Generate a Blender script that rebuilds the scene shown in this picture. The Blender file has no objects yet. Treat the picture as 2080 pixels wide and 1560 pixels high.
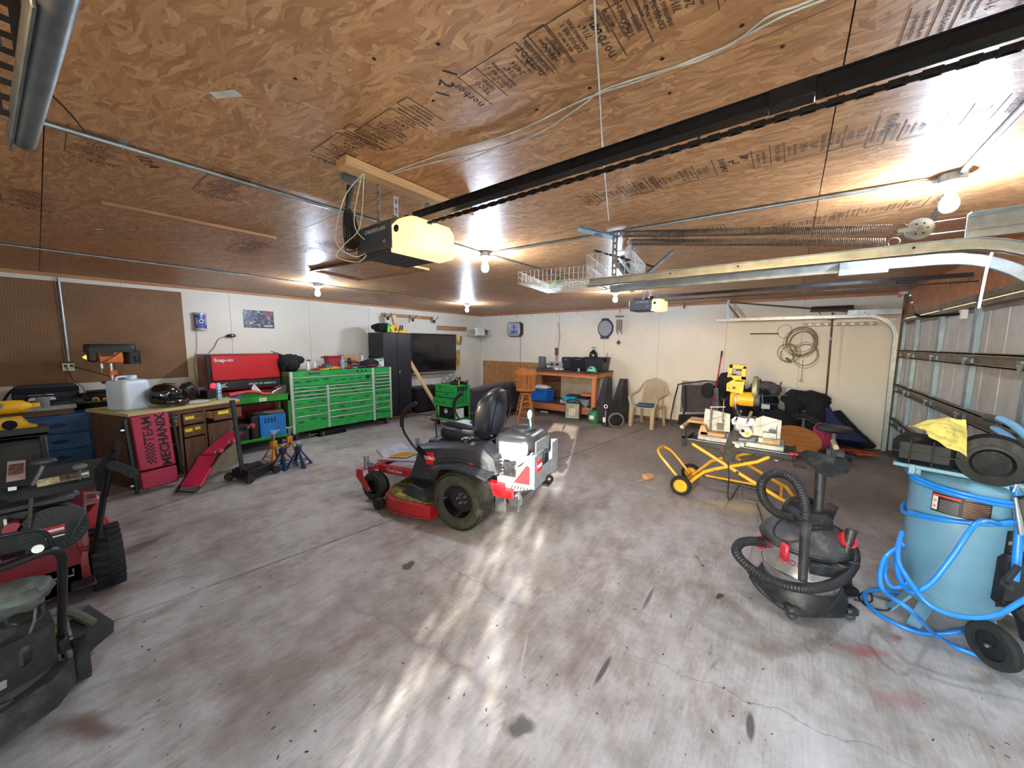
import bpy, math, random
from mathutils import Vector, Matrix, noise
random.seed(7)
SC=bpy.context.scene; COL=SC.collection
D2=math.radians
# ---------------------------------------------------------------- camera, sky, sun, exposure
FPX=735.0; H=1.70
def _n(v): return v.normalized()
_vx=_n(Vector((1607-1040,702-780,FPX))); _vy=Vector((88-1040,691-780,FPX)); _vy=_n(_vy-_vx*_vx.dot(_vy)); _vz=_vx.cross(_vy)
if _vz.y>0: _vz=-_vz
RW=Matrix((_vx,_vy,_vz))            # rows: world axes written in camera axes (x right, y down, z forward)
cd=bpy.data.cameras.new('camera'); cam=bpy.data.objects.new('camera',cd); COL.objects.link(cam); SC.camera=cam
cd.sensor_width=36; cd.lens=36*FPX/2080; cd.clip_start=0.02
_m=RW@Matrix(((1,0,0),(0,-1,0),(0,0,-1)))
cam.matrix_world=Matrix.Translation((0,0,H))@_m.to_4x4()
SC.view_settings.view_transform='Standard'; SC.view_settings.look='None'; SC.view_settings.gamma=1
SC.view_settings.use_curve_mapping=False
SC.view_settings.exposure=1.42
w=bpy.data.worlds.new('sky'); SC.world=w; w.use_nodes=True; nt=w.node_tree
bg=nt.nodes['Background']; sky=nt.nodes.new('ShaderNodeTexSky'); sky.sky_type='NISHITA'
sky.sun_disc=False; sky.sun_elevation=D2(14); sky.sun_rotation=D2(246); sky.air_density=1.0; sky.dust_density=.6
nt.links.new(sky.outputs[0],bg.inputs[0]); bg.inputs[1].default_value=2.6
sd=bpy.data.lights.new('sun','SUN'); sun=bpy.data.objects.new('sun',sd); COL.objects.link(sun)
sd.energy=9.0; sd.color=(1,.95,.86); sd.angle=D2(.6)
SUNV=Vector((.912,.405,-math.tan(D2(14.5)))).normalized()
sun.rotation_euler=SUNV.to_track_quat('-Z','Y').to_euler(); sun.location=(-4,-2,3)
BULB=520.0
pl=bpy.data.lights.new('doorway_portal','AREA'); pl.shape='RECTANGLE'; pl.size=.85; pl.size_y=2.1
po=bpy.data.objects.new('doorway_portal',pl); COL.objects.link(po); po.location=(-.9,.42,1.05)
po.rotation_euler=Vector((1,0,0)).to_track_quat('-Z','Y').to_euler(); pl.cycles.is_portal=True
# ---------------------------------------------------------------- materials
def lin(c): 
    c=c/255.0
    return c/12.92 if c<=.04045 else ((c+.055)/1.055)**2.4
def rgb(t): return (lin(t[0]),lin(t[1]),lin(t[2]),1)
_mc={}
class NT:
    def __init__(s,name):
        s.m=bpy.data.materials.new(name); s.m.use_nodes=True; s.t=s.m.node_tree; s.b=s.t.nodes['Principled BSDF']
    def n(s,typ,**k):
        a=s.t.nodes.new(typ)
        for q,v in k.items():
            if q.startswith('i_'):
                kk=q[2:]; kk=int(kk) if kk.isdigit() else kk
                a.inputs[kk].default_value=v
            else: setattr(a,q,v)
        return a
    def l(s,a,b): s.t.links.new(a,b)
    def math(s,op,a,b=None,c=None,clamp=False):
        q=s.n('ShaderNodeMath',operation=op,use_clamp=clamp)
        for i,v in enumerate((a,b,c)):
            if v is None: continue
            if isinstance(v,(int,float)): q.inputs[i].default_value=v
            else: s.l(v,q.inputs[i])
        return q.outputs[0]
    def mix(s,f,a,b,mode='MIX'):
        q=s.n('ShaderNodeMix',data_type='RGBA',blend_type=mode)
        for i,v in ((0,f),(6,a),(7,b)):
            if isinstance(v,(int,float)): q.inputs[i].default_value=v
            elif isinstance(v,tuple): q.inputs[i].default_value=v
            else: s.l(v,q.inputs[i])
        return q.outputs[2]
    def ramp(s,f,stops):
        q=s.n('ShaderNodeValToRGB'); e=q.color_ramp.elements
        while len(e)<len(stops): e.new(.5)
        for k,(p,c) in enumerate(stops): e[k].position=p; e[k].color=c if len(c)==4 else rgb(c)
        s.l(f,q.inputs[0]); return q.outputs[0]
    def noise(s,vec,scale,det=4,rough=.6):
        q=s.n('ShaderNodeTexNoise'); q.inputs['Scale'].default_value=scale; q.inputs['Detail'].default_value=det; q.inputs['Roughness'].default_value=rough
        s.l(vec,q.inputs['Vector']); return q.outputs[0]
    def mapping(s,vec,sc=(1,1,1),rot=(0,0,0),loc=(0,0,0)):
        q=s.n('ShaderNodeMapping'); q.inputs[3].default_value=sc; q.inputs[2].default_value=rot; q.inputs[1].default_value=loc
        s.l(vec,q.inputs[0]); return q.outputs[0]
    def bump(s,h,d=.002,st=.5):
        q=s.n('ShaderNodeBump'); q.inputs['Distance'].default_value=d; q.inputs['Strength'].default_value=st
        s.l(h,q.inputs['Height']); s.l(q.outputs[0],s.b.inputs['Normal'])
def mt(name,c,rough=.55,metal=0,var=.12,scale=9,bump=0,emit=0,coat=0,alpha=1,trans=0,spec=.5,dirt=None):
    if name in _mc: return _mc[name]
    k=NT(name); b=k.b
    b.inputs['Roughness'].default_value=rough; b.inputs['Metallic'].default_value=metal
    b.inputs['Specular IOR Level'].default_value=spec
    geo=k.n('ShaderNodeNewGeometry'); pos=geo.outputs['Position']
    nz=k.noise(pos,scale)
    c0=tuple(max(0,x*(1-var)) for x in c); c1=tuple(min(255,x*(1+var)) for x in c)
    col=k.ramp(nz,[(.3,c0),(.7,c1)])
    if dirt:
        f=k.ramp(k.noise(pos,dirt[1],6,.7),[(.5,(0,0,0,1)),(.68,(1,1,1,1))]); 
        col=k.mix(k.math('MULTIPLY',f,dirt[2] if len(dirt)>2 else .8),col,rgb(dirt[0]))
    k.l(col,b.inputs['Base Color'])
    if bump: k.bump(k.noise(pos,bump,5),.004,.6)
    else:
        rr=k.ramp(k.noise(pos,scale*3),[(.3,(max(0,rough-.06),)*3+(1,)),(.7,(min(1,rough+.08),)*3+(1,))]); k.l(rr,b.inputs['Roughness'])
    if emit: b.inputs['Emission Color'].default_value=rgb(c); b.inputs['Emission Strength'].default_value=emit
    if coat: b.inputs['Coat Weight'].default_value=coat; b.inputs['Coat Roughness'].default_value=.08
    if alpha<1: b.inputs['Alpha'].default_value=alpha
    if trans: b.inputs['Transmission Weight'].default_value=trans
    _mc[name]=k.m; return k.m
def osb(name,tint=(1,1,1),sc=1.0,seed=0,swap=False):
    k=NT(name); geo=k.n('ShaderNodeNewGeometry'); _P=geo.outputs['Position']
    if swap:
        _s=k.n('ShaderNodeSeparateXYZ'); k.l(_P,_s.inputs[0]); _c=k.n('ShaderNodeCombineXYZ'); k.l(_s.outputs[0 if swap=='xz' else 1],_c.inputs[0]); k.l(_s.outputs[2],_c.inputs[1]); _P=_c.outputs[0]
    pos=k.mapping(_P,(1,1,1),(0,0,0),(seed,seed*.7,0))
    wv=k.n('ShaderNodeTexNoise',i_Scale=5.0,i_Detail=2.0); k.l(pos,wv.inputs['Vector'])
    add=k.n('ShaderNodeVectorMath',operation='SCALE'); k.l(wv.outputs['Color'],add.inputs[0]); add.inputs['Scale'].default_value=.09
    ad2=k.n('ShaderNodeVectorMath',operation='ADD'); k.l(pos,ad2.inputs[0]); k.l(add.outputs[0],ad2.inputs[1]); p=ad2.outputs[0]
    res=None; hh=None
    for i,(a,sx,sy) in enumerate(((88,10,34),(60,9,38),(118,11,42),(20,12,38),(100,9,48),(76,9,60))):
        mp=k.mapping(p,(sx*sc,sy*sc,0.0),(0,0,0)); 
        # rotate first, then stretch
        r=k.n('ShaderNodeVectorRotate',rotation_type='Z_AXIS'); r.inputs['Angle'].default_value=D2(a); k.l(p,r.inputs['Vector'])
        mp=k.mapping(r.outputs[0],(sx*sc,sy*sc,0.0),(0,0,0),(i*3.3,i*1.7,0))
        v=k.n('ShaderNodeTexVoronoi',i_Scale=1.0); v.feature='F1'; k.l(mp,v.inputs['Vector'])
        sp=k.n('ShaderNodeSeparateColor'); k.l(v.outputs['Color'],sp.inputs[0])
        gr=k.noise(k.mapping(r.outputs[0],(9*sc,120*sc,1)),1.0,3)
        t=k.math('ADD',k.math('MULTIPLY',sp.outputs[0],.42),k.math('MULTIPLY',gr,.55))
        if res is None: res=t
        else:
            f=k.math('GREATER_THAN',sp.outputs[1],.5+.03*i); q=k.n('ShaderNodeMix',data_type='FLOAT'); k.l(f,q.inputs[0]); k.l(res,q.inputs[2]); k.l(t,q.inputs[3]); res=q.outputs[0]
    big=k.noise(pos,1.3,3); res=k.math('ADD',k.math('MULTIPLY',res,.8),k.math('MULTIPLY',big,.24))
    T=lambda c:tuple(min(255,c[j]*tint[j]) for j in range(3))
    col=k.ramp(res,[(.2,T((142,102,70))),(.42,T((170,127,88))),(.58,T((190,148,106))),(.8,T((218,182,140)))])
    fl=k.ramp(k.noise(k.mapping(p,(34,9,1)),1.0,4,.75),[(.66,(0,0,0,1)),(.74,(1,1,1,1))])
    col=k.mix(k.math('MULTIPLY',fl,.4),col,rgb(T((96,58,34))))
    k.l(col,k.b.inputs['Base Color']); k.b.inputs['Roughness'].default_value=.42
    k.bump(res,.0025,.55); _mc[name]=k.m; return k.m
def wood(name,c,c2,axis=0,rough=.55,sc=1.0):
    if name in _mc: return _mc[name]
    k=NT(name); geo=k.n('ShaderNodeNewGeometry'); s=[26*sc,26*sc,26*sc]; s[axis]=1.6*sc
    p=k.mapping(geo.outputs['Position'],tuple(s)); a=k.noise(p,1.0,6,.6); b2=k.noise(k.mapping(geo.outputs['Position'],tuple(x*4 for x in s)),1.0,3)
    col=k.ramp(k.math('ADD',k.math('MULTIPLY',a,.75),k.math('MULTIPLY',b2,.25)),[(.35,c2),(.62,c)])
    k.l(col,k.b.inputs['Base Color']); k.b.inputs['Roughness'].default_value=rough; k.bump(a,.001,.3); _mc[name]=k.m; return k.m
# ---------------------------------------------------------------- mesh builder
class G:
    def __init__(s): s.v=[]; s.f=[]; s.mi=[]; s.cur=0
    def add(s,vs,fs,M=None):
        o=len(s.v); s.v+= [tuple(M@Vector(v)) if M is not None else tuple(v) for v in vs]
        s.f+=[tuple(i+o for i in f) for f in fs]; s.mi+=[s.cur]*len(fs); return s
    def box(s,x0,x1,y0,y1,z0,z1,b=0,M=None):
        if x0>x1:x0,x1=x1,x0
        if y0>y1:y0,y1=y1,y0
        if z0>z1:z0,z1=z1,z0
        b=min(b,(x1-x0)*.45,(y1-y0)*.45,(z1-z0)*.45)
        if b<=0:
            vs=[(x,y,z) for z in (z0,z1) for y in (y0,y1) for x in (x0,x1)]
            return s.add(vs,[(0,2,3,1),(4,5,7,6),(0,1,5,4),(2,6,7,3),(0,4,6,2),(1,3,7,5)],M)
        vs=[];idx={}
        for i,x in enumerate((x0,x1)):
            for j,y in enumerate((y0,y1)):
                for q,z in enumerate((z0,z1)):
                    xi=x+b*(1-2*i); yi=y+b*(1-2*j); zi=z+b*(1-2*q)
                    for a,p in enumerate(((x,yi,zi),(xi,y,zi),(xi,yi,z))): idx[i,j,q,a]=len(vs); vs.append(p)
        fs=[]
        for i in (0,1): fs.append([idx[i,j,q,0] for j,q in ((0,0),(1,0),(1,1),(0,1))][::1 if i else -1])
        for j in (0,1): fs.append([idx[i,j,q,1] for i,q in ((0,0),(1,0),(1,1),(0,1))][::-1 if j else 1])
        for q in (0,1): fs.append([idx[i,j,q,2] for i,j in ((0,0),(1,0),(1,1),(0,1))][::1 if q else -1])
        for i in (0,1):
            for j in (0,1): fs.append([idx[i,j,0,0],idx[i,j,1,0],idx[i,j,1,1],idx[i,j,0,1]][::1 if i!=j else -1])
            for q in (0,1): fs.append([idx[i,0,q,0],idx[i,0,q,2],idx[i,1,q,2],idx[i,1,q,0]][::1 if i!=q else -1])
        for j in (0,1):
            for q in (0,1): fs.append([idx[0,j,q,1],idx[0,j,q,2],idx[1,j,q,2],idx[1,j,q,1]][::-1 if j!=q else 1])
        for i in (0,1):
            for j in (0,1):
                for q in (0,1): fs.append([idx[i,j,q,a] for a in (0,1,2)][::1 if (i+j+q)%2 else -1])
        return s.add(vs,[tuple(f) for f in fs],M)
    def cb(s,cx,cy,cz,sx,sy,sz,b=0,M=None): return s.box(cx-sx/2,cx+sx/2,cy-sy/2,cy+sy/2,cz-sz/2,cz+sz/2,b,M)
    def beam(s,p0,p1,w,h,b=0,roll=0):
        p0=Vector(p0);p1=Vector(p1);d=p1-p0;L=d.length
        M=Matrix.Translation(p0)@d.to_track_quat('X','Z').to_matrix().to_4x4()@Matrix.Rotation(roll,4,'X')
        return s.box(0,L,-w/2,w/2,-h/2,h/2,b,M)
    def tube(s,pts,r,n=8,closed=False,cap=True,sm=0,flat=1):
        pts=[Vector(p) for p in pts]
        if sm:
            P=pts; out=[]; rs=[] ; N=len(P); rr=r if isinstance(r,(list,tuple)) else [r]*N
            rng=range(N if closed else N-1)
            for i in rng:
                a,b,c,d=(P[(i-1)%N] if closed or i else P[0]),P[i],P[(i+1)%N],(P[(i+2)%N] if closed or i+2<N else P[-1])
                for k in range(sm):
                    t=k/sm; out.append(.5*((2*b)+(c-a)*t+(2*a-5*b+4*c-d)*t*t+(3*b-a-3*c+d)*t**3)); rs.append(rr[i]*(1-t)+rr[(i+1)%N]*t)
            if not closed: out.append(P[-1]); rs.append(rr[-1])
            pts=out; r=rs
        N=len(pts); rr=r if isinstance(r,(list,tuple)) else [r]*N
        tg=[]
        for i in range(N):
            a=pts[(i-1)%N] if closed or i>0 else pts[i]; b=pts[(i+1)%N] if closed or i<N-1 else pts[i]
            d=b-a; tg.append(d.normalized() if d.length>1e-9 else Vector((0,0,1)))
        u=tg[0].orthogonal().normalized(); vs=[]
        if abs(tg[0].z)<.9: u=Vector((0,0,1)).cross(tg[0]).normalized()
        for i in range(N):
            u=(u-tg[i]*u.dot(tg[i])); u=u.normalized() if u.length>1e-6 else tg[i].orthogonal().normalized(); v=tg[i].cross(u)
            for k in range(n):
                a=2*math.pi*k/n+(math.pi/4 if n==4 else 0); vs.append(pts[i]+(u*math.cos(a)+v*math.sin(a)*flat)*rr[i])
        fs=[]
        for i in range(N if closed else N-1):
            j=(i+1)%N
            for k in range(n): fs.append((i*n+k,i*n+(k+1)%n,j*n+(k+1)%n,j*n+k))
        if cap and not closed: fs+=[tuple(range(n))[::-1],tuple((N-1)*n+k for k in range(n))]
        return s.add(vs,fs)
    def cyl(s,p0,p1,r0,r1=None,n=14): return s.tube([p0,p1],[r0,r0 if r1 is None else r1],n)
    def lathe(s,prof,n=20,M=None,ang=2*math.pi):
        N=len(prof); vs=[]; full=abs(ang-2*math.pi)<1e-6; m=n if full else n+1
        for r,z in prof:
            for k in range(m): a=ang*k/n; vs.append((r*math.cos(a),r*math.sin(a),z))
        fs=[]
        for i in range(N-1):
            for k in range(n): fs.append((i*m+k,i*m+(k+1)%m,(i+1)*m+(k+1)%m,(i+1)*m+k))
        if full and tuple(prof[0])!=tuple(prof[-1]):
            if prof[0][0]>1e-6: fs.append(tuple(range(m))[::-1])
            if prof[-1][0]>1e-6: fs.append(tuple((N-1)*m+k for k in range(m)))
        return s.add(vs,fs,M)
    def ball(s,c,rx,ry=None,rz=None,n=12,M=None,p=2.0):
        ry=rx if ry is None else ry; rz=rx if rz is None else rz; vs=[];h=n//2+1; m=Matrix.Translation(c)@M if M is not None else Matrix.Translation(c)
        sg=lambda x:math.copysign(abs(x)**(2/p),x)
        for i in range(h+1):
            t=math.pi*i/h-math.pi/2
            for k in range(n): a=2*math.pi*k/n; vs.append((rx*sg(math.cos(t))*sg(math.cos(a)),ry*sg(math.cos(t))*sg(math.sin(a)),rz*sg(math.sin(t))))
        fs=[(i*n+k,i*n+(k+1)%n,(i+1)*n+(k+1)%n,(i+1)*n+k) for i in range(h) for k in range(n)]
        return s.add(vs,fs,m)
    def prism(s,poly,h0,h1,ax='z',M=None):
        f={'z':lambda a,b,h:(a,b,h),'y':lambda a,b,h:(a,h,b),'x':lambda a,b,h:(h,a,b)}[ax]; n=len(poly)
        A=sum(poly[i][0]*poly[(i+1)%n][1]-poly[(i+1)%n][0]*poly[i][1] for i in range(n))
        if A<0: poly=poly[::-1]
        vs=[f(a,b,h0) for a,b in poly]+[f(a,b,h1) for a,b in poly]
        fl=(h1>h0)!=(ax=='y')
        fs=[tuple(range(n))[::-1],tuple(range(n,2*n))]+[(i,(i+1)%n,n+(i+1)%n,n+i) for i in range(n)]
        if not fl: fs=[q[::-1] for q in fs]
        return s.add(vs,fs,M)
    def grid(s,fn,nu,nv,thick=0,M=None):
        vs=[fn(i/nu,j/nv) for j in range(nv+1) for i in range(nu+1)]; W=nu+1
        fs=[(j*W+i,j*W+i+1,(j+1)*W+i+1,(j+1)*W+i) for j in range(nv) for i in range(nu)]
        if thick:
            o=len(vs); vs+=[(v[0],v[1],v[2]-thick) for v in vs]; fs+=[tuple(q+o for q in f[::-1]) for f in fs]
            ring=[i for i in range(W)]+[j*W+nu for j in range(1,nv+1)]+[nv*W+i for i in range(nu-1,-1,-1)]+[j*W for j in range(nv-1,0,-1)]
            for a,b in zip(ring,ring[1:]+ring[:1]): fs.append((b,a,a+o,b+o))
        return s.add(vs,fs,M)
    def torus(s,c,R,r,ax='z',n=20,m=8):
        c=Vector(c); q={'z':lambda a:Vector((math.cos(a),math.sin(a),0)),'y':lambda a:Vector((math.cos(a),0,math.sin(a))),'x':lambda a:Vector((0,math.cos(a),math.sin(a)))}[ax]
        return s.tube([c+q(2*math.pi*k/n)*R for k in range(n)],r,m,closed=True)
    def cloth(s,c,rx,ry,rz,amp=.25,fr=3,n=18,seed=0,base=None,p=2.2):
        o=len(s.v); s.ball(c,rx,ry,rz,int(n*1.7)//2*2,p=p)
        for i in range(o,len(s.v)):
            v=Vector(s.v[i]); d=v-Vector(c); w=v+Vector((seed,seed*.7,0)); R=max(rx,ry,rz)
            k=1+amp*noise.noise(w*fr*.8)+.30*(abs(noise.noise(w*(1.7/R)))-.25)+.16*(abs(noise.noise(w*(4.2/R)))-.22)
            q=Vector(c)+d*k
            if base is not None: q.z=max(q.z,base)
            s.v[i]=tuple(q)
        return s
    def mesh(s,name,mats):
        me=bpy.data.meshes.new(name); me.from_pydata(s.v,[],s.f)
        for m in (mats if isinstance(mats,(list,tuple)) else [mats]): me.materials.append(m)
        if s.cur or any(s.mi): me.polygons.foreach_set('material_index',s.mi)
        me.shade_smooth(); me.set_sharp_from_angle(angle=D2(38)); me.update(); return me
def RZ(a): return Matrix.Rotation(D2(a),4,'Z')
def RX(a): return Matrix.Rotation(D2(a),4,'X')
def RY(a): return Matrix.Rotation(D2(a),4,'Y')
def TR(x,y,z): return Matrix.Translation((x,y,z))
def part(name,g,m,par=None,label=None,loc=None,rot=None,kind=None):
    o=bpy.data.objects.new(name,g.mesh(name,m) if isinstance(g,G) else g); COL.objects.link(o)
    if par is not None: o.parent=par
    if loc: o.location=loc
    if rot: o.rotation_euler=[D2(a) for a in rot]
    if label: o['label']=label
    if kind: o['kind']=kind
    return o
def tag(o,label,cat,group=None):
    o['label']=label; o['category']=cat
    if group: o['group']=group
    return o
def thing(name,label,cat,loc=(0,0,0),rz=0,group=None):
    o=bpy.data.objects.new(name,None); COL.objects.link(o); o.empty_display_size=.1; o.location=loc; o.rotation_euler=(0,0,D2(rz)); return tag(o,label,cat,group)
def solo(name,label,cat,g,m,loc=None,rot=None,group=None): return tag(part(name,g,m,None,None,loc,rot),label,cat,group)
def struct(name,g,m,loc=None): return part(name,g,m,None,None,loc,None,'structure')
def dup(o,par=None,loc=None,rz=None,label=None):
    c=o.copy(); COL.objects.link(c); c.parent=par
    if loc is not None: c.location=loc
    if rz is not None: c.rotation_euler=(0,0,D2(rz))
    if label: c['label']=label
    for ch in list(o.children): dup(ch,c)
    return c
def ltext(txt,size,m,par,loc,rot=(90,0,0),name='lettering',ex=.0006,sx=1.0,align='CENTER',bold=0.0):
    cu=bpy.data.curves.new('t','FONT'); cu.body=txt; cu.size=size; cu.extrude=ex; cu.align_x=align; cu.align_y='CENTER'; cu.resolution_u=2; cu.offset=bold
    to=bpy.data.objects.new('t',cu); COL.objects.link(to); dg=bpy.context.evaluated_depsgraph_get(); me=bpy.data.meshes.new_from_object(to.evaluated_get(dg)); 
    bpy.data.objects.remove(to); bpy.data.curves.remove(cu); me.materials.clear(); me.materials.append(m); me.name=name
    o=bpy.data.objects.new(name,me); COL.objects.link(o); o.location=loc; o.rotation_euler=[D2(a) for a in rot]; o.scale=(sx,1,1)
    if par is not None: o.parent=par
    return o
def reparent(o,par):
    o.parent=par; o.matrix_parent_inverse=Matrix.LocRotScale(par.location,par.rotation_euler,None).inverted()
    for k in ('label','category','group'):
        if k in o: del o[k]
    return o
# pixel -> point on a real plane of the room
def _ray(px,py): return RW@Vector((px-1040,py-780,FPX))
def atz(px,py,z=0.0): d=_ray(px,py); return Vector((0,0,H))+d*((z-H)/d.z)
def atx(px,py,x): d=_ray(px,py); return Vector((0,0,H))+d*(x/d.x)
def aty(px,py,y): d=_ray(px,py); return Vector((0,0,H))+d*(y/d.y)
# common materials
GALV=mt('galvanised_steel',(168,178,182),.36,.85,.1,14); GALVD=mt('dull_galvanised',(140,150,156),.5,.7,.12,20)
BLK=mt('black_plastic',(24,24,27),.42,0,.2,12); BLKM=mt('black_metal',(20,20,22),.35,.3,.2,15); RUB=mt('tyre_rubber',(26,26,26),.85,0,.25,20,bump=60)
CHR=mt('chrome',(205,208,212),.18,1,.05,9); WHT=mt('white_plastic',(222,222,216),.4,0,.05,9); STEEL=mt('bare_steel',(150,152,155),.35,.9,.1,20)
PINE=wood('pine_x',(214,172,118),(188,140,88),0); PINEY=wood('pine_y',(214,172,118),(188,140,88),1); PINEZ=wood('pine_z',(222,186,136),(198,156,106),2)
GRN=mt('green_enamel',(34,156,66),.38,.0,.08,5,coat=.3,dirt=((28,110,50),6,.4)); RED=mt('red_enamel',(176,24,34),.35,0,.1,6,coat=.3)
DARK=mt('dark_void',(9,9,10),.8); INK=mt('black_print',(22,20,20),.7,0,.1); CLOTHK=mt('black_cloth',(20,20,23),.95,0,.4,20,bump=90)
YEL=mt('yellow_plastic',(236,178,22),.42,0,.08,9); BLU=mt('blue_plastic',(20,92,178),.45,0,.1,9); GREY=mt('grey_plastic',(108,112,114),.5,0,.12,10)
CARD=mt('cardboard',(176,142,102),.8,0,.1,8); CREAM=mt('cream_plastic',(214,204,176),.5,0,.08)
# ================================================================ the room
X0,X1,YC,YA,CH=-.85,8.35,-1.38,7.62,2.56
def floor_mat():
    k=NT('concrete'); geo=k.n('ShaderNodeNewGeometry'); p=geo.outputs['Position']
    a=k.noise(p,.9,5,.6); b=k.noise(p,7,6,.65); c=k.noise(k.mapping(p,(5,70,1),(0,0,D2(12))),1.0,4,.7); d=k.noise(p,160,3,.7)
    v=k.math('ADD',k.math('ADD',k.math('MULTIPLY',a,.5),k.math('MULTIPLY',b,.3)),k.math('ADD',k.math('MULTIPLY',c,.16),k.math('MULTIPLY',d,.12)))
    col=k.ramp(v,[(.36,(96,88,82)),(.48,(142,136,130)),(.58,(172,168,164)),(.72,(198,196,194))])
    # brown rust and dirt blotches
    f=k.ramp(k.noise(k.mapping(p,(1.2,2.6,1),(0,0,D2(-20)),(3,1,0)),1.0,6,.75),[(.5,(0,0,0,1)),(.7,(1,1,1,1))]); col=k.mix(k.math('MULTIPLY',f,.65),col,rgb((112,86,66)))
    f=k.ramp(k.noise(k.mapping(p,(3,7,1),(0,0,D2(30)),(7,2,0)),1.0,7,.8),[(.6,(0,0,0,1)),(.68,(1,1,1,1))]); col=k.mix(k.math('MULTIPLY',f,.5),col,rgb((74,64,56)))
    f=k.ramp(k.noise(k.mapping(p,(9,22,1),(0,0,D2(-40)),(1,9,0)),1.0,3,.9),[(.69,(0,0,0,1)),(.72,(1,1,1,1))]); col=k.mix(k.math('MULTIPLY',f,.6),col,rgb((50,46,42)))
    # floor turns darker brown towards larger x
    sep=k.n('ShaderNodeSeparateXYZ'); k.l(p,sep.inputs[0])
    g=k.math('MULTIPLY',k.ramp(k.math('ADD',k.math('MULTIPLY',sep.outputs[0],.125),k.math('MULTIPLY',k.math('SUBTRACT',a,.5),.5)),[(.4,(0,0,0,1)),(.7,(1,1,1,1))]),.6); col=k.mix(g,col,rgb((112,90,74)))
    wp=k.n('ShaderNodeTexNoise',i_Scale=6.0,i_Detail=5.0); k.l(p,wp.inputs['Vector'])
    wv=k.n('ShaderNodeVectorMath',operation='SCALE'); k.l(wp.outputs['Color'],wv.inputs[0]); wv.inputs['Scale'].default_value=.16
    wa=k.n('ShaderNodeVectorMath',operation='ADD'); k.l(p,wa.inputs[0]); k.l(wv.outputs[0],wa.inputs[1])
    def stain_or_light(px,py,rx,ry,ang,c,amt,soft=.5,warp=True,px2=None):
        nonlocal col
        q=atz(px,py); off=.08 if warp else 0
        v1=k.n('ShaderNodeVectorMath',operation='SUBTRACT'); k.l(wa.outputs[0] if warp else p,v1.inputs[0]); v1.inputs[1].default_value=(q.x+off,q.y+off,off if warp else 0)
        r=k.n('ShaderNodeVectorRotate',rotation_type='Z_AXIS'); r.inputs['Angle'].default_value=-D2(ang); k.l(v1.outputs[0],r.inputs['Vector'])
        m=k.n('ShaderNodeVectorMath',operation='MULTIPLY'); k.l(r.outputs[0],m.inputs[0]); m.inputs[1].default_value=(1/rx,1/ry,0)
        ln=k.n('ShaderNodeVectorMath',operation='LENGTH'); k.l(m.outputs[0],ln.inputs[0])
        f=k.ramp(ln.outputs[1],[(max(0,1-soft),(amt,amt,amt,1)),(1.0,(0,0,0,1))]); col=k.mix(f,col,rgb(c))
    def line(p0,p1,wd,c,amt,soft=.6,warp=False):
        A=atz(*p0);B=atz(*p1); q=(A+B)/2; L=(B-A).length/2; an=math.degrees(math.atan2(B.y-A.y,B.x-A.x))
        stain_or_light((p0[0]+p1[0])/2,(p0[1]+p1[1])/2,L,wd,an,c,amt,soft,warp)
    stain_or_light(1052,1476,.075,.045,-40,(76,74,64),.85,.5); stain_or_light(828,1148,.055,.04,0,(58,58,46),.9,.3); stain_or_light(1460,1211,.05,.03,0,(56,50,46),.9,.3)
    stain_or_light(1755,1322,.17,.05,-60,(150,66,72),.7,.9); stain_or_light(1822,1300,.07,.05,0,(140,66,72),.5,.9); stain_or_light(1840,1420,.2,.06,-50,(150,80,84),.4,.9)
    stain_or_light(1500,1030,.55,.22,-60,(200,180,134),.75,.9); stain_or_light(270,1115,.3,.1,20,(84,60,44),.7,.6); stain_or_light(1100,1168,.2,.08,30,(140,136,100),.5,.9)
    line((1245,1328),(1205,1395),.016,(50,48,48),.8,.4); line((1330,1190),(1305,1240),.014,(60,58,58),.7,.4); line((1524,1440),(1524,1510),.02,(44,42,42),.8,.4)
    line((760,1245),(1100,1460),.05,(96,76,70),.5,.9,True); line((1075,1270),(1050,1400),.008,(180,176,170),.8,.5); line((640,1180),(900,1330),.03,(130,110,104),.5,.9,True)
    line((820,1102),(1110,1262),.005,(96,88,82),.6,.5,True); line((1110,1262),(2070,1640),.006,(110,104,98),.5,.5,True); line((640,1185),(1000,1390),.004,(110,100,92),.5,.5,True); line((1290,880),(1160,935),.008,(70,60,52),.6,.5); line((1480,1150),(2000,1480),.006,(120,112,106),.5,.5,True)
    stain_or_light(1010,1290,.9,.10,24,(176,178,188),.35,.9); stain_or_light(560,1420,.5,.2,30,(110,96,84),.5,.8); stain_or_light(180,1480,.25,.06,-60,(90,62,48),.7,.6); stain_or_light(700,1230,.5,.12,20,(104,94,88),.4,.8); stain_or_light(1300,1040,.6,.3,0,(128,112,98),.4,.9)  # first mark paints the pale bluish daylight streak into the floor colour
    k.l(col,k.b.inputs['Base Color'])
    k.l(k.ramp(v,[(.35,(.5,.5,.5,1)),(.7,(.72,.72,.72,1))]),k.b.inputs['Roughness']); k.bump(k.math('ADD',k.math('MULTIPLY',d,.5),k.math('MULTIPLY',c,.6)),.0025,.6); return k.m
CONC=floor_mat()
fl=struct('floor',G().box(X0,X1,YC,YA,-.14,-.012),mt('joint_dirt',(58,50,44),.9))
J0=atz(220,1265); J1=atz(1200,910); js=(J1.y-J0.y)/(J1.x-J0.x); jy=lambda x:J0.y+(x-J0.x)*js
K0=atz(1290,880); gx=4.95; g=.009
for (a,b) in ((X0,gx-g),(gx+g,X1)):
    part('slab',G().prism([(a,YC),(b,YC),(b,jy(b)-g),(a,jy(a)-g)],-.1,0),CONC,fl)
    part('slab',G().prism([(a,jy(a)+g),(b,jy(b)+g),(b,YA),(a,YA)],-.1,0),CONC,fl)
dg_=G(); random.seed(11)
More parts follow.
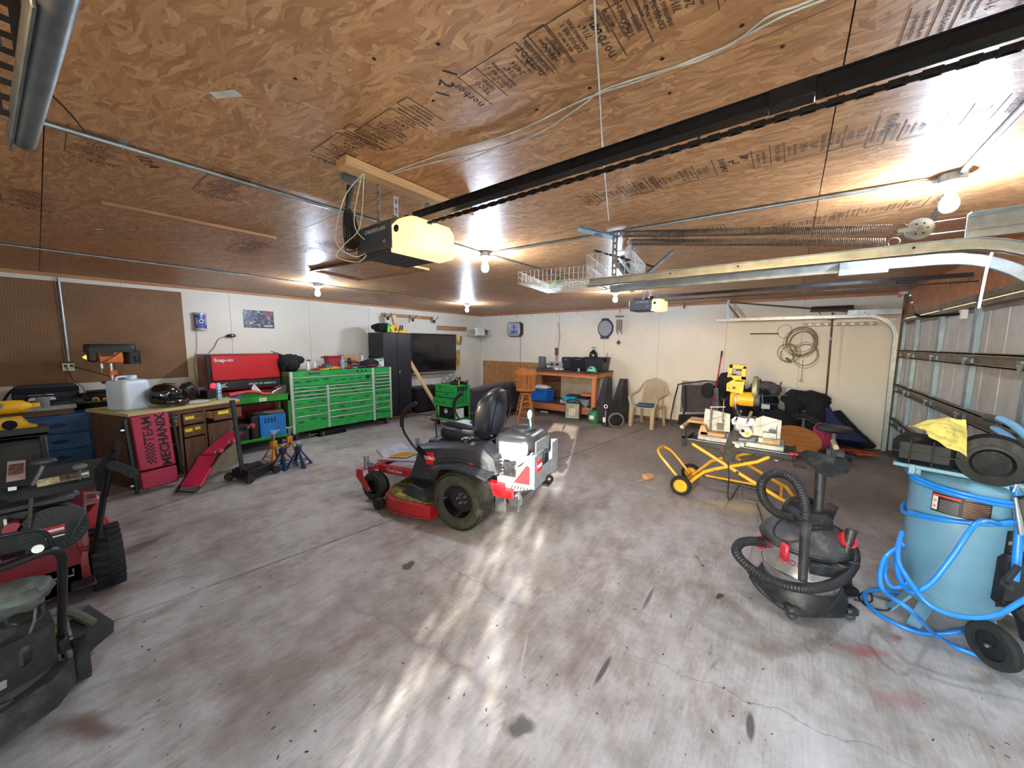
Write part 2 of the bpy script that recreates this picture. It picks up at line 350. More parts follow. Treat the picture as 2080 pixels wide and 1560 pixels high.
for i in range(170):
    q=atz(random.uniform(150,2050),random.uniform(930,1540)); s=random.uniform(.002,.008); M=TR(q.x,q.y,.001)@RZ(random.uniform(0,360)); dg_.box(-s,s,-s*.4,s*.4,0,.002,0,M)
o=part('floor_debris',dg_,mt('leaf_debris',(78,64,48),.9,0,.4,30),fl,kind='stuff')
# ceiling sheets of oriented strand board
cl=struct('ceiling',G().box(X0,X1,YC,YA,CH+.012,CH+.1),mt('ceiling_gap',(60,38,24),.9))
OS=[osb('strand_board_%s'%n,t,1.0,sd) for n,t,sd in (('warm',(1.0,.95,.9),0),('tan',(.96,.92,.88),5.3),('red',(1.0,.9,.84),11.1))]
xs=[X0]+[1.31+1.22*(i-1)-.0 for i in range(0,7)]; xs=[X0,.09,1.31,2.53,3.75,4.97,6.19,7.41,X1]; ys=[YC,-.065,2.375,4.815,YA]
for i in range(8):
    for j in range(4):
        dz=random.uniform(0,.0015)
        part('ceiling_sheet',G().box(xs[i]+.002,xs[i+1]-.002,ys[j]+.002,ys[j+1]-.002,CH+dz,CH+.011),OS[(i*2+j*3+i*j)%3],cl)
def stamp(x,y,s=1.0,rot=90,mi=0):
    o=[]; e=bpy.data.objects.new('printed_stamp',None)
    rows=[('norbor',.05,.26),('TECO',.03,.19),('TESTED',.02,.165),('PS 2-92  PRP-133',.012,.135),('EXPOSURE 1',.022,.115),('SHEATHING SPAN',.016,.096),('7/16"',.028,.072),('24/16',.03,.045),('SIZED FOR SPACING',.010,.02),('MILL NO. 181',.012,.004),('THIS SIDE DOWN',.018,-.03),('MAJOR PANEL AXIS',.012,-.07),('THIS DIRECTION',.012,-.088)]
    V=[];F=[]
    for t,sz,yy in rows:
        cu=bpy.data.curves.new('t','FONT'); cu.body=t; cu.size=sz*1.25; cu.align_x='CENTER'; cu.align_y='CENTER'; cu.resolution_u=1; cu.offset=.0006
        to=bpy.data.objects.new('t',cu); COL.objects.link(to); dg=bpy.context.evaluated_depsgraph_get(); me=bpy.data.meshes.new_from_object(to.evaluated_get(dg)); bpy.data.objects.remove(to)
        b=len(V); V+=[(v.co.x,v.co.y+yy*1.3,0) for v in me.vertices]; F+=[tuple(b+q for q in p.vertices) for p in me.polygons]
    g=G(); g.v=V; g.f=F; g.mi=[0]*len(F)
    for yy in (.225,.15,.0-.01,-.05,-.105): g.box(-.11,.11,yy*1.3-.0018,yy*1.3+.0018,-.0003,.0003)
    for a,b in ((.15,.225),(-.01,.15),(-.105,-.05)): g.box(.108,.1115,a*1.3,b*1.3,-.0003,.0003)
    return g
sg=stamp(0,0); sm_=None
# print faces down: rotate about x by 180, then turn about z
def put_stamp(px,py,rz,s=1.0):
    global sm_
    q=atz(px,py,CH-.0015); m=sm_ if sm_ else sg; o=part('printed_stamp',m,mt('brown_print',(74,54,40),.8,0,.3,60),cl); s*=.8; o.location=q; o.rotation_euler=(math.pi,0,D2(rz)); o.scale=(s,s,1); sm_=o.data
S=1.0
for px,py,rz,s in ((1075,125,180,.95),(1240,35,180,.95),(830,245,180,1),(725,290,180,1),(1440,-30,180,1),(1340,370,0,1.1),(1225,398,0,1.1),(1600,308,0,1.2),(1840,265,0,1),(1960,20,0,1),(200,290,180,1),(470,370,180,1.2),(1650,450,180,1.3),(1430,470,180,1.3),(60,400,180,1.2),(560,660,180,1),(1750,430,0,1.2),(520,500,180,1.5),(760,480,180,1.2),(660,500,180,1.4)):
    put_stamp(px,py,rz,s)
for px,py,t in ((905,170,'1 2 1'),(1490,330,'4 2 1'),(300,330,'12 A')): 
    q=atz(px,py,CH-.002); ltext(t,.07,INK,cl,q,(180,0,60),'printed_mark',.0003)
# knots / dark nail heads
ng=G()
for px,py in ((1090,223),(1198,179),(1345,120),(880,205),(1290,165),(1420,280),(1590,95),(1507,52),(890,90),(760,120),(600,160),(1360,190)):
    q=atz(px,py,CH-.001); ng.ball(q,.007,.007,.002,6)
part('nail_head',ng,INK,cl,kind='stuff')
# walls
WALL=NT('cream_paint'); _g=WALL.n('ShaderNodeNewGeometry'); _p=_g.outputs['Position']
_a=WALL.noise(_p,1.1,5,.6); _c=WALL.ramp(_a,[(.3,(216,206,188)),(.7,(230,222,206))]); _f=WALL.ramp(WALL.noise(WALL.mapping(_p,(3,3,7)),1.0,7,.8),[(.66,(0,0,0,1)),(.72,(1,1,1,1))])
_c=WALL.mix(WALL.math('MULTIPLY',_f,.35),_c,rgb((176,164,144))); _v=WALL.n('ShaderNodeTexVoronoi',i_Scale=2.6); WALL.l(_p,_v.inputs['Vector'])
_h=WALL.ramp(_v.outputs['Distance'],[(.02,(1,1,1,1)),(.03,(0,0,0,1))]); _c=WALL.mix(WALL.math('MULTIPLY',_h,.7),_c,rgb((90,80,66))); WALL.l(_c,WALL.b.inputs['Base Color']); WALL.b.inputs['Roughness'].default_value=.5
WALL.bump(WALL.noise(_p,40,4),.001,.4); WALL=WALL.m; SEAM=mt('wall_gap',(104,94,78),.9)
wl=struct('wall_left',G().box(X0,X1+.1,YA+.008,YA+.12,-.14,CH+.1),SEAM)
sx=[X0,-.45,.79,2.04,3.32,4.61,5.85,7.1,X1]
for a,b in zip(sx,sx[1:]): part('wall_sheet',G().box(a+.002,b-.002,YA,YA+.008,0,CH-.003),WALL,wl)
wb=struct('wall_back',G().box(X1+.008,X1+.12,YC-.1,YA,-.14,CH+.1),SEAM)
sy=[YC,-.14,1.04,2.33,3.6,4.85,6.13,YA]
for a,b in zip(sy,sy[1:]): part('wall_sheet',G().box(X1,X1+.008,a+.002,b-.002,0,CH-.003),WALL,wb)
HB=osb('header_board',(1.0,.84,.74),.8,3.3,'xz')
wr=struct('wall_right',G().box(X0-.1,3.12,YC-.1,YC,-.14,CH+.1).box(8.25,X1+.1,YC-.1,YC,-.14,CH+.1),WALL)
part('header_sheet',G().box(3.12,8.25,YC-.1,YC,2.14,CH+.1),HB,wr)
wn=struct('wall_near',G().box(X0-.12,X0,YC-.1,-1.2,-.14,CH+.1).box(X0-.12,X0,.72,YA+.1,-.14,CH+.1).box(X0-.12,X0,-1.2,.72,2.16,CH+.1),WALL)
struct('trim_1',G().box(X0,X1,YA-.02,YA,CH-.045,CH-.001),wood('trim_wood_x',(196,142,92),(164,108,66),0))
struct('trim_2',G().box(X1-.02,X1,YC+.1,YA-.02,CH-.05,CH-.001),wood('trim_wood_y',(196,134,88),(160,100,62),1))
struct('baseboard_back',G().box(X1-.012,X1,-1.2,2.9,0,.07,.003),mt('dirty_base',(92,78,62),.8))
part('plaster_patch',G().box(8.2,X1,YC+.001,YC+.03,0,CH-.05),mt('brown_jamb',(120,92,68),.7),wr)
# exterior: ground, then unseen boards and leaves added to shape the low sun
struct('ground',G().box(-30,X0-.12,-20,20,-.2,-.06),mt('gravel',(150,140,124),.95,0,.2,3))
sun_block=thing('sun_blocker_boards','unseen board screen added outside the side doorway to block sun','sun_blocker',(-2.5,0,-.06))  # added out of view to cut a sharp edge on the sunbeam
for i in range(22): part('blocker_board',G().box(-.02,.02,-.70-.15*(i+1),-.702-.15*i,0,3.4),wood('blocker_wood',(150,130,106),(120,100,80),2,.8),sun_block)
hg=G(); random.seed(5)
for i in range(6500):
    y=random.uniform(-1.5,.4); z=random.uniform(0,1)**.9*2.05; x=random.uniform(-3.6,-3.0); s=random.uniform(.02,.045)
    M=TR(x,y-.2,z-.06)@Matrix.Rotation(random.uniform(0,6.3),4,Vector((random.random(),random.random(),random.random())).normalized())
    hg.add([(-s,-s*.5,0),(s,-s*.5,0),(s,s*.5,0),(-s,s*.5,0)],[(0,1,2,3)],M)
h=part('sun_filter_leaves',hg,mt('filter_leaf',(52,78,34),.7,0,.3,6)); h['kind']='stuff'; tag(h,'unseen loose leaves added outside the side doorway to break up sun','sun_filter_leaves')  # added out of view to thin the lower rays of the sunbeam
# sectional garage door on the right wall
SKIN=mt('door_skin',(196,190,180),.55,0,.07,4); STILE=mt('stile_steel',(150,168,176),.4,.6,.1,9); STRUT=mt('dusty_strut',(136,124,108),.55,.4,.15,8)
dr=struct('door_1',G().box(3.2,8.2,YC-.04,YC-.034,.01,2.13),SKIN)
stx=[3.2,4.3,5.38,6.42,7.45,8.2]
zs=[.01,.54,1.07,1.6,2.13]
for q in range(4):
    z0,z1=zs[q]+.004,zs[q+1]-.004
    for a,b in zip(stx,stx[1:]):
        g=G().box(a,b,YC-.03,YC-.015,z0,z1)
        n=3
        for i in range(n):
            u=a+(b-a)*(i+.5)/n; g.box(u-.012,u+.012,YC-.015,YC-.008,z0+.03,z1-.03,.004)
        part('door_panel',g,SKIN,dr)
    for x in stx:
        part('door_stile',G().box(max(x-.045,3.2),min(x+.045,8.2),YC-.015,YC+.03,z0,z1,.004),STILE,dr)
    if q<3:
        g=G().box(3.2,8.2,YC+.002,YC+.012,z1-.065,z1+.05,.003).box(3.2,8.2,YC+.01,YC+.055,z1+.035,z1+.045).box(3.2,8.2,YC+.01,YC+.055,z1-.065,z1-.055).box(3.2,8.2,YC+.048,YC+.055,z1-.065,z1-.045).box(3.2,8.2,YC+.048,YC+.055,z1+.022,z1+.045)
        part('door_strut',g,STRUT,dr)
        for x in stx[1:-1]:
            hgm=G().prism([(x-.05,z1-.02),(x+.05,z1-.02),(x+.02,z1-.075),(x-.02,z1-.075)],YC+.056,YC+.062,'y').cyl((x-.035,YC+.06,z1-.005),(x+.035,YC+.06,z1-.005),.012)
            part('door_hinge',hgm,GALV,dr)
part('door_strut',G().box(3.2,8.2,YC-.01,YC+.05,2.07,2.08).box(3.2,8.2,YC-.01,YC+.0,2.03,2.125).box(3.2,8.2,YC+.04,YC+.05,2.08,2.1),STRUT,dr)
part('bottom_rail',G().box(3.2,8.2,YC-.02,YC+.03,.0,.05,.004),STRUT,dr)
struct('trim_3',G().box(3.12,8.25,YC,YC+.03,2.135,2.19),STRUT)
# ================================================================ things on and under the ceiling
BULBM=mt('lit_bulb',(214,232,255),.4,emit=BULB,var=0); LENSM=NT('lit_lens'); _q=LENSM.n('ShaderNodeTexCoord'); 
_r=LENSM.n('ShaderNodeVectorMath',operation='SUBTRACT'); LENSM.l(_q.outputs['Object'],_r.inputs[0]); _r.inputs[1].default_value=(0,0,0)
LENSM.b.inputs['Base Color'].default_value=rgb((232,220,196)); LENSM.b.inputs['Roughness'].default_value=.5; LENSM.b.inputs['Emission Color'].default_value=(1,.60,.27,1); LENSM.b.inputs['Emission Strength'].default_value=.5; LENSM=LENSM.m
def lamp(x,y,label,group='bare bulb ceiling lamps'):
    t=thing('ceiling_lamp',label,'lamp',(x,y,CH),0,group)
    part('junction_box',G().lathe([(.05,-.036),(.052,-.03),(.052,-.001)],16),GALVD,t)
    part('lamp_holder',G().lathe([(.022,-.085),(.03,-.07),(.062,-.052),(.066,-.045),(.05,-.036)],18),mt('porcelain',(206,214,216),.25,coat=.5),t)
    part('bulb',G().lathe([(.0,-.185),(.018,-.182),(.031,-.168),(.036,-.148),(.033,-.128),(.022,-.104),(.015,-.09)],18),BULBM,t)
    return t
LP=[(2.66,2.37,'lit bare bulb on ceiling, at the meeting of three conduits'),(2.58,5.6,'lit bare bulb on ceiling above the red tool chest and poster'),(5.72,5.62,'lit bare bulb on ceiling above the wall television'),(2.86,-.58,'lit bare bulb on ceiling nearest camera, above the curved door tracks'),(5.72,2.3,'lit bare bulb on ceiling partly behind the door tracks, above wind chime')]
for x,y,l in LP: lamp(x,y,l)
def conduit(pts,label,r=.0105,group='steel conduits along the ceiling',m=GALV):
    g=G().tube([(x,y,CH-.0125 if z is None else z) for x,y,z in pts],r,10)
    for a,b in zip(pts,pts[1:]):
        for f in (.3,.7):
            x=a[0]+(b[0]-a[0])*f; y=a[1]+(b[1]-a[1])*f
            if a[2] is None: pass
    o=solo('conduit',label,'conduit',g,m,group=group); 
    a,b=pts[0],pts[-1]; L=math.dist(a[:2],b[:2]); d=Vector((b[0]-a[0],b[1]-a[1],0)).normalized(); pn=Vector((-d.y,d.x,0))
    for k in range(1,int(L/1.1)+1):
        c=Vector((a[0],a[1],CH))+d*(k*1.1)
        if k*1.1<L-.1: part('conduit_strap',G().box(-.012,.012,-.035,.035,-.002,0).tube([(0,.014*math.cos(q),-.0125-.014*math.sin(q)) for q in [math.pi*i/6 for i in range(-1,8)]],.0022,4),GALV,o,loc=c,rot=(0,0,math.degrees(math.atan2(d.y,d.x))))
    return o
conduit([(-.8,2.4,None),(2.55,2.37,None),(2.61,2.37,CH-.02)],'steel conduit crossing the ceiling from the left to the middle bulb')
conduit([(2.71,2.37,CH-.02),(2.8,2.37,None),(5.66,2.31,None)],'steel conduit from the middle bulb to the bulb above the wind chime')
conduit([(2.66,2.31,CH-.02),(2.68,2.2,None),(2.84,-.4,None),(2.86,-.53,CH-.02)],'steel conduit from middle bulb to the nearest bulb by the garage door')
conduit([(-.8,5.66,None),(2.52,5.6,None)],'thin steel conduit from the left to the bulb above the poster')
conduit([(2.64,5.6,None),(5.67,5.62,None)],'thin steel conduit between the two bulbs near the left wall')
conduit([(2.93,-.6,None),(4.2,-.75,None)],'short steel conduit running right from the bulb nearest the camera')
q=atz(2079,218,CH-.0125)
conduit([(2.82,-.6,None),(q.x-.5*(2.82-q.x),q.y-.5*(-.6-q.y),None)],'shiny steel conduit rising to the right edge from the nearest bulb',.0125)
# garage door opener (near) --------------------------------------------------
def opener(loc,label,s=1.0):
    t=thing('garage_door_opener',label,'garage door opener',loc,0,'garage door openers')
    HM=mt('opener_grey',(74,76,84),.45,.2,.06,9)
    part('housing',G().prism([(-.16,.0),(-.16,.13),(-.135,.15),(.135,.15),(.16,.13),(.16,0)],-.01,.30,'y').box(-.15,.15,.3,.315,.01,.14,.004),HM,t)
    part('bottom_cover',G().box(-.155,.155,-.0,.3,-.012,0,.003).box(-.13,.13,.02,.27,-.016,-.012),mt('opener_bottom',(46,44,50),.5),t)
    g=G().prism([(-.155,-.02),(-.155,.11),(-.12,.15),(.12,.15),(.155,.11),(.155,-.02)],-.02,.0,'y')
    for i,(y,k) in enumerate(((-.02,1),(-.06,1.0),(-.1,.96),(-.13,.84),(-.145,.6))): pass
    def ring(y,k): return [(-.155*k,y,.06+(-.08)*k),(-.155*k,y,.06+.05*k),(-.12*k,y,.06+.085*k),(.12*k,y,.06+.085*k),(.155*k,y,.06+.05*k),(.155*k,y,.06-.08*k)]
    rs=[ring(y,k) for y,k in ((-.0,1),(-.06,1.0),(-.11,.98),(-.14,.9),(-.155,.75),(-.16,.3))]
    vs=[v for r in rs for v in r]; fs=[(i*6+k,i*6+(k+1)%6,i*6+6+(k+1)%6,i*6+6+k) for i in range(5) for k in range(6)]+[tuple(range(30,36))]
    part('lamp_lens',G().add(vs,fs),LENSM,t,'glowing warm white lens')
    part('light_sensor',G().ball((-.158,-.05,.085),.008,.02,.018,8),BLK,t)
    part('vent_plate',G().box(-.19,-.162,.05,.09,.10,.17,.003),GALV,t) if False else None
    rear=G()
    for x in (-.15,.15):
        for k in range(2): pass
    L=loc[1]-(YC+.05)
    part('rail',G().prism([(-.018,.17),(-.02,.205),(.02,.205),(.018,.17)],-L,.0,'y').prism([(-.024,.201),(-.024,.206),(.024,.206),(.024,.201)],-L,.0,'y').prism([(-.024,.168),(-.024,.172),(.024,.172),(.024,.168)],-L,.0,'y'),mt('rail_black',(22,24,30),.3,.5),t)
    part('rail_joint',G().box(-.025,.025,-L*.55,-L*.55+.1,.165,.208,.002),BLKM,t)
    ch=G(); n=int(L/.026)
    for i in range(n):
        y=-.05-i*.026
        if i%2: ch.box(-.0035,.0035,y-.016,y+.016,.112,.124)
        else: ch.box(-.009,-.006,y-.016,y+.016,.112,.124).box(.006,.009,y-.016,y+.016,.112,.124)
        ch.cyl((-.009,y-.009,.118),(.009,y-.009,.118),.0036,n=5)
    o=part('drive_chain',ch,BLKM,t); o.location=(-.045,0,.0) ; o['kind']='stuff'
    part('sprocket_cover',G().prism([(-.09,.15),(-.09,.175),(.09,.175),(.09,.15)],.1,.28,'y').cyl((0,.05,.15),(0,.05,.2),.03),BLKM,t)
    return t
op=opener((1.27,1.62,2.17),'garage door opener above the red mower, lens glowing orange')
def strap(p0,p1,par,w=.03,name='hanger_strap',n=None,m=GALV):
    p0=Vector(p0);p1=Vector(p1);d=(p1-p0);L=d.length; nn=n or max(3,int(L/.045)); 
    M=Matrix.Translation(p0)@d.to_track_quat('Z','X').to_matrix().to_4x4(); g=G(); h=.011
    # slotted angle: strips left and right with bridges between slots, plus a flange
    g.box(-w/2,-h*.6,-.0012,.0012,0,L,0,M).box(h*.6,w/2,-.0012,.0012,0,L,0,M)
    for i in range(nn+1):
        z=L*i/nn; a=max(0,z-.01);b=min(L,z+.01); g.box(-h*.6,h*.6,-.0012,.0012,a,b,0,M)
    return part(name,g,m,par)
R_=-.02
for x in (-.15,.16):
    strap((x,.1,CH-2.17-.06),(x*.98,.12,.06),op,.032)
strap((-.05,.1,.155),(-.05,.1,.3),op,.03); 
# lettering on the housing (left side and rear)
ltext('CHAMBERLAIN',.028,mt('silver_print',(190,192,196),.4),op,(-.1615,.13,.105),(90,0,-90),'lettering')
ltext('1/2',.02,mt('silver_print',(190,192,196),.4),op,(-.1615,.05,.04),(90,0,-90),'lettering')
op2=dup(op,None,(5.5,1.62,2.2),label='smaller looking far garage door opener beside the wind chime, lens glowing')
# wooden joist carrying the opener
BA=atz(690,345,CH); 
solo('joist','thick pine joist screwed to ceiling above the near opener','beam',G().box(.93,1.78,1.68,1.77,CH-.045,CH-.002,.003),PINE)
# coiled black cord plus thin white bell wires
g=G().tube([(1.05,1.86,2.5),(1.045,1.87,2.44),(1.04,1.88,2.4)],[.02,.016,.01],8)
for k in range(5):
    a=.012*k; g.tube([(1.04+.01*math.cos(k),1.88+.012*math.sin(k*2),2.4),(1.02+a*.5,1.88,2.36),(1.018+a,1.885,2.25),(1.03+a*.6,1.88,2.19),(1.05+a,1.88,2.24),(1.05+a*.6,1.88,2.35),(1.04,1.88,2.4)],.0045,6,sm=4)
g.tube([(1.04,1.88,2.3),(1.03,1.9,2.18),(1.1,1.86,2.2)],.004,6,sm=4)
solo('cable_bundle','black power lead bundled and hanging beside the near opener','cable',g,BLK)
g=G().box(1.02,1.09,1.84,1.9,CH-.03,CH-.001,.003); solo('ceiling_outlet','small grey outlet plate above the black bundled cord','outlet',g,GREY)
for k,(ps) in enumerate((((1.02,1.7,2.51),(1.03,1.8,2.35),(1.06,1.84,2.28),(1.1,1.83,2.24)),((1.03,1.7,2.51),(1.07,1.82,2.3),(1.0,1.85,2.2),(.98,1.9,2.14),(1.06,1.84,2.12),(1.1,1.82,2.16)),((1.025,1.7,2.51),(1.0,1.84,2.42),(.98,1.9,2.22),(1.05,1.86,2.15),(1.1,1.83,2.17)))):
    solo('bell_wire',('pale wire looping beside the near opener, innermost','pale wire hanging lowest behind the near opener','pale wire bowed left behind the black bundled cord')[k],'wire',G().tube(ps,.0025,5,sm=6),CREAM,group='bell wires at the near opener')
WW=mt('white_wire',(196,192,180),.5)
solo('ceiling_cable','twin white cable stapled across the ceiling from the near opener','cable',G().tube([atz(x,y,CH-.006) for x,y in ((735,372),(860,335),(1060,285),(1180,215),(1220,185),(1330,148),(1420,122),(1500,80),(1600,28),(1700,-10))],.003,6,sm=4).tube([atz(x,y,CH-.006) for x,y in ((735,372),(900,312),(1040,270),(1190,200),(1300,163),(1440,108),(1490,88),(1560,34),(1620,12),(1720,-30))],.003,6,sm=4),WW)
# long pull string
solo('pull_string','long white string hanging from the ceiling in front of door rail','string',G().tube([atz(1207,-5,CH-.006)]+[atz(x,y,CH-.008) for x,y in ((1212,90),(1219,200),(1226,320),(1237,450))],.003,5,sm=5),WW)
# door tracks, two doors --------------------------------------------------------
def cprof(w=.055,d=.03): return w,d
def track(x,sgn,yend,label,ztop=2.185,zb=.02,yback=YC+.1,R=.36):
    t=thing('door_track',label,'door track',(x,0,0),0,'galvanised garage door tracks')
    yv=yback; zt=ztop
    pts=[(YC+.08,zb),(yv,zt-R)]+[(yv+R-R*math.cos(a),zt-R+R*math.sin(a)) for a in [math.pi/2*i/10 for i in range(1,11)]]+[(yend,zt)]
    def swp(a0,a1,b0,b1,name):   # rectangle in (x, normal)
        vs=[];N=len(pts)
        for i,(y,z) in enumerate(pts):
            a=pts[max(0,i-1)];b=pts[min(N-1,i+1)]; d=Vector((b[0]-a[0],b[1]-a[1])).normalized(); nrm=Vector((d.y,-d.x))
            for (u,w_) in ((a0,b0),(a1,b0),(a1,b1),(a0,b1)): vs.append((u,y+nrm.x*w_,z+nrm.y*w_))
        fs=[(i*4+k,i*4+(k+1)%4,i*4+4+(k+1)%4,i*4+4+k) for i in range(N-1) for k in range(4)]+[(3,2,1,0),((N-1)*4,(N-1)*4+1,(N-1)*4+2,(N-1)*4+3)]
        return vs,fs
    g=G(); s=sgn
    for r in ((0,.002*s,-.028,.028),(0,.034*s,.026,.029),(0,.03*s,-.029,-.026),(.032*s,.034*s,.012,.029)):
        g.add(*swp(*r,''))
    part('track_rail',g,GALV,t)
    return t
tR=track(8.17,-1,1.2,'far right galvanised door track curving down by the back wall')
tA=track(2.74,-1,1.32,'near galvanised door track, upper of the two long parallel rails',yback=-1.05,R=.46)
tB=track(3.1,1,1.3,'second galvanised door track, lower of the two long parallel rails',yback=-1.08,R=.46)
# angle braces of the tracks
def angle(p0,p1,par,w=.032,name='angle_brace',m=GALVD):
    p0=Vector(p0);p1=Vector(p1);d=p1-p0; M=Matrix.Translation(p0)@d.to_track_quat('X','Z').to_matrix().to_4x4(); L=d.length
    return part(name,G().box(0,L,-w/2,w/2,-.001,.001,0,M).box(0,L,w/2-.002,w/2,-w,.001,0,M),m,par)
o=strap((0,1.12,CH-.002),(0,1.12,2.14),tA,.04,n=9); o=strap((0,1.1,CH-.002),(0,1.1,2.14),tB,.04,n=9)
strap((0,1.02,CH-.002),(0,1.02,2.14),tR,.04,n=9)
angle((0,1.1,2.2),(.45,.9,CH-.01),tB); angle((0,1.1,2.3),(.4,1.35,CH-.01),tB); angle((-.25,1.3,CH-.003),(.03,1.1,CH-.04),tA)
angle((0,1.12,2.36),(.36,1.1,2.24),tA)
angle((0,1.02,2.5),(0,.8,2.2),tR,m=mt('brown_brace',(110,88,72),.6))
# flat header plates (wide galvanised channels)
part('header_plate',G().box(-.012,-.004,-.7,YC+.06,2.2,2.285,.002),GALV,tR)
part('header_plate',G().box(.0,.008,-.62,YC+.02,2.215,2.325,.002).box(-.05,.008,-.62,YC+.02,2.32,2.325),GALV,tA)
part('splice_plate',G().box(-.04,.0,-.42,-.2,2.13,2.215,.003).cyl((-.02,-.3,2.22),(-.02,-.3,2.235),.01),GALV,tB)
for yy in (-.5,-.55,-.9): part('track_bolt',G().cyl((-.014,yy,2.24),(-.004,yy,2.24),.008,n=8),BLKM,tR)
for yy in (-.45,.3,.7,-.8): part('track_bolt',G().cyl((-.04,yy,2.19),(-.034,yy,2.19),.006,n=8),BLKM,tA)
part('spring_tube',G().tube([(0,1.0,2.52),(0,.2,2.4),(0,-.68,2.27)],.013,8),mt('dark_spring',(92,76,62),.6,.4),tR)
# extension springs
def spring(x,y0,z0,y1,z1,label,par=None,turns=150,r=.021):
    d=Vector((0,y1-y0,z1-z0)); L=d.length; g=G(); n=turns*10; pts=[]
    for i in range(n+1):
        a=2*math.pi*i/10; t=i/n; pts.append((x+r*math.cos(a),y0+d.y*t,z0+d.z*t+r*math.sin(a)))
    g.tube(pts,.0028,4)
    g.torus((x,y0+.03,z0+.003),.022,.0035,'x',12,5).torus((x,y1-.03,z1-.003),.022,.0035,'x',12,5)
    return solo('extension_spring',label,'spring',g,mt('spring_steel',(112,100,90),.5,.7,.2,30),group='long extension springs')
spring(2.66,1.04,2.5,-.36,2.285,'long coil spring stretched below ceiling, upper of the pair')
spring(2.80,1.02,2.47,-.36,2.25,'long coil spring stretched below ceiling, lower of the pair')
t=thing('cable_pulley','round steel pulley wheel at the end of the upper coil spring','pulley',(2.67,-.455,2.27))
part('pulley_wheel',G().lathe([(.0,-.008),(.04,-.008),(.05,-.012),(.043,0),(.05,.012),(.04,.008),(0,.008)],24,RY(90)),GALV,t); part('pulley_fork',G().box(-.017,-.013,-.01,.075,-.011,.011,.002).box(.013,.017,-.01,.075,-.011,.011,.002),GALV,t)
part('axle_bolt',G().cyl((-.024,0,0),(.024,0,0),.009,n=6),STEEL,t)
for i in range(6): a=i*math.pi/3; part('pulley_hole',G().cyl((-.0135,.026*math.cos(a),.026*math.sin(a)),(-.0145,.026*math.cos(a),.026*math.sin(a)),.004,n=6),DARK,t)
solo('lift_cable','thin steel cable running along the door track from pulley','cable',G().tube([(2.7,-.5,2.3),(2.7,-.9,2.31),(2.72,YC+.05,2.33)],.002,5).tube([(2.7,-.45,2.245),(2.72,-1.0,2.25),(2.72,YC+.05,2.25)],.002,5),STEEL)
# near left: end of a third track with its perforated hanger
t=thing('door_track','dark door track end with perforated hanger at top left corner','door track',(0,0,0),0,'galvanised garage door tracks')
a_=atz(47,285,2.175); b_=atz(112,0,2.175); c_=b_+(b_-a_)*.8; g=G().tube([a_,b_,c_],.021,12,cap=True); g.beam(a_+Vector((-.02,.02,.0)),b_+Vector((-.02,0,0)),.006,.045,.002)
part('track_rail',g,mt('shadow_steel',(112,116,116),.45,.7,.15,9),t)
q=atz(24,215,2.2); g=G(); g.box(-.03,-.012,-.001,.001,0,.38).box(.012,.03,-.001,.001,0,.38).box(.028,.03,-.03,0,0,.38)
for i in range(12): g.box(-.012,.012,-.001,.001,.032*i,.032*i+.013)
part('hanger_strap',g,mt('dark_strap',(40,37,35),.5,.4),t,loc=(q.x,q.y,2.175))
part('tie_wire',G().tube([(.03,1.05,2.5),(-.005,1.1,2.35),(.005,1.2,2.24)],.003,5,sm=4).tube([(.06,1.24,2.2),(.085,1.28,2.19),(.11,1.36,2.19)],.002,5,sm=4),BLK,t)
# second door: arm linking the far opener rail to the door
t=bpy.data.objects.new('door_arm',None); COL.objects.link(t); t.parent=op2; t.location=(0,-1.62,-2.2)
part('straight_arm',G().beam((0,-.9,2.36),(0,-.98,2.03),.03,.006),BLKM,t); part('curved_arm',G().tube([(0,-.98,2.03),(0,-1.03,2.0),(0,-1.3,2.02)],.013,6),BLKM,t); part('trolley',G().box(-.03,.03,-.96,-.82,2.345,2.37,.004),BLKM,t); [part('arm_bolt',G().cyl((-.02,y,z),(.02,y,z),.008),CHR,t) for y,z in ((-.95,2.15),(-.93,2.22))]
part('door_bracket',G().box(-.03,.03,-1.33,-1.28,1.97,2.06,.004),WHT,t)
q=aty(1818,600,-1.2)
solo('release_cord','red plastic release handle hanging from the far opener rail','pull handle',G().tube([(5.5,-.86,2.34),(5.5,-.86,2.24)],.003,5).box(5.45,5.55,-.875,-.845,2.215,2.235,.006),mt('red_handle',(196,40,40),.4))
solo('pull_rope','white rope hanging from the curved near door track','rope',G().tube([(2.98,-.78,2.2),(3.0,-.77,2.12),(2.995,-.76,1.9)],.006,6,sm=4),WHT)
# wire baskets on the ceiling next to the track
def basket(p,sx_,sy_,h,label,m=WHT,rz=0,nx=12,ny=9,group=None):
    t=thing('wire_basket',label,'basket',p,rz,group); 
    part('rim',G().tube([(0,0,h),(sx_,0,h),(sx_,sy_,h),(0,sy_,h)],.004,6,closed=True).tube([(0,0,h*.5),(sx_,0,h*.5),(sx_,sy_,h*.5),(0,sy_,h*.5)],.003,5,closed=True).tube([(0,0,0),(sx_,0,0),(sx_,sy_,0),(0,sy_,0)],.004,6,closed=True),m,t)
    g=G()
    for i in range(nx+1): x=sx_*i/nx; g.tube([(x,0,h),(x,0,0),(x,sy_,0),(x,sy_,h)],.002,4)
    for j in range(ny+1): y=sy_*j/ny; g.tube([(0,y,h),(0,y,0),(sx_,y,0),(sx_,y,h)],.002,4)
    part('wire_mesh',g,m,t,kind='stuff'); return t
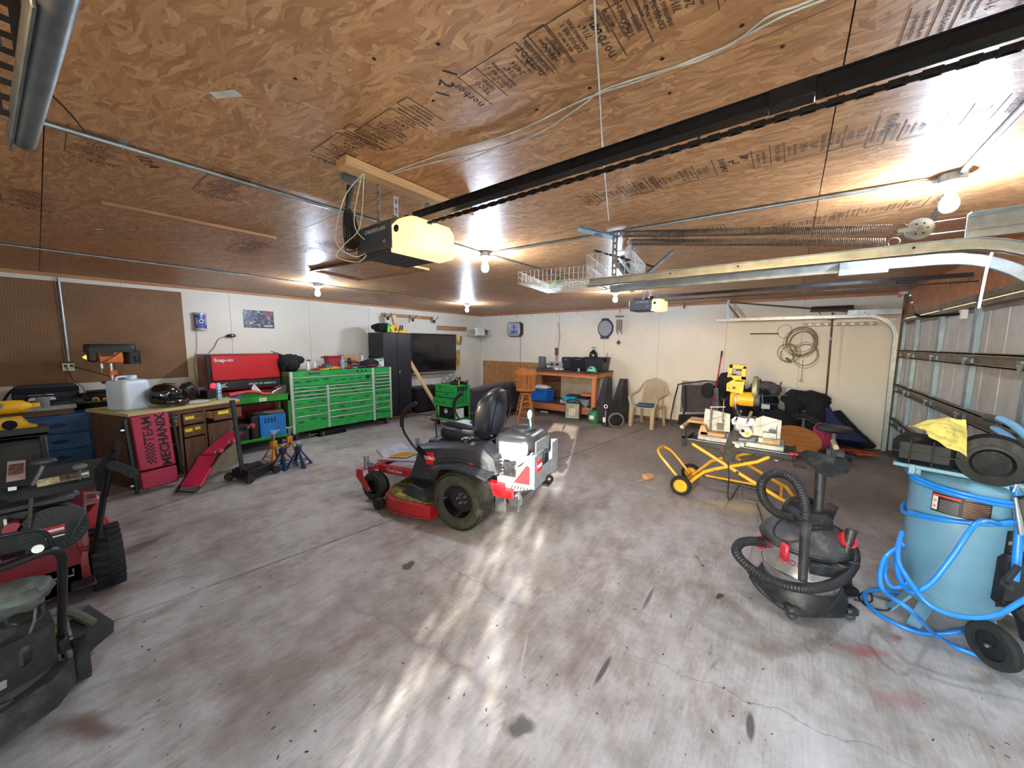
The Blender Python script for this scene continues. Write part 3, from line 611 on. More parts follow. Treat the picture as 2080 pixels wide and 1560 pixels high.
# stands on top of the two tracks
basket((2.76,1.0,2.225),.62,.34,.18,'tall white wire basket hung beside the slotted hanger',rz=8,nx=14,ny=8,group='ceiling wire baskets')
basket((2.72,1.33,2.225),.7,.62,.1,'low white wire basket holding a green bottle above the rails',rz=10,nx=20,ny=16,group='ceiling wire baskets')
solo('fishing_rod','black rod lying across the ceiling wire baskets','rod',G().tube([(2.72,1.28,2.43),(3.5,1.05,2.41)],.008,6),BLK)
solo('green_bottle','green and black bottle lying in the low ceiling basket','bottle',G().tube([(3.3,2.0,2.27),(3.2,1.95,2.27)],.033,10).tube([(3.2,1.95,2.27),(2.9,1.7,2.27)],.028,10),mt('dull_green',(60,110,36),.5))
# attic hatch trim
t=thing('attic_hatch','plywood attic hatch edged with pine strips on ceiling','hatch',(0,0,CH))
A=[atz(632,549,CH-.01),atz(770,524,CH-.01),atz(870,547,CH-.01),atz(728,568,CH-.01)]
part('hatch_panel',G().prism([(v.x,v.y) for v in A],-.009,-.001),osb('hatch_board',(.98,.88,.8),1,2.2),t)
for i,(a,b) in enumerate(((A[0],A[1]),(A[1],A[2]),(A[2],A[3]),(A[3],A[0]))): part('hatch_trim',G().beam((a.x,a.y,-.014),(b.x,b.y,-.014),.035,.022),wood('hatch_wood',(150,104,64),(120,78,46),0) if i in(0,3,2) else PINE,t)
part('pull_ring',G().torus((A[0].x*.6+A[2].x*.4,A[0].y*.6+A[2].y*.4,-.03),.02,.003,'x',12,5),GALV,t)
a=atz(206,412,CH-.012);b=atz(560,484,CH-.012)
solo('ceiling_batten','thin pine strip nailed flat across the ceiling at left','strip',G().beam(a,b,.035,.02),wood('strip_wood',(190,140,96),(150,104,66),0))
for px,py,l,s in ((458,191,'small printed sticker on the ceiling above the left conduit',.05),(200,466,'small white sticker on the ceiling at far left',.03),(139,540,'tiny white sticker beside the far left conduit',.025)):
    q=atz(px,py,CH-.001); solo('ceiling_sticker',l,'sticker',G().box(-s,s,-s*.33,s*.33,-.001,0),mt('paper_label',(206,204,198),.6),loc=q,rot=(0,0,-60))
# hooks on the back wall trim
HK=[(8.3,y) for y in (6.75,6.2,5.7,5.35,4.9,4.3,3.75,3.2)]
HL=['beside the left corner','right of the corner above the sofa','above the DRY sign','just right of the DRY sign','above the bent twig','above the bench left end','left of the round blue rimmed pan','behind the wind chime']
for i,(x,y) in enumerate(HK):
    g=G().tube([(0,0,0),(0,0,-.03),(-.012,0,-.055),(-.035,0,-.06),(-.045,0,-.04)],.0035,5,sm=3)
    solo('cup_hook','small metal cup hook in the back wall trim, '+HL[i],'hook',g,mt('rusty_hook',(110,84,64),.5,.5),loc=(x,y,CH-.05),group='cup hooks along the back wall trim')
q=atx(1391,616,8.3)
solo('ladder_hook','large dark screw hook on trim right of the far opener','hook',G().tube([(0,0,.04),(0,0,-.03),(-.02,0,-.07),(-.06,0,-.075),(-.08,0,-.04)],.007,6,sm=3),mt('dark_hook',(50,44,44),.5,.4),loc=(8.29,q.y,2.53))
# ================================================================ left wall: boards, signs, hooks
PEG=NT('pegboard_brown'); _g=PEG.n('ShaderNodeNewGeometry'); _s=PEG.n('ShaderNodeVectorMath',operation='SCALE'); PEG.l(_g.outputs['Position'],_s.inputs[0]); _s.inputs['Scale'].default_value=1/.0254
_f=PEG.n('ShaderNodeVectorMath',operation='FRACTION'); PEG.l(_s.outputs[0],_f.inputs[0]); _a=PEG.n('ShaderNodeVectorMath',operation='SUBTRACT'); PEG.l(_f.outputs[0],_a.inputs[0]); _a.inputs[1].default_value=(.5,0,.5)
_m2=PEG.n('ShaderNodeVectorMath',operation='MULTIPLY'); PEG.l(_a.outputs[0],_m2.inputs[0]); _m2.inputs[1].default_value=(1,0,1); _l=PEG.n('ShaderNodeVectorMath',operation='LENGTH'); PEG.l(_m2.outputs[0],_l.inputs[0])
_h=PEG.math('LESS_THAN',_l.outputs[1],.17); _c=PEG.ramp(PEG.noise(_g.outputs['Position'],3,4),[(.3,(124,86,52)),(.7,(142,102,64))]); _c=PEG.mix(_h,_c,rgb((62,40,24))); PEG.l(_c,PEG.b.inputs['Base Color']); PEG.b.inputs['Roughness'].default_value=.6; PEG=PEG.m
for a,b,l in ((X0+.05,.205,'brown pegboard sheet left of the vertical conduit'),(.21,1.43,'brown pegboard sheet right of the vertical conduit')):
    solo('pegboard',l,'pegboard',G().box(a,b,YA-.008,YA-.001,1.13,2.46),PEG,group='brown pegboard sheets')
solo('conduit','vertical steel conduit down the pegboard to the outlet box','conduit',G().tube([(.235,7.585,CH-.05),(.235,7.585,1.42)],.0125,10),GALV)
t=thing('outlet_box','steel outlet box with two black plugs on the pegboard','outlet',(.225,7.575,1.35))
part('box',G().box(-.055,.055,-.04,.035,-.055,.055,.006),GALV,t)
for x in (-.025,.025):
    part('socket',G().box(x-.017,x+.017,-.043,-.038,-.04,.04,.003),WHT,t); part('plug',G().box(x-.012,x+.012,-.075,-.042,.005,.03,.004),BLK,t)
solo('drill_wire','black cord drooping from the outlet box to the drill press','cord',G().tube([(.25,7.52,1.36),(.4,7.5,1.29),(.6,7.45,1.18),(.7,7.35,1.0)],.005,6,sm=5),BLK)
solo('dangling_wire','thin dark cord hanging from the outlet box to the bench','cord',G().tube([(.205,7.5,1.36),(.24,7.5,1.2),(.33,7.5,1.05),(.3,7.4,.965)],.004,6,sm=5),mt('brown_cord',(60,42,34),.6))
# blue lighted sign
t=thing('wall_sign','curved blue lightbox sign with silver ends on left wall','sign',(1.625,7.6,2.02))
BLUS=mt('sign_blue',(28,62,140),.35,coat=.3)
part('sign_body',G().prism([(-.075,-.0),(-.07,-.06),(-.03,-.085),(.03,-.085),(.07,-.06),(.075,0)],-.115,.115),BLUS,t); part('end_cap',G().prism([(-.08,.0),(-.075,-.065),(-.03,-.092),(.03,-.092),(.075,-.065),(.08,0)],.105,.135),mt('sign_silver',(150,150,142),.4,.5),t); part('end_cap',G().prism([(-.08,0),(-.075,-.065),(-.03,-.092),(.03,-.092),(.075,-.065),(.08,0)],-.135,-.112),mt('sign_silver',(150,150,142),.4,.5),t)
part('emblem',G().cyl((0,-.084,0),(0,-.089,0),.032,n=18),mt('sign_silver',(150,150,142),.4,.5),t); part('emblem_mark',G().cyl((0,-.089,0),(0,-.091,0),.019,n=10),mt('navy',(20,30,70),.5),t)
for s in (-1,1): ltext('LIGHTS' if s<0 else 'LIGHTS',.032,WHT,t,(s*.052,-.079,0),(90,90 if s>0 else -90,28*s),'lettering')
solo('sign_wire','thin cord hanging from the blue sign to the desk','cord',G().tube([(1.57,7.6,1.9),(1.56,7.6,1.6),(1.5,7.6,1.3),(1.52,7.55,1.0)],.004,5,sm=5),GREY)
# small camera
t=thing('wall_camera','small black camera on the left wall right of blue sign','camera',(2.02,7.6,1.8))
part('camera_body',G().ball((0,-.04,0),.06,.035,.028,14,p=3),BLK,t); part('camera_lens',G().cyl((.01,-.07,.0),(.01,-.078,0),.012),CHR,t); part('mount',G().cyl((-.06,0,-.01),(-.02,-.03,0),.018),BLK,t)
solo('wall_wire','grey cord curling from the wall camera to the red chest','cord',G().tube([(1.96,7.6,1.79),(1.85,7.6,1.74),(1.78,7.6,1.6),(1.66,7.6,1.46)],.0045,5,sm=5),GREY)
# poster
PO=NT('poster_print'); _g=PO.n('ShaderNodeNewGeometry'); _v=PO.n('ShaderNodeTexVoronoi',i_Scale=26.0); PO.l(_g.outputs['Position'],_v.inputs['Vector']); _s=PO.n('ShaderNodeSeparateColor'); PO.l(_v.outputs['Color'],_s.inputs[0])
_n1=PO.noise(_g.outputs['Position'],18,5,.8); _c=PO.ramp(PO.math('ADD',PO.math('MULTIPLY',_s.outputs[0],.4),PO.math('MULTIPLY',_n1,.6)),[(.3,(30,30,44)),(.48,(74,74,104)),(.62,(120,104,110)),(.8,(210,196,186))]); PO.l(_c,PO.b.inputs['Base Color']); PO.b.inputs['Roughness'].default_value=.35; PO=PO.m
t=thing('wall_poster','dark printed poster of tangled figures on the left wall','poster',(2.46,YA-.004,2.1))
part('poster_sheet',G().box(-.235,.235,-.003,0,-.155,.155),PO,t); part('red_mark',G().box(.1,.21,-.005,-.003,.07,.125),mt('poster_red',(170,60,70),.4),t); part('white_caption',G().box(.06,.21,-.005,-.003,-.125,-.105),WHT,t); part('blue_moon',G().cyl((-.04,-.003,.1),(-.04,-.005,.1),.026),mt('poster_blue',(90,110,170),.4),t)
# hook rail with three bicycle hooks
t=thing('hook_rail','pine hook rail above the black locker with three hooks','hook rail',(4.92,YA,2.41))
part('rail_board',G().box(0,1.55,-.02,-.001,-.1,-.02,.003),wood('rail_wood',(186,140,96),(150,104,66),0),t)
for i,x in enumerate((.08,.78,1.46)):
    part('bike_hook',G().tube([(x,-.02,-.02),(x,-.04,-.09),(x,-.12,-.13),(x,-.24,-.1),(x,-.3,-.03)],.008,6,sm=4).ball((x,-.15,-.15),.03,.045,.04,8).tube([(x-.08,-.12,-.1),(x,-.14,-.14),(x+.08,-.12,-.1)],.007,5,sm=3),mt('hook_grey',(66,66,68),.5,.3),t)
# fire extinguisher
t=thing('fire_extinguisher','red fire extinguisher on the left wall above the green cabinet end','fire extinguisher',(2.63,7.5,1.22))
part('cylinder_body',G().lathe([(0,0),(.05,0),(.055,.02),(.055,.2),(.04,.24),(.018,.26)],16),RED,t); part('valve',G().box(-.012,.012,-.02,.02,.255,.285,.003).beam((-.0,0,.29),(-.07,-.03,.315),.02,.008).beam((0,0,.275),(-.06,-.03,.28),.02,.006).tube([(0,.02,.27),(.05,0,.28),(.065,0,.2),(.05,0,.12)],.008,6,sm=3),BLK,t)
# television
t=thing('television','large black television on a bracket on the left wall','television',(6.37,7.44,1.44),-2)
part('screen',G().box(-.70,.70,-.004,.0,-.43,.46,.001),mt('tv_glass',(12,12,20),.14,0,.02,3,coat=.6),t); part('bezel',G().box(-.74,.74,0,.07,-.49,.5,.01),BLK,t); part('lower_bar',G().box(-.72,.72,-.01,.05,-.535,-.49,.008),mt('tv_silver',(150,148,140),.4,.4),t); part('wall_bracket',G().box(-.2,.2,.07,.155,-.2,.2,.005),BLKM,t)

# long narrow timber behind the tv and basket on the corner
solo('wall_batten','flat pine board screwed to the wall right of television','board',G().box(6.58,7.72,YA-.022,YA-.002,2.05,2.17,.003),wood('batten_wood',(184,138,92),(150,104,64),0))
t=basket((7.62,7.2,1.93),.8,.36,.17,'white wire corner basket holding a white box and a black bag',nx=10,ny=5)
solo('white_box','white flat box standing in the corner wire basket','box',G().box(0,.34,0,.1,-.11,.11,.004),WHT,loc=(7.6,7.06,2.035),rot=(-8,0,4))
solo('black_bag','crumpled black bag lying in the corner wire basket','bag',G().cloth((8.08,7.38,2.05),.26,.13,.1,.2,6,18,3),CLOTHK)
# beer-bottle banner behind the television
t=thing('bottle_banner','yellow printed bottle banner hanging right of the television','banner',(7.3,YA-.004,1.5))
part('bottle_body',G().prism([(-.13,-.52),(.14,-.52),(.15,.1),(.13,.2),(.05,.28),(.02,.46),(-.04,.46),(-.06,.28),(-.13,.2),(-.15,.1)],-.004,0,'y'),mt('banner_gold',(196,158,74),.5),t)
part('white_panel',G().box(-.13,.13,-.006,-.004,0,.14),WHT,t); part('bottle_base',G().box(-.125,.135,-.006,-.004,-.5,-.47),WHT,t); part('lime_wedge',G().prism([(.12,.12),(.2,.16),(.24,.3),(.22,.42),(.15,.4),(.13,.28)],-.004,0,'y'),mt('banner_orange',(190,124,44),.5),t)
ltext('Corona',.11,mt('banner_ink',(70,60,30),.6),t,(.0,-.006,-.2),(90,62,0)); ltext('Extra',.1,mt('banner_ink',(70,60,30),.6),t,(-.02,-.006,.22),(90,0,0))
# ================================================================ left end: bench, blue cabinet, brown desk
t=thing('workbench','long low workbench with grey top behind the snowblower','workbench',(-.8,6.62,0))
part('bench_top',G().box(0,1.02,0,.95,.91,.95,.004).box(1.02,1.85,.42,.95,.91,.95),mt('bench_grey',(150,150,148),.6,0,.15,7,dirt=((90,86,80),9,.6)),t); part('apron',G().box(0,1.0,.03,.06,.845,.91,.003),wood('bench_brown',(110,74,48),(84,54,34),0),t); 
for x,y in ((.02,.05),(.93,.55),(1.72,.8)): part('leg',G().box(x,x+.06,y,y+.07,0,.8,.004),wood('bench_leg',(110,74,48),(84,54,34),2),t)
part('back_board',G().box(0,1.8,.9,.92,0,.9),wood('bench_back',(70,52,38),(50,36,26),0),t)
BC=mt('cabinet_blue',(40,82,128),.5,0,.16,4,dirt=((24,44,74),5,.6))
t=thing('blue_cabinet','blue painted four drawer cabinet under the grey bench','cabinet',(-.2,6.63,0))
part('body',G().box(0,.53,.02,.5,0,.84,.005),BC,t)
for i in range(4):
    z0=.05+.194*i; d=part('drawer',G().box(.03,.5,.0,.02,z0,z0+.185,.005),BC,t)
    part('drawer_handle',G().tube([(.2,-.003,z0+.1),(.22,-.02,z0+.09),(.265,-.024,z0+.082),(.31,-.02,z0+.09),(.33,-.003,z0+.1)],.006,6,sm=3).prism([(.2,z0+.1),(.235,z0+.115),(.265,z0+.125),(.295,z0+.115),(.33,z0+.1),(.265,z0+.085)],-.003,.001,'y'),mt('old_brass',(44,52,62),.5,.4),d)
# brown desk with two drawer columns
DK=wood('desk_brown',(112,76,52),(86,56,38),2,.55); DKX=wood('desk_brown_x',(116,78,54),(90,60,40),0,.55)
DX,DY,DR=.56,5.80,18
t=thing('wooden_desk','brown wooden desk with yellow taped drawers and pale worktop edge','desk',(DX,DY,0),DR)
part('side_panel',G().box(0,.02,.02,.8,0,.86,.002),DK,t); part('side_panel',G().box(1.08,1.10,.02,.8,0,.86,.002),DK,t); part('back_panel',G().box(.02,1.08,.78,.8,0,.86),DK,t)
part('worktop',G().box(-.03,1.16,-.03,.82,.86,.895,.004),wood('worktop_pale',(206,190,136),(186,166,112),0),t)
part('frame_rail',G().box(.02,1.08,.0,.03,.80,.86,.002).box(.02,1.08,.005,.03,.0,.05).box(.44,.47,.0,.03,.05,.8).box(.72,.74,.0,.03,.05,.8),DKX,t)
def ddr(x0,x1,z0,z1,out,tape=None):
    d=part('drawer',G().box(x0,x1,-.02-out,-.0-out,z0,z1,.006),DKX,t)
    if out>.03: part('drawer_box',G().box(x0+.02,x0+.035,-out,.1,z0+.02,z1-.02).box(x1-.035,x1-.02,-out,.1,z0+.02,z1-.02).box(x0+.02,x1-.02,-out,.1,z0+.02,z0+.03),PINE,d)
    xm=(x0+x1)/2; zm=(z0+z1)/2
    part('pull_handle',G().tube([(xm+.0,-.02-out,zm),(xm+.01,-.045-out,zm-.005),(xm+.07,-.045-out,zm-.005),(xm+.08,-.02-out,zm)],.004,5,sm=3),mt('brass',(196,166,96),.3,.8),d)
    if tape: part('yellow_tape',G().box(tape[0],tape[1],-.0225-out,-.0195-out,tape[2],tape[3]),mt('tape_yellow',(240,208,30),.5),d)
ddr(.48,.71,.66,.79,.0,(.5,.6,.72,.76)); ddr(.75,1.1,.67,.80,.13,(.8,.93,.745,.785)); ddr(.48,.71,.50,.64,.0,(.49,.57,.565,.605)); ddr(.05,.43,.66,.79,.0)
part('cupboard_door',G().box(.75,1.07,-.015,.0,.06,.62,.005),DK,t); d=part('cupboard_door',G().box(.48,.71,-.015,.0,.06,.48,.005),DK,t)
part('door_knob',G().ball((.79,-.03,.4),.012,.015,.012,10),mt('brass',(196,166,96),.3,.8),t)
part('yellow_tape',G().box(.6,.66,-.0225,-.0195,.575,.61),mt('tape_yellow',(240,208,30),.5),t)
Mdesk=TR(DX,DY,0)@RZ(DR)
def ond(x,y,z=.896): return tuple(Mdesk@Vector((x,y,z)))
# jug
t=thing('water_jug','large translucent white square jug standing on the desk','jug',ond(.17,.36),DR+12)
JM=mt('jug_plastic',(216,228,238),.35,0,.04,6,trans=.08)
def rr(w,d,r,n=4):
    o=[]
    for cx,cy,a0 in ((w-r,d-r,0),(-w+r,d-r,90),(-w+r,-d+r,180),(w-r,-d+r,270)):
        for k in range(n+1): a=D2(a0+90*k/n); o.append((cx+r*math.cos(a),cy+r*math.sin(a)))
    return o
def loft(g,secs,cap=True,M=None):
    n=len(secs[0]); vs=[v for s_ in secs for v in s_]; fs=[(i*n+k,i*n+(k+1)%n,(i+1)*n+(k+1)%n,(i+1)*n+k) for i in range(len(secs)-1) for k in range(n)]
    if cap: fs+=[tuple(range(n))[::-1],tuple((len(secs)-1)*n+k for k in range(n))]
    return g.add(vs,fs,M)
def rbox(g,w,d,levels,r=.02,M=None,c=(0,0)):
    return loft(g,[[(x*k+c[0],y*k2+c[1],z) for x,y in rr(w,d,r)] for z,k,k2 in [(l[0],l[1],l[2] if len(l)>2 else l[1]) for l in levels]],True,M)
part('jug_body',rbox(G(),.14,.14,[(0,.9),(.012,.98),(.03,1),(.3,1.0),(.325,.97),(.345,.86),(.352,.6)],.04),JM,t)
part('jug_cap',G().lathe([(.05,.345),(.05,.39),(.046,.397),(0,.397)],20,TR(.04,0,0)),JM,t); part('jug_handle',G().tube([(-.11,0,.345),(-.1,0,.38),(-.04,0,.388),(.0,0,.385)],.012,8,sm=4),JM,t)
# helmet
HC=ond(.42,.15)
t=thing('motorcycle_helmet','glossy black full face helmet on the desk','helmet',HC,DR-20)
HG=mt('gloss_black',(10,10,13),.08,0,0,9,coat=1)
g=G(); g.ball((-.02,0,.145),.17,.125,.14,24); 
for i,v in enumerate(g.v):
    x,y,z=v
    if z<.06: z=.06-(.06-z)*.75
    if x>.05: y*=1-.25*(x-.05)/.12
    g.v[i]=(x,y,max(.002,z))
part('shell',g,HG,t); part('chin_bar',G().tube([(-.02,-.112,.07),(.07,-.105,.055),(.155,-.06,.045),(.185,0,.045),(.155,.06,.045),(.07,.105,.055),(-.02,.112,.07)],.032,10,sm=4,flat=1.2),HG,t)
part('visor_opening',G().ball((.06,0,.115),.098,.112,.035,18),DARK,t)
part('vent_trim',G().box(-.06,.06,-.012,.012,.278,.29,.004,RY(8)).tube([(-.1,-.1,.19),(0,-.12,.2),(.08,-.1,.18)],.006,5,sm=3),BLK,t)
# orange white box, bottles and odds on the desk
t=thing('printed_box','orange and white printed box behind the helmet on desk','box',ond(.62,.42),DR-8)
part('carton',G().box(-.085,.085,-.05,.05,0,.17,.003),mt('box_orange',(214,86,40),.5),t); part('white_swoosh',G().prism([(-.083,.02),(.083,.02),(.083,.1),(.02,.06),(-.083,.12)],-.052,-.0505,'y').prism([(-.02,.09),(.0,.12),(.03,.1),(.01,.08)],-.0525,-.0505,'y'),WHT,t)
part('blue_band',G().prism([(-.083,.04),(-.05,.06),(-.03,.03),(-.083,.02)],-.0535,-.0518,'y'),mt('box_blue',(120,130,190),.5),t)
t=thing('spray_can','tall white and blue spray can on the desk edge','can',ond(1.0,.13),DR)
part('can_body',G().lathe([(.0,0),(.03,0),(.031,.01),(.031,.17),(.026,.185)],18),mt('can_blue',(150,178,200),.3,.5),t); part('can_cap',G().lathe([(.027,.185),(.028,.215),(.018,.235),(0,.237)],18),mt('can_cap',(170,206,226),.4),t); part('can_band',G().lathe([(.0315,.09),(.0315,.1)],18).lathe([(.0315,.13),(.0315,.14)],18),mt('navy',(20,30,70),.5),t)
solo('black_tarp','crumpled black plastic bag on the desk behind the spray can','bag',G().cloth(ond(.84,.5,1.0),.11,.1,.13,.3,7,18,5,.897),mt('shiny_bag',(18,20,26),.25,0,.3,20))
solo('router_box','dark grey case standing at the back of the desk','case',G().box(-.14,.14,-.06,.06,0,.15,.01),mt('case_grey',(62,64,66),.6),loc=ond(.95,.62),rot=(0,0,DR-10))
t=thing('black_charger','black battery charger with slots at the right desk corner','charger',ond(1.09,.42),DR)
part('case',G().box(-.11,.06,-.08,.08,0,.12,.008).box(-.03,.05,-.086,-.08,.03,.09,.004),BLK,t); part('red_indicator',G().ball((.02,0,.165),.034,.03,.045,12,p=2.6),mt('lit_red',(255,30,50),.4,emit=1.6,var=0),t); part('lamp_base',G().cyl((.02,0,.115),(.02,0,.135),.03),BLK,t)
solo('desk_rag','crumpled grey paper rag on the desk in front of the box','rag',G().cloth(ond(.74,.14,.905),.13,.07,.02,.3,9,16,8,.897),mt('rag_grey',(176,178,176),.8))
solo('work_glove','brown leather glove lying beside the printed box','glove',G().cloth(ond(.6,.24,.91),.09,.05,.025,.35,12,14,9,.897),mt('glove_brown',(96,84,60),.8))
# things on the far bench
t=thing('camera_bag','black padded camera bag at the back of the grey bench','bag',(.02,7.16,.95),0)
g=G(); rbox(g,.25,.12,[(0,1),(.02,1.02),(.17,1.0),(.2,.94),(.215,.8)],.05); part('bag_body',g,mt('bag_black',(46,46,50),.75,0,.2,14),t)
part('bag_flap',G().box(-.25,.25,-.128,-.115,.12,.19,.006),CLOTHK,t); part('front_pocket',G().box(-.14,.05,-.16,-.11,.03,.13,.012),CLOTHK,t); part('shoulder_strap',G().tube([(-.24,-.05,.18),(-.29,-.1,.1),(-.32,-.14,.0)],.02,6,sm=4,flat=.3),CLOTHK,t)
part('zip_pull',G().box(-.14,.05,-.163,-.158,.1,.112,.002),CHR,t)
solo('papers','short stack of white papers in front of the camera bag','papers',G().box(-.12,.08,6.88,7.0,.99,1.02,.003).box(-.11,.07,6.89,7.01,1.02,1.03),WHT)
t=thing('tool_case','wide flat black tool case on the grey bench','case',(.12,6.86,.95),0)
part('case_body',G().box(-.36,.17,-.1,.12,0,.045,.01),BLK,t); part('case_lid',G().box(-.35,.16,-.09,.11,.045,.055,.006),mt('case_lid',(36,36,38),.4),t); part('case_latch',G().box(-.1,-.06,-.108,-.1,.015,.04,.003).box(.06,.1,-.108,-.1,.015,.04,.003),BLKM,t)
solo('black_case','black tool case with carry handle beside the white jug','case',G().box(-.15,.15,-.1,.1,0,.09,.02).tube([(-.08,-.1,.06),(-.06,-.15,.06),(.06,-.15,.06),(.08,-.1,.06)],.012,6,sm=3).box(-.1,.12,-.06,.06,.09,.12,.015),BLK,loc=(.42,7.0,.951),rot=(0,0,6))
t=thing('tape_measure','small yellow and black tape measure beside the black case','tape measure',(.38,6.74,.951)); part('tape_case',G().cyl((0,-.02,.03),(0,.02,.03),.03,n=16).box(-.03,.03,-.02,.02,0,.03,.005),YEL,t); part('belt_clip',G().box(-.015,.015,-.026,-.02,.01,.045,.003),BLK,t)
t=thing('plastic_cup','clear plastic tumbler standing on the grey bench edge','cup',(-.05,5.5,0)); t.location=(-.015,6.66,.951)
part('cup_wall',G().lathe([(.045,0),(.052,.11),(.05,.11),(.043,.004),(0,.004)],18),mt('clear_cup',(190,194,196),.2,trans=.6),t)
# drill press
DP=(.57,7.05,.951)
t=thing('drill_press','black and orange bench drill press against the pegboard','drill press',DP)
OR=mt('drill_orange',(214,104,34),.4,coat=.3)
part('base_plate',G().box(-.13,.13,-.2,.15,0,.03,.008),OR,t); part('column',G().cyl((0,.05,.03),(0,.05,.48),.028),CHR,t); part('column_collar',G().cyl((0,.05,.3),(0,.05,.36),.05),OR,t)
part('work_table',G().box(-.11,.11,-.18,.02,.2,.225,.006),mt('cast_iron',(80,60,52),.5,.6),t)
part('head',G().box(-.12,.1,-.14,.1,.46,.62,.015),OR,t); part('belt_cover',rbox(G(),.225,.13,[(.60,1),(.64,1.02),(.69,1),(.705,.96)],.05,TR(-.0,-.02,0)),BLK,t); part('front_shroud',G().box(-.21,-.12,-.15,.05,.48,.62,.02),BLK,t)
part('motor',G().cyl((.19,.0,.44),(.19,.0,.62),.085,n=18).box(.2,.24,-.1,.0,.47,.55,.01),BLK,t); part('chuck',G().cyl((-.09,-.06,.46),(-.09,-.06,.4),.022).cyl((-.09,-.06,.4),(-.09,-.06,.34),.016,.01),CHR,t)
part('feed_handle',G().tube([(.02,-.15,.55),(-.05,-.2,.5),(-.12,-.22,.47)],.006,5).tube([(.02,-.15,.55),(.06,-.21,.6)],.006,5),CHR,t); part('work_lamp',G().lathe([(.01,0),(.03,.03),(.0,.03)],12,TR(-.24,-.05,.54)@RY(90)),mt('lamp_amber',(230,190,90),.3,emit=.6),t)
part('brand_plate',G().box(-.1,.02,-.143,-.139,.55,.6,.002),mt('plate_dark',(80,40,26),.5),t)
# yellow machine standing on its black stand at far left
t=thing('power_planer','yellow and black motor tool with oval grip at far left','power tool',(-.2,5.25,.93))
part('motor_barrel',G().lathe([(.03,-.22),(.055,-.2),(.058,.02),(.052,.08),(.035,.1),(.02,.13)],18,TR(.0,0,.2)@RY(90)),YEL,t); part('rating_plate',G().box(-.1,-.02,-.06,-.056,.2,.24,.002),GREY,t)
part('oval_foot',G().prism([(-.3,0),(.14,0),(.14,.02),(.1,.04),(.06,.11),(-.06,.11),(-.1,.04),(-.3,.04)],-.06,-.04,'y').prism([(-.3,0),(.14,0),(.14,.02),(.1,.04),(.06,.11),(-.06,.11),(-.1,.04),(-.3,.04)],.04,.06,'y'),YEL,t); part('oval_grip',G().cyl((0,-.065,.055),(0,-.058,.055),.04,n=18),DARK,t); part('spout',G().lathe([(.025,0),(.022,.04)],14,TR(.13,0,.2)@RY(90)),YEL,t)
t=thing('utility_cart','black plastic utility cart with two trays at far left','cart',(-.42,5.0,0))
for z in (.12,.5,.89): part('tray',G().box(0,.42,.02,.5,z,z+.035,.008).box(0,.42,.02,.03,z,z+.08,.004),BLK,t)
for x in (.02,.36):
    for y in (.04,.44): part('leg',G().box(x,x+.04,y,y+.04,.05,.9,.005),BLK,t)
part('drawer_unit',G().box(.03,.4,.06,.45,.56,.86,.01).box(.05,.38,.045,.06,.72,.84,.008).box(.05,.38,.045,.06,.58,.7,.008),mt('drawer_unit_grey',(48,48,48),.6),t)
# ================================================================ creepers, jack, stands
CR=mt('creeper_red',(170,26,62),.5,0,.08,6); CRM=mt('creeper_pink',(196,44,84),.5)
def creeper(loc,rot,label):
    t=thing('mechanic_creeper',label,'creeper',loc,0,'folding mechanic creepers'); t.rotation_euler=[D2(a) for a in rot]
    return t
# upright creeper: local x across, z up, front -y
A=Vector((.50,5.42,0)); 
A=atz(296,1004); B=atz(356,986); t=creeper(((A.x+B.x)/2,(A.y+B.y)/2,.02),(-9,0,math.degrees(math.atan2(B.y-A.y,B.x-A.x))*.55),'red creeper leaning upright against the desk, lettering facing out')
part('pad',G().box(-.16,.16,-.035,.0,.24,.86,.012),CR,t); part('pad',G().box(-.16,.16,-.035,.0,.03,.225,.012),CR,t)
part('side_rail',G().box(-.21,-.18,-.02,.01,-.0,.84,.004),BLKM,t); part('side_rail',G().box(.19,.22,-.02,.01,.1,.84,.004),BLKM,t); part('cross_rail',G().box(-.2,.2,.0,.02,.8,.83,.003).box(-.2,.2,.0,.02,.1,.13,.003).box(-.2,.2,0,.02,.45,.48,.003),BLKM,t)
for x,z in ((-.215,.1),(-.215,.72),(.215,.2),(.215,.74)): w_=part('caster',G().cyl((x-.02,.03,z),(x+.02,.03,z),.03,n=14),RUB,t); part('caster_fork',G().box(x-.025,x+.025,.0,.03,z-.012,z+.012,.003),CHR,w_)
ltext('MECHANIX',.118,INK,t,(.085,-.0362,.55),(90,-90,0),bold=.004); ltext('TEAM',.118,INK,t,(-.035,-.0362,.69),(90,-90,0),bold=.001)
g=G()
for i in range(4):
    for j in range(12):
        if (i+j)%2: g.box(-.085+.02*i,-.065+.02*i,-.0365,-.0352,.3+.02*j,.32+.02*j)
part('checker_print',g,INK,t,kind='stuff')
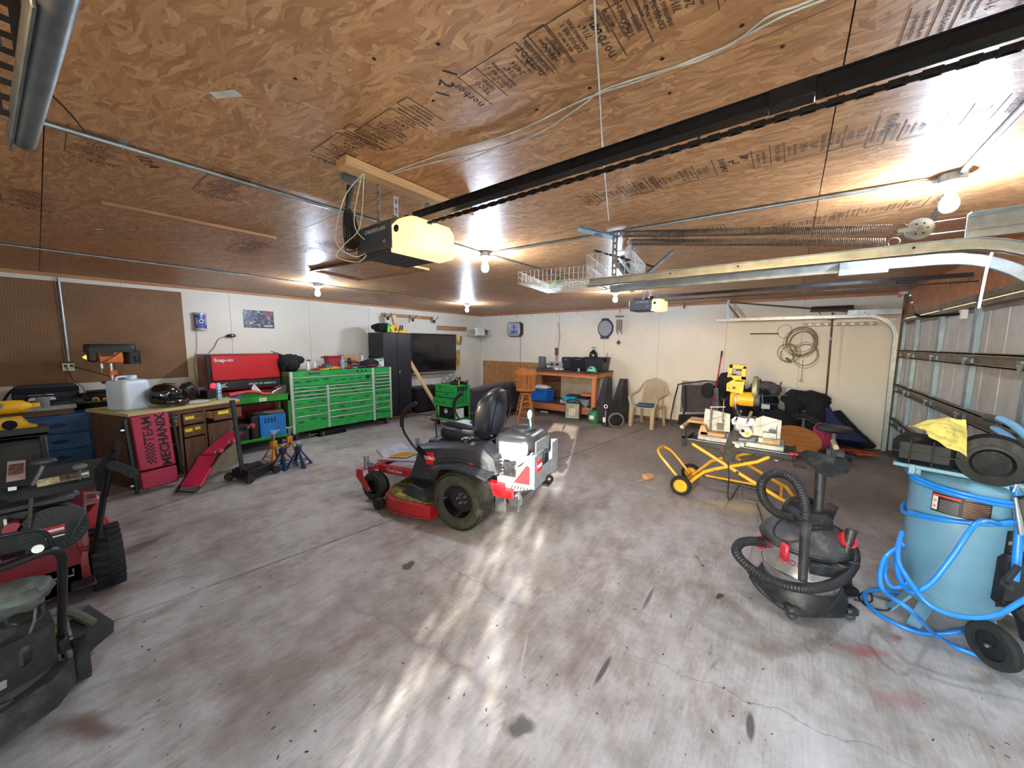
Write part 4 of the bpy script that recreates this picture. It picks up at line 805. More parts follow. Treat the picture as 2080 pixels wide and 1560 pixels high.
# flat creeper lying on its side edge
t=creeper((1.28,5.62,.03),(0,0,34),'folded red creeper tipped on edge beside the floor jack')
P0=[(-.55,-.1,.0),(-.1,-.06,.32),(.32,-.02,.46)]
part('pad',G().beam((-.52,-.12,.05),(-.2,-.06,.3),.22,.035,.01,0),CR,t); part('pad',G().beam((-.18,-.05,.31),(.3,.02,.47),.2,.035,.01,0),CR,t)
part('frame_tube',G().tube([(-.56,-.2,.0),(-.2,-.17,.3),(.36,-.1,.5),(.36,.12,.5),(-.2,.08,.28),(-.56,.02,.0)],.013,8,closed=True),BLKM,t); part('kick_panel',G().prism([(-.15,.02),(.32,.05),(.28,.38),(-.1,.27)],.02,.035,'y'),mt('panel_tan',(122,110,92),.6),t)
for x,z in ((-.18,.33),(.02,.4),(.34,.52)): w_=part('caster',G().cyl((x,-.16,z+.03),(x,-.2,z+.03),.032,n=14),mt('caster_red',(180,50,70),.5),t); part('caster_fork',G().box(x-.03,x+.03,-.15,-.13,z-.01,z+.04,.004).ball((x,-.205,z+.03),.016,.006,.016,8),CHR,w_)
# floor jack
t=thing('floor_jack','black low floor jack with tall upright handle','floor jack',(1.5,5.3,0),22)
part('chassis',G().box(-.15,.2,-.16,-.13,.04,.14,.006).box(-.15,.2,.08,.11,.04,.14,.006).box(-.15,.22,-.13,.08,.05,.11,.01).prism([(-.18,.05),(.22,.05),(.2,.12),(.0,.17),(-.15,.15)],-.12,.07,'y'),mt('jack_black',(30,29,30),.45,.3,.3,12),t)
for x in (-.16,.2): part('axle',G().cyl((x,-.2,.05),(x,.15,.05),.01),STEEL,t)
for x,y in ((-.16,-.19),(-.16,.14),(.2,-.19),(.2,.14)): part('wheel',G().cyl((x,y-.02,.05),(x,y+.02,.05),.05,n=18).cyl((x,y-.022,.05),(x,y+.022,.05),.018),mt('iron_wheel',(64,54,48),.6,.5),t)
part('handle',G().cyl((-.1,-.0,.12),(-.13,.03,.98),.024,n=12).cyl((-.128,.028,.93),(-.131,.031,1.0),.028),mt('handle_grey',(38,44,48),.45),t); part('saddle',G().cyl((.16,-.02,.12),(.16,-.02,.16),.05).cyl((.16,-.02,.16),(.16,-.02,.165),.035),STEEL,t); part('release_knob',G().box(-.16,-.08,-.05,.05,.1,.17,.01),BLKM,t)
def stand(loc,rz,m,label,h=.3,post=.1):
    t=thing('jack_stand',label,'jack stand',loc,rz,'jack stands in front of the green cart'); a=.13
    for sx in (-1,1):
        for sy in (-1,1): part('leg',G().add([(sx*a,sy*a,0),(sx*(a-.045),sy*a,0),(sx*.012,sy*.025,h*.75),(sx*.03,sy*.03,h*.75),(sx*a,sy*(a-.045),0),(sx*.03,sy*.006,h*.75)],[(0,1,2,3),(0,3,5,4)][::1] if sx*sy>0 else [(3,2,1,0),(4,5,3,0)]),m,t)
    part('base_brace',G().tube([(-a*.65,-a*.65,h*.27),(a*.65,-a*.65,h*.27),(a*.65,a*.65,h*.27),(-a*.65,a*.65,h*.27)],.006,4,closed=True),m,t)
    part('collar',G().box(-.035,.035,-.035,.035,h*.7,h,.006),m,t); part('ratchet_post',G().box(-.015,.015,-.02,.02,h,h+post,.003),STEEL,t)
    part('saddle',G().prism([(-.05,h+post+.03),(-.035,h+post),(.035,h+post),(.05,h+post+.03),(.02,h+post+.015),(-.02,h+post+.015)],-.02,.02,'y'),mt('saddle_grey',(180,176,166),.5,.3),t); part('release_lever',G().beam((.03,0,h-.03),(.12,0,h-.01),.02,.008),BLKM,t)
    return t
SO=mt('stand_ochre',(196,132,34),.5,0,.15,12); SB=mt('stand_blue',(24,44,92),.45,0,.15,12)
stand((1.93,5.75,0),20,SO,'ochre jack stand at the back left of the group'); stand((2.15,5.78,0),-10,SO,'ochre jack stand at the back right with raised post',.32,.12)
stand((1.90,5.36,0),30,SB,'blue and black jack stand at front left with yellow label',.27,.03); stand((2.06,5.27,0),45,SB,'blue and black jack stand nearest the camera',.28,.03)
for x,y in ((1.87,5.27),(2.02,5.18)): pass
# ================================================================ green cart, red chest, welder
t=thing('service_cart','green open service cart carrying the blue welder','cart',(1.62,6.42,0))
GR2=mt('cart_green',(38,140,40),.38,0,.1,6,coat=.3,dirt=((30,96,34),7,.5))
for x in (0,.78):
    for y in (0,.42): part('corner_post',G().box(x,x+.035,y,y+.035,.06,.86,.003),GR2,t)
part('top_tray',G().box(-.0,.815,0,.455,.755,.775).box(0,.815,0,.012,.755,.865,.002).box(0,.815,.443,.455,.755,.865).box(0,.012,0,.455,.755,.865).box(.803,.815,0,.455,.755,.865),GR2,t)
part('bottom_shelf',G().box(0,.815,0,.455,.16,.175).box(0,.815,-.0,.012,.16,.215,.002).box(0,.815,.443,.455,.16,.21),GR2,t)
part('red_sticker',G().cyl((.1,-.001,.81),(.1,-.003,.81),.03,n=20),mt('sticker_red',(214,50,40),.5),t); part('paper_tag',G().box(.38,.48,-.003,-.001,.785,.84),WHT,t)
for x,y in ((.05,.05),(.76,.05),(.05,.4),(.76,.4)): part('caster',G().cyl((x,y-.015,.04),(x,y+.015,.04),.04,n=14),RUB,t)
for k in range(3): part('tag_line',G().box(.39,.47,-.0035,-.003,.795+.014*k,.798+.014*k),INK,t)
# red top chest on red cabinet
t=thing('tool_chest','tall red tool chest with black trim behind the green cart','tool chest',(1.53,6.98,0))
part('cabinet_body',G().box(.02,.98,.03,.55,.08,.9,.006),mt('dark_red',(128,18,26),.4,0,.1,6,coat=.3),t)
for i in range(5): part('drawer',G().box(.05,.95,.015,.03,.12+.15*i,.255+.15*i,.004),mt('dark_red',(128,18,26),.4,0,.1,6,coat=.3),t)
part('chest_body',G().box(0,1.0,.05,.56,.93,1.5,.006),mt('dark_red',(128,18,26),.4,0,.1,6,coat=.3),t); part('lid_front',G().box(.05,.985,.0,.05,1.09,1.49,.012),mt('snap_red',(190,20,30),.32,0,.04,6,coat=.5),t)
part('side_trim',G().box(0,.05,.02,.05,.93,1.5,.004),BLKM,t); part('side_trim',G().box(.985,1.02,.0,.05,.93,1.5,.004),BLKM,t)
part('logo_strip',G().box(.05,.985,.01,.05,.96,1.085,.005),mt('strip_black',(34,34,38),.4),t)
ltext('Snap-on',.075,mt('silver_letters',(204,200,204),.3,.3),t,(.21,-.002,1.41),(90,0,0),bold=.002); ltext('PRIDE OF AMERICA',.045,mt('silver_letters',(204,200,204),.3,.3),t,(.72,.008,1.01),bold=.001); part('eagle_emblem',G().prism([(.08,1.04),(.16,1.03),(.24,1.06),(.2,1.02),(.25,.975),(.19,.99),(.15,.97),(.14,.99),(.1,.98),(.13,1.01)],.004,.0095,'y').cyl((.53,.0095,1.01),(.53,.006,1.01),.013,n=10),mt('eagle_silver',(160,164,150),.4,.2),t)
part('stars',G().cyl((.5,.0,1.01),(.5,.01,1.01),.01,n=5),WHT,t) if False else None
# welder
t=thing('welder','blue box welder on the lower shelf of green cart','welder',(2.0,6.46,.176))
WB=mt('welder_blue',(24,112,186),.4,0,.06,8,coat=.3)
part('case',G().box(0,.37,0,.3,0,.38,.008),WB,t); part('black_side',G().box(-.11,.0,.02,.3,0,.38,.01),BLK,t)
for i in range(4): 
    for j in range(3): part('vent_slot',G().box(.06+.045*i,.09+.045*i,-.002,.001,.26+.026*j,.275+.026*j),DARK,t)
ltext('Clarke',.038,WHT,t,(.2,-.001,.11),sx=1.3,bold=.001)
solo('leather_gloves','crumpled brown leather welding gloves on top of the welder','gloves',G().cloth((2.17,6.55,.585),.17,.1,.04,.45,11,20,2,.558),mt('leather_brown',(96,78,62),.8,0,.3,15))
solo('black_toolcase','dark box on the lower cart shelf left of the welder','box',G().box(0,.17,0,.3,0,.28,.01),mt('soft_black',(26,24,28),.6),loc=(1.69,6.48,.176))
# long rubber gloves and wire rack in the tray
g=G(); g.tube([(1.68,6.62,.9),(1.95,6.6,.93),(2.12,6.56,.88)],[.075,.06,.045],10,sm=5,flat=.45)
for k in range(4): g.tube([(2.12,6.53+.022*k,.885),(2.19,6.52+.024*k,.875),(2.25,6.5+.026*k,.87)],[.017,.014,.01],7)
g.tube([(2.08,6.51,.88),(2.13,6.46,.88)],[.016,.011],7)
solo('rubber_glove','long red rubber glove lying in the cart tray','glove',g,mt('glove_red',(196,74,70),.6))
g=G()
for k in range(9): g.tube([(2.2+.02*k,6.5,.79),(2.23+.022*k,6.52,.9+.012*k),(2.25+.02*k,6.68,.92+.012*k),(2.24+.02*k,6.7,.79)],.004,5)
g.tube([(2.2,6.5,.8),(2.4,6.5,.8),(2.42,6.53,1.0),(2.22,6.53,.9)],.005,5,closed=True)
solo('wire_rack','chrome wire rack leaning in the green cart tray','rack',g,CHR)
solo('small_white_box','small white cardboard box on the green cart edge','box',G().box(0,.07,0,.06,0,.065,.003).box(.02,.05,-.001,0,.03,.034),WHT,loc=(1.79,6.46,.776),rot=(0,0,-8)); solo('small_card_box','small tan box beside the small white box','box',G().box(0,.07,0,.07,0,.06,.003).box(.025,.045,-.001,0,.0,.06),mt('box_tan',(176,146,64),.7),loc=(1.70,6.47,.776))
solo('paper_sheet','folded white paper sticking up behind the red glove','paper',G().prism([(0,0),(.14,0),(.04,.14),(.0,.09)],0,.003,'y'),WHT,loc=(1.98,6.64,.9))
solo('steel_wrench','long chrome wrench hanging off the end of the cart','wrench',G().beam((1.61,6.38,.79),(1.6,6.38,.9),.012,.006).beam((1.57,6.38,.9),(1.63,6.38,.91),.02,.008).beam((1.605,6.38,.79),(1.59,6.38,.7),.012,.006),CHR)
solo('bench_vise','light blue bench vise at the desk end of cart','vise',G().box(0,.13,0,.08,.05,.1,.008).box(.02,.1,.01,.07,0,.05,.006).box(.12,.17,.0,.08,.03,.12,.01).cyl((.17,.04,.07),(.22,.04,.07),.012),mt('vise_blue',(70,110,160),.4,.3),loc=(1.64,6.55,.776))
# ================================================================ green roll cabinet
RX_,RY_=2.52,6.63; RW_,RH=1.93,1.2
t=thing('rolling_tool_cabinet','wide green rolling tool cabinet with aluminium drawer trims','tool cabinet',(RX_,RY_,0),-1)
part('cabinet_body',G().box(0,RW_,.02,.62,.15,RH-.01,.006),mt('cabinet_side',(24,120,60),.4,0,.08,6,coat=.3),t)
part('top_rail',G().box(.05,1.5,.0,.02,RH-.1,RH,.003),GRN,t); part('top_rail',G().box(1.56,RW_-.03,.0,.02,RH-.1,RH,.003),GRN,t); part('bottom_rail',G().box(.05,1.5,.0,.02,.15,.27,.003).box(1.56,RW_-.03,.0,.02,.15,.25,.003),GRN,t)
AL=mt('aluminium_trim',(206,210,196),.35,.5,.04,9)
for x0,x1 in ((.0,.05),(1.5,1.55),(RW_-.04,RW_)): part('corner_trim',G().box(x0,x1,-.012,.02,.13,RH,.006),AL,t)
part('corner_trim',G().box(.60,.64,-.012,.02,.15,RH-.27,.006),AL,t)
rnd=random.Random(3)
def drw(x0,x1,z0,z1,marks=2):
    d=part('drawer',G().box(x0,x1,-.003,.015,z0,z1-.012,.003),GRN,t); part('drawer_trim',G().box(x0,x1,-.016,-.0,z1-.018,z1-.002,.004),AL,d)
    if marks:
        g=G(); h=(z1-z0)
        for k in range(marks):
            u=x0+(x1-x0)*(k+.3+rnd.random()*.4)/marks; zz=z0+(h-.02)*(.3+.35*rnd.random()); w2=min(.05,(x1-x0)*.14)
            g.box(u-w2,u+w2,-.005,-.003,zz-.006,zz+.006); 
            if h>.07 and rnd.random()<.5: g.box(u-w2*.8,u+w2,-.005,-.003,zz+.014,zz+.022)
        part('tool_label',g,INK,d,kind='stuff')
drw(.05,1.5,RH-.26,RH-.1,9)
zt=RH-.27
def col(x0,x1,hs,mk):
    z=zt
    for h,m in zip(hs,mk): drw(x0,x1,z-h+.002,z-.002,m); z-=h
col(.05,.60,[.065,.07,.065,.15,.15,.19],[2,4,3,3,3,3]) 
col(.64,1.5,[.06,.065,.065,.15,.125,.12,.11],[2,1,1,2,2,1,3])
z=RH-.1
for h,m in zip([.06,.065,.07,.07,.07,.13,.13,.13,.15],[0,3,3,4,5,3,2,2,5]): drw(1.56,RW_-.04,z-h+.002,z-.002,m); z-=h
part('open_drawer_box',G().box(1.58,RW_-.05,-.05,.01,.26,.28),GRN,t) if False else None
ltext('MATCO',.045,INK,t,(.4,-.001,RH-.05),bold=.002,sx=1.2); part('badge_plate',G().box(.3,.5,-.0008,.0,RH-.07,RH-.03),mt('badge_silver',(90,110,90),.4),t)
for k in range(3): part('port_hole',G().cyl((1.2+.085*k,-.002,RH-.05),(1.2+.085*k,.01,RH-.05),.02,n=16),INK,t)
part('speedo_print',G().tube([(1.02,-.001,RH-.06),(1.04,-.001,RH-.04),(1.07,-.001,RH-.035),(1.1,-.001,RH-.04),(1.12,-.001,RH-.06)],.004,4),INK,t); part('round_badge',G().cyl((.26,-.001,RH-.05),(.26,.0,RH-.05),.014,n=14),mt('badge_orange',(150,80,40),.5),t)
part('decal_plate',G().box(1.36,1.45,-.0055,-.003,RH-.2,RH-.14),INK,t)
for x,y in ((.08,.1),(1.83,.08),(.08,.52),(1.83,.52)):
    c=part('caster',G().cyl((x-.02,y,.065),(x+.02,y,.065),.065,n=18),mt('caster_grey',(70,64,66),.6),t); part('caster_fork',G().box(x-.035,x+.035,y-.035,y+.035,.13,.15,.003).box(x-.032,x-.024,y-.03,y+.03,.05,.14).box(x+.024,x+.032,y-.03,y+.03,.05,.14).cyl((x-.036,y,.065),(x+.036,y,.065),.012),CHR,c)
part('liner',G().box(.04,RW_-.04,.03,.6,RH-.012,RH-.004),BLK,t)
# on the roll cabinet
TX=lambda px,y: aty(px,745,y).x
solo('black_jacket','crumpled black work jacket on the left end of cabinet','jacket',G().cloth((2.66,6.95,1.33),.16,.17,.15,.35,5,20,4,1.2).cloth((2.78,6.9,1.39),.09,.1,.07,.3,7,16,6,1.2),CLOTHK)
def bottle(loc,s,m,cap,label,name='spray_bottle',cat='bottle'):
    t=thing(name,label,cat,loc); part('bottle_body',G().lathe([(.03*s,0),(.034*s,.01*s),(.034*s,.11*s),(.028*s,.14*s),(.013*s,.165*s),(.013*s,.185*s)],16),m,t); part('bottle_cap',G().lathe([(.015*s,.183*s),(.015*s,.2*s),(0,.202*s)],12),cap,t); return t
t=bottle((2.90,6.8,RH),.9,WHT,BLK,'white spray bottle beside the black jacket'); part('spray_trigger',G().box(-.02,.05,-.01,.01,.17,.19,.004).beam((.03,0,.17),(.02,0,.13),.012,.006),BLK,t)
bottle((3.08,6.95,RH),.85,mt('bottle_clear',(206,206,206),.3),WHT,'small clear bottle left of the red cup'); 
t=thing('water_bottle','clear plastic water bottle with blue label on the green cabinet','bottle',(3.49,6.72,RH))
part('bottle_body',G().lathe([(.03,0),(.035,.012),(.033,.05),(.035,.1),(.034,.15),(.024,.185),(.012,.2),(.012,.215)],18),mt('pet_clear',(196,208,214),.15,trans=.5),t); part('bottle_label',G().lathe([(.0355,.09),(.0355,.14)],18),mt('label_blue',(90,150,200),.4),t); part('bottle_cap',G().cyl((0,0,.21),(0,0,.232),.014),WHT,t)
t=thing('red_cup','red plastic mug standing behind the tan socket tray','cup',(3.2,7.0,RH)); part('mug_body',G().lathe([(.03,0),(.034,.06),(.03,.06),(.0,.01)],14),RED,t); part('mug_label',G().box(.035,.07,-.03,.0,.02,.06,.004),WHT,t)
t=thing('tool_bin','tall red plastic bin with lid on the green cabinet','bin',(3.47,7.05,RH)); part('bin_body',G().prism([(-.11,0),(.12,0),(.13,.24),(-.13,.24)],-.1,.1,'y'),mt('bin_red',(170,34,48),.45),t); part('bin_rim',G().box(-.18,.12,-.11,.11,.2,.225,.006),mt('bin_dark',(96,26,30),.5),t)
t=thing('cardboard_box','brown cardboard box with dark label against wall','box',(3.82,7.1,RH)); part('carton',G().box(-.17,.17,-.12,.12,0,.25,.004),CARD,t); part('dark_label',G().box(-.1,-.02,-.122,-.1195,.05,.19),mt('dark_label',(50,44,44),.6),t); part('white_label',G().box(.02,.1,-.122,-.1195,.08,.11),WHT,t)
t=thing('battery_pack','dark grey battery charger with sloped front on cabinet','charger',(3.26,6.85,RH)); part('case',G().prism([(-.08,0),(.1,0),(.06,.1),(-.06,.1)],-.07,.07,'y'),mt('charger_grey',(72,72,76),.6),t); part('case_face',G().prism([(-.055,.02),(.065,.02),(.04,.08),(-.04,.08)],-.073,-.0705,'y'),mt('charger_face',(104,102,104),.6),t)
for k,(x,y,sx_,sy_,sz_,m,l) in enumerate(((3.05,6.74,.09,.04,.035,RED,'red handled pliers left of the grey charger'),(3.33,6.72,.1,.05,.04,mt('dull_yellow',(190,150,50),.5),'yellow cased tool in front of the tool bin'),(3.14,6.69,.07,.03,.02,YEL,'small yellow knife at the front cabinet edge'),(3.64,6.74,.06,.05,.03,RED,'small red case right of the water bottle'),(3.8,6.78,.12,.05,.05,mt('dark_teal',(40,52,58),.6),'dark grey drill case in front of cardboard box'),(3.72,6.7,.05,.03,.02,mt('pale_green',(150,200,150),.5),'pale green roll at the front cabinet edge'),(3.93,6.74,.05,.04,.03,mt('maroon',(110,50,60),.5),'maroon coiled strap left of the black hoodie'))):
    solo('hand_tool',l,'tool',G().box(-sx_,sx_,-sy_,sy_,0,sz_,min(.012,sz_*.4)).cyl((-sx_*1.3,0,sz_*.5),(-sx_,0,sz_*.5),sz_*.35).box(-sx_*.4,sx_*.5,-sy_*.6,sy_*.6,sz_,sz_*1.35,.004),m,loc=(x,y,RH),rot=(0,0,15-12*k))
t=thing('string_trimmer','long red and black handled tool lying across cabinet top','tool',(0,0,0)); part('shaft',G().tube([(3.6,6.9,RH+.13),(4.3,6.75,RH+.04)],.012,6),BLK,t); part('red_grip',G().tube([(3.72,6.9,RH+.13),(3.78,6.88,RH+.14),(3.9,6.86,RH+.1),(4.12,6.82,RH+.12)],.016,6),RED,t); part('red_knob',G().ball((3.76,6.88,RH+.12),.035,.03,.035,10),mt('maroon',(110,50,60),.5),t)
solo('black_hoodie','dark hoodie with red lining piled near right end of cabinet','clothing',G().cloth((4.08,6.8,RH+.07),.19,.13,.1,.35,6,20,11,RH),mt('navy_cloth',(28,28,38),.95,0,.3,15)); solo('maroon_cloth','maroon cloth showing beneath the dark hoodie','cloth',G().cloth((4.08,6.69,RH+.03),.13,.06,.035,.3,9,14,12,RH),mt('maroon_cloth',(92,40,44),.9,0,.3,15))
t=thing('white_carton','open white carton with flaps beside the black locker','box',(4.27,6.94,RH)); part('carton',G().box(-.13,.16,-.13,.13,0,.16,.003),WHT,t); part('carton_flap',G().box(.0,.2,-.14,.16,.16,.165,0,RY(-6)),mt('flap_grey',(150,140,132),.7),t); part('dark_window',G().box(.05,.13,-.1315,-.13,.12,.145),GREY,t); solo('baseball_cap','black cap lying on top of the white carton','cap',G().cloth((4.3,6.94,RH+.205),.12,.09,.05,.25,8,16,15,RH+.172),CLOTHK)
bottle((4.08,7.05,RH+.1),.85,WHT,BLK,'white bottle with black cap left of the white carton'); solo('white_case','low white case under the white bottle on the cabinet','case',G().box(3.98,4.2,6.98,7.14,RH,RH+.1,.006).box(4.0,4.03,6.97,6.98,RH+.03,RH+.06),WHT)
# low scissor jack under the cabinet
t=thing('ramp_stand','low black steel ramp lying on floor under green cabinet','ramp',(2.95,6.62,0)); part('ramp_body',G().prism([(0,0),(.5,0),(.5,.11),(.02,.09)],0,.2,'y').box(.0,.5,-.01,0,.04,.05),BLKM,t)
for z in (.035,.075): part('bolt_head',G().cyl((.07,-.012,z),(.07,-.002,z),.013,n=12),CHR,t)
part('front_hook',G().tube([(0,.05,.06),(-.15,.04,.06),(-.15,.04,.0),(-.15,.04,.1)],.007,5),STEEL,t)
# ================================================================ black locker, lumber, small cart, sofa
LK=mt('locker_black',(34,32,34),.5,.1,.12,4)
t=thing('metal_locker','tall black two door locker right of the green cabinet','locker',(4.49,6.93,0)); t.scale=(.86,.95,1.02)
part('plinth',wood('plinth_wood',(112,74,48),(84,54,34),0) and G().box(-.05,.95,-.05,.58,0,.06,.003),wood('plinth_wood',(112,74,48),(84,54,34),0),t)
part('cabinet_body',G().box(0,.86,.02,.58,.06,1.88,.005),LK,t)
for x0,x1 in ((.01,.425),(.435,.85)): d=part('door',G().box(x0,x1,-.0,.02,.08,1.87,.006),LK,t)
part('door_handle',G().box(.45,.475,-.03,-.0,.98,1.06,.004).cyl((.46,-.02,1.05),(.52,-.03,1.06),.006),CHR,t)
for z in (1.75,1.2): 
    for y in (.2,.4): part('side_hook',G().cyl((0,y,z),(-.02,y,z-.01),.008),CHR,t)
t=thing('green_striped_bag','black bag with lime green stripe on the locker top','bag',(4.62,7.12,1.918)); part('bag_body',G().cloth((0,0,.1),.2,.16,.1,.2,6,20,3,0),CLOTHK,t); part('green_stripe',G().grid(lambda u,v:(.0+.06*u,-.21+.16*v*.2,.17-.15*v),2,4,.004),mt('lime',(70,200,50),.6),t)
g=G().tube([(4.68,7.0,1.99),(4.76,6.96,1.95),(4.85,7.0,2.07),(4.92,6.98,1.99)],.025,6,sm=3).box(4.70,4.92,6.96,7.06,1.918,1.965,.01).prism([(4.68,2.04),(4.75,1.925),(4.8,1.93),(4.78,2.09)],6.93,6.96,'y')
solo('yellow_ramps','bundle of yellow ratchet straps on top of the locker','straps',g,mt('strap_yellow',(228,170,44),.6,0,.15,9))
t=thing('yellow_clamp','yellow clamp with black and white grips on locker','clamp',(5.05,7.02,1.918)); part('clamp_frame',G().box(-.1,.12,-.03,.03,0,.05,.006).prism([(-.1,.05),(.12,.05),(.0,.13)],-.02,.02,'y'),mt('strap_yellow',(228,170,44),.6,0,.15,9),t); part('grip',G().tube([(-.08,-.03,.06),(-.06,-.03,.17)],.016,8).tube([(-.02,-.03,.06),(.0,-.03,.17)],.016,8),BLK,t); part('ring',G().torus((-.16,0,.17),.04,.006,'y',14,6),STEEL,t)
solo('timber_post','short square timber standing on top of the locker','timber',G().beam((5.14,7.3,1.918),(5.04,7.32,2.33),.09,.09,.004),PINEZ)
solo('pine_board','long pine board leaning between the locker and television','board',G().beam((5.62,6.35,.02),(5.14,7.3,1.72),.13,.035,.003),PINEZ)
solo('black_cabinet','low black cabinet on floor below the television','cabinet',G().box(0,.9,0,.42,.03,.62,.01).box(.02,.44,-.012,0,.05,.58,.004).box(.46,.88,-.012,0,.05,.58,.004).cyl((.42,-.03,.3),(.42,-.0,.3),.01),mt('media_black',(22,20,22),.5),loc=(5.35,7.05,0))
solo('wood_scraps','thin wood offcuts scattered by the foot of the locker','wood',G().beam((5.3,6.5,.012),(5.6,6.42,.012),.04,.02).beam((5.25,6.38,.01),(5.5,6.5,.03),.03,.015).box(5.68,5.88,6.05,6.15,0,.03,.003),PINE)
# small green cart
t=thing('tool_cart','small green tool cart with drawers in front of sofa','tool cart',(4.95,5.2,0),-90)
part('upper_box',G().box(-.6,0,.015,.42,.42,.86,.006),GRN,t)
part('drawer',G().box(-.6,-.02,.0,.015,.71,.85,.004),GRN,t); part('drawer',G().box(-.6,-.02,.0,.015,.61,.70,.004),GRN,t); d=part('open_drawer',G().box(-.61,-.02,-.06,.0,.43,.6,.005),GRN,t); part('drawer_interior',G().box(-.59,-.04,-.05,0,.59,.602),BLK,d)
for x,z in ((-.5,.79),(-.3,.66),(-.52,.5),(-.32,.5)): part('tool_label',G().box(x,x+.09,-.063 if z<.6 else -.002,-.0605 if z<.6 else 0,z,z+.018),INK,t)
for x in (-.6,-.035):
    for y in (.0,.385): part('corner_post',G().box(x,x+.035,y,y+.035,.1,.45,.003),GRN,t)
part('bottom_shelf',G().box(-.6,0,0,.42,.14,.16,.003),GRN,t); part('side_slats',G().box(.0,.006,.03,.39,.48,.8).box(.006,.012,.02,.4,.8,.84).box(.006,.012,.02,.4,.43,.47),GRN,t)
for k in range(4): part('screwdriver',G().tube([(.03,.06+.07*k,.75),(.03,.06+.07*k,.5)],.005,5).tube([(.03,.06+.07*k,.84),(.03,.06+.07*k,.75)],.013,8),BLKM,t)
part('spotted_socket_rail',G().box(.01,.03,.0,.2,.2,.4,.004),WHT,t)
for x,y in ((-.56,.04),(-.56,.38),(-.04,.04),(-.04,.38)): part('caster',G().cyl((x-.013,y,.045),(x+.013,y,.045),.045,n=14).box(x-.006,x+.006,y-.01,y+.01,.05,.14),RUB,t)
t=thing('black_crate','black crate with round white print on the cart shelf','crate',(4.99,5.4,.165),-90); part('crate_body',G().box(-.36,.02,.02,.3,0,.25,.008),BLK,t); part('face_print',G().cyl((-.14,.018,.15),(-.14,.012,.15),.05,n=18),WHT,t); part('face_mark',G().box(-.17,-.11,.009,.0118,.15,.165),INK,t)
MC=TR(4.95,5.2,0)@RZ(-90)
for k,(x,y,w_,d_,h_,m,l) in enumerate(((-.5,.15,.05,.05,.12,STEEL,'chrome air tool standing at left on small cart'),(-.38,.2,.06,.05,.14,mt('tool_grey',(120,124,128),.5),'grey power tool upright on the small green cart'),(-.15,.2,.13,.09,.13,BLK,'black open tool case on the small green cart'),(-.02,.3,.05,.05,.06,BLKM,'black drill chuck at right rear of small cart'))):
    solo('air_tool',l,'tool',G().box(-w_,w_,-d_,d_,0,h_*.5,.01).cyl((-w_*.4,0,h_*.4),(w_*.6,0,h_),min(w_,d_)*.7,min(w_,d_)*.5).box(-w_*.3,w_*.3,-d_*.4,d_*.4,h_*.5,h_*1.1,.006),m,loc=tuple(MC@Vector((x,y,.862))),rot=(0,0,25*k-30))
t=bottle(tuple(MC@Vector((-.44,.3,.862))),.9,mt('light_blue',(150,180,200),.4),WHT,'pale blue spray bottle on the small green cart'); solo('antenna','thin black antenna rod standing on the small green cart','antenna',G().tube([tuple(MC@Vector((-.42,.33,.862))),tuple(MC@Vector((-.40,.34,1.12)))],.004,5),BLK)
solo('yellow_screwdriver','yellow handled tool standing beside the black open case','tool',G().cyl((0,0,0),(0,0,.1),.012,n=8).cyl((0,0,.1),(0,0,.15),.004),YEL,loc=tuple(MC@Vector((-.0,.1,.862)))); solo('red_can','small dark red can at the right end of the small cart','can',G().lathe([(0,0),(.03,0),(.03,.08),(.026,.085),(0,.085)],14),mt('maroon',(110,50,60),.5),loc=tuple(MC@Vector((-.06,.38,.862))))
# sofa seen from behind
SF=mt('sofa_fabric',(56,52,58),.85,0,.12,7,bump=50)
t=thing('sofa','dark grey sofa seen from behind, below the strand board panel','sofa',(5.45,5.26,0),0)
part('back_panel',G().box(0,1.95,0,.2,.06,.66,.03),SF,t); part('base',G().box(.02,1.93,.18,.85,.06,.38,.02),SF,t); part('arm',G().box(0,.2,.05,.9,.06,.6,.05),SF,t); part('arm',G().box(1.75,1.95,.05,.9,.06,.6,.05),SF,t)
g=G().tube([(.05,.1,.68),(.5,.1,.7),(1.0,.1,.71),(1.5,.1,.7),(1.9,.1,.68)],[.08,.1,.1,.1,.08],12,sm=3,flat=.8); part('back_cushion',g,mt('sofa_top',(70,66,74),.8,0,.12,7,bump=50),t); part('seat_cushion',G().box(.2,1.75,.2,.9,.38,.5,.05),SF,t); part('piping',G().tube([(.0,-.004,.36),(1.95,-.004,.36)],.006,5),BLK,t)
for x in (.08,1.82): part('foot',G().cyl((x,.08,0),(x,.08,.07),.03),BLK,t)
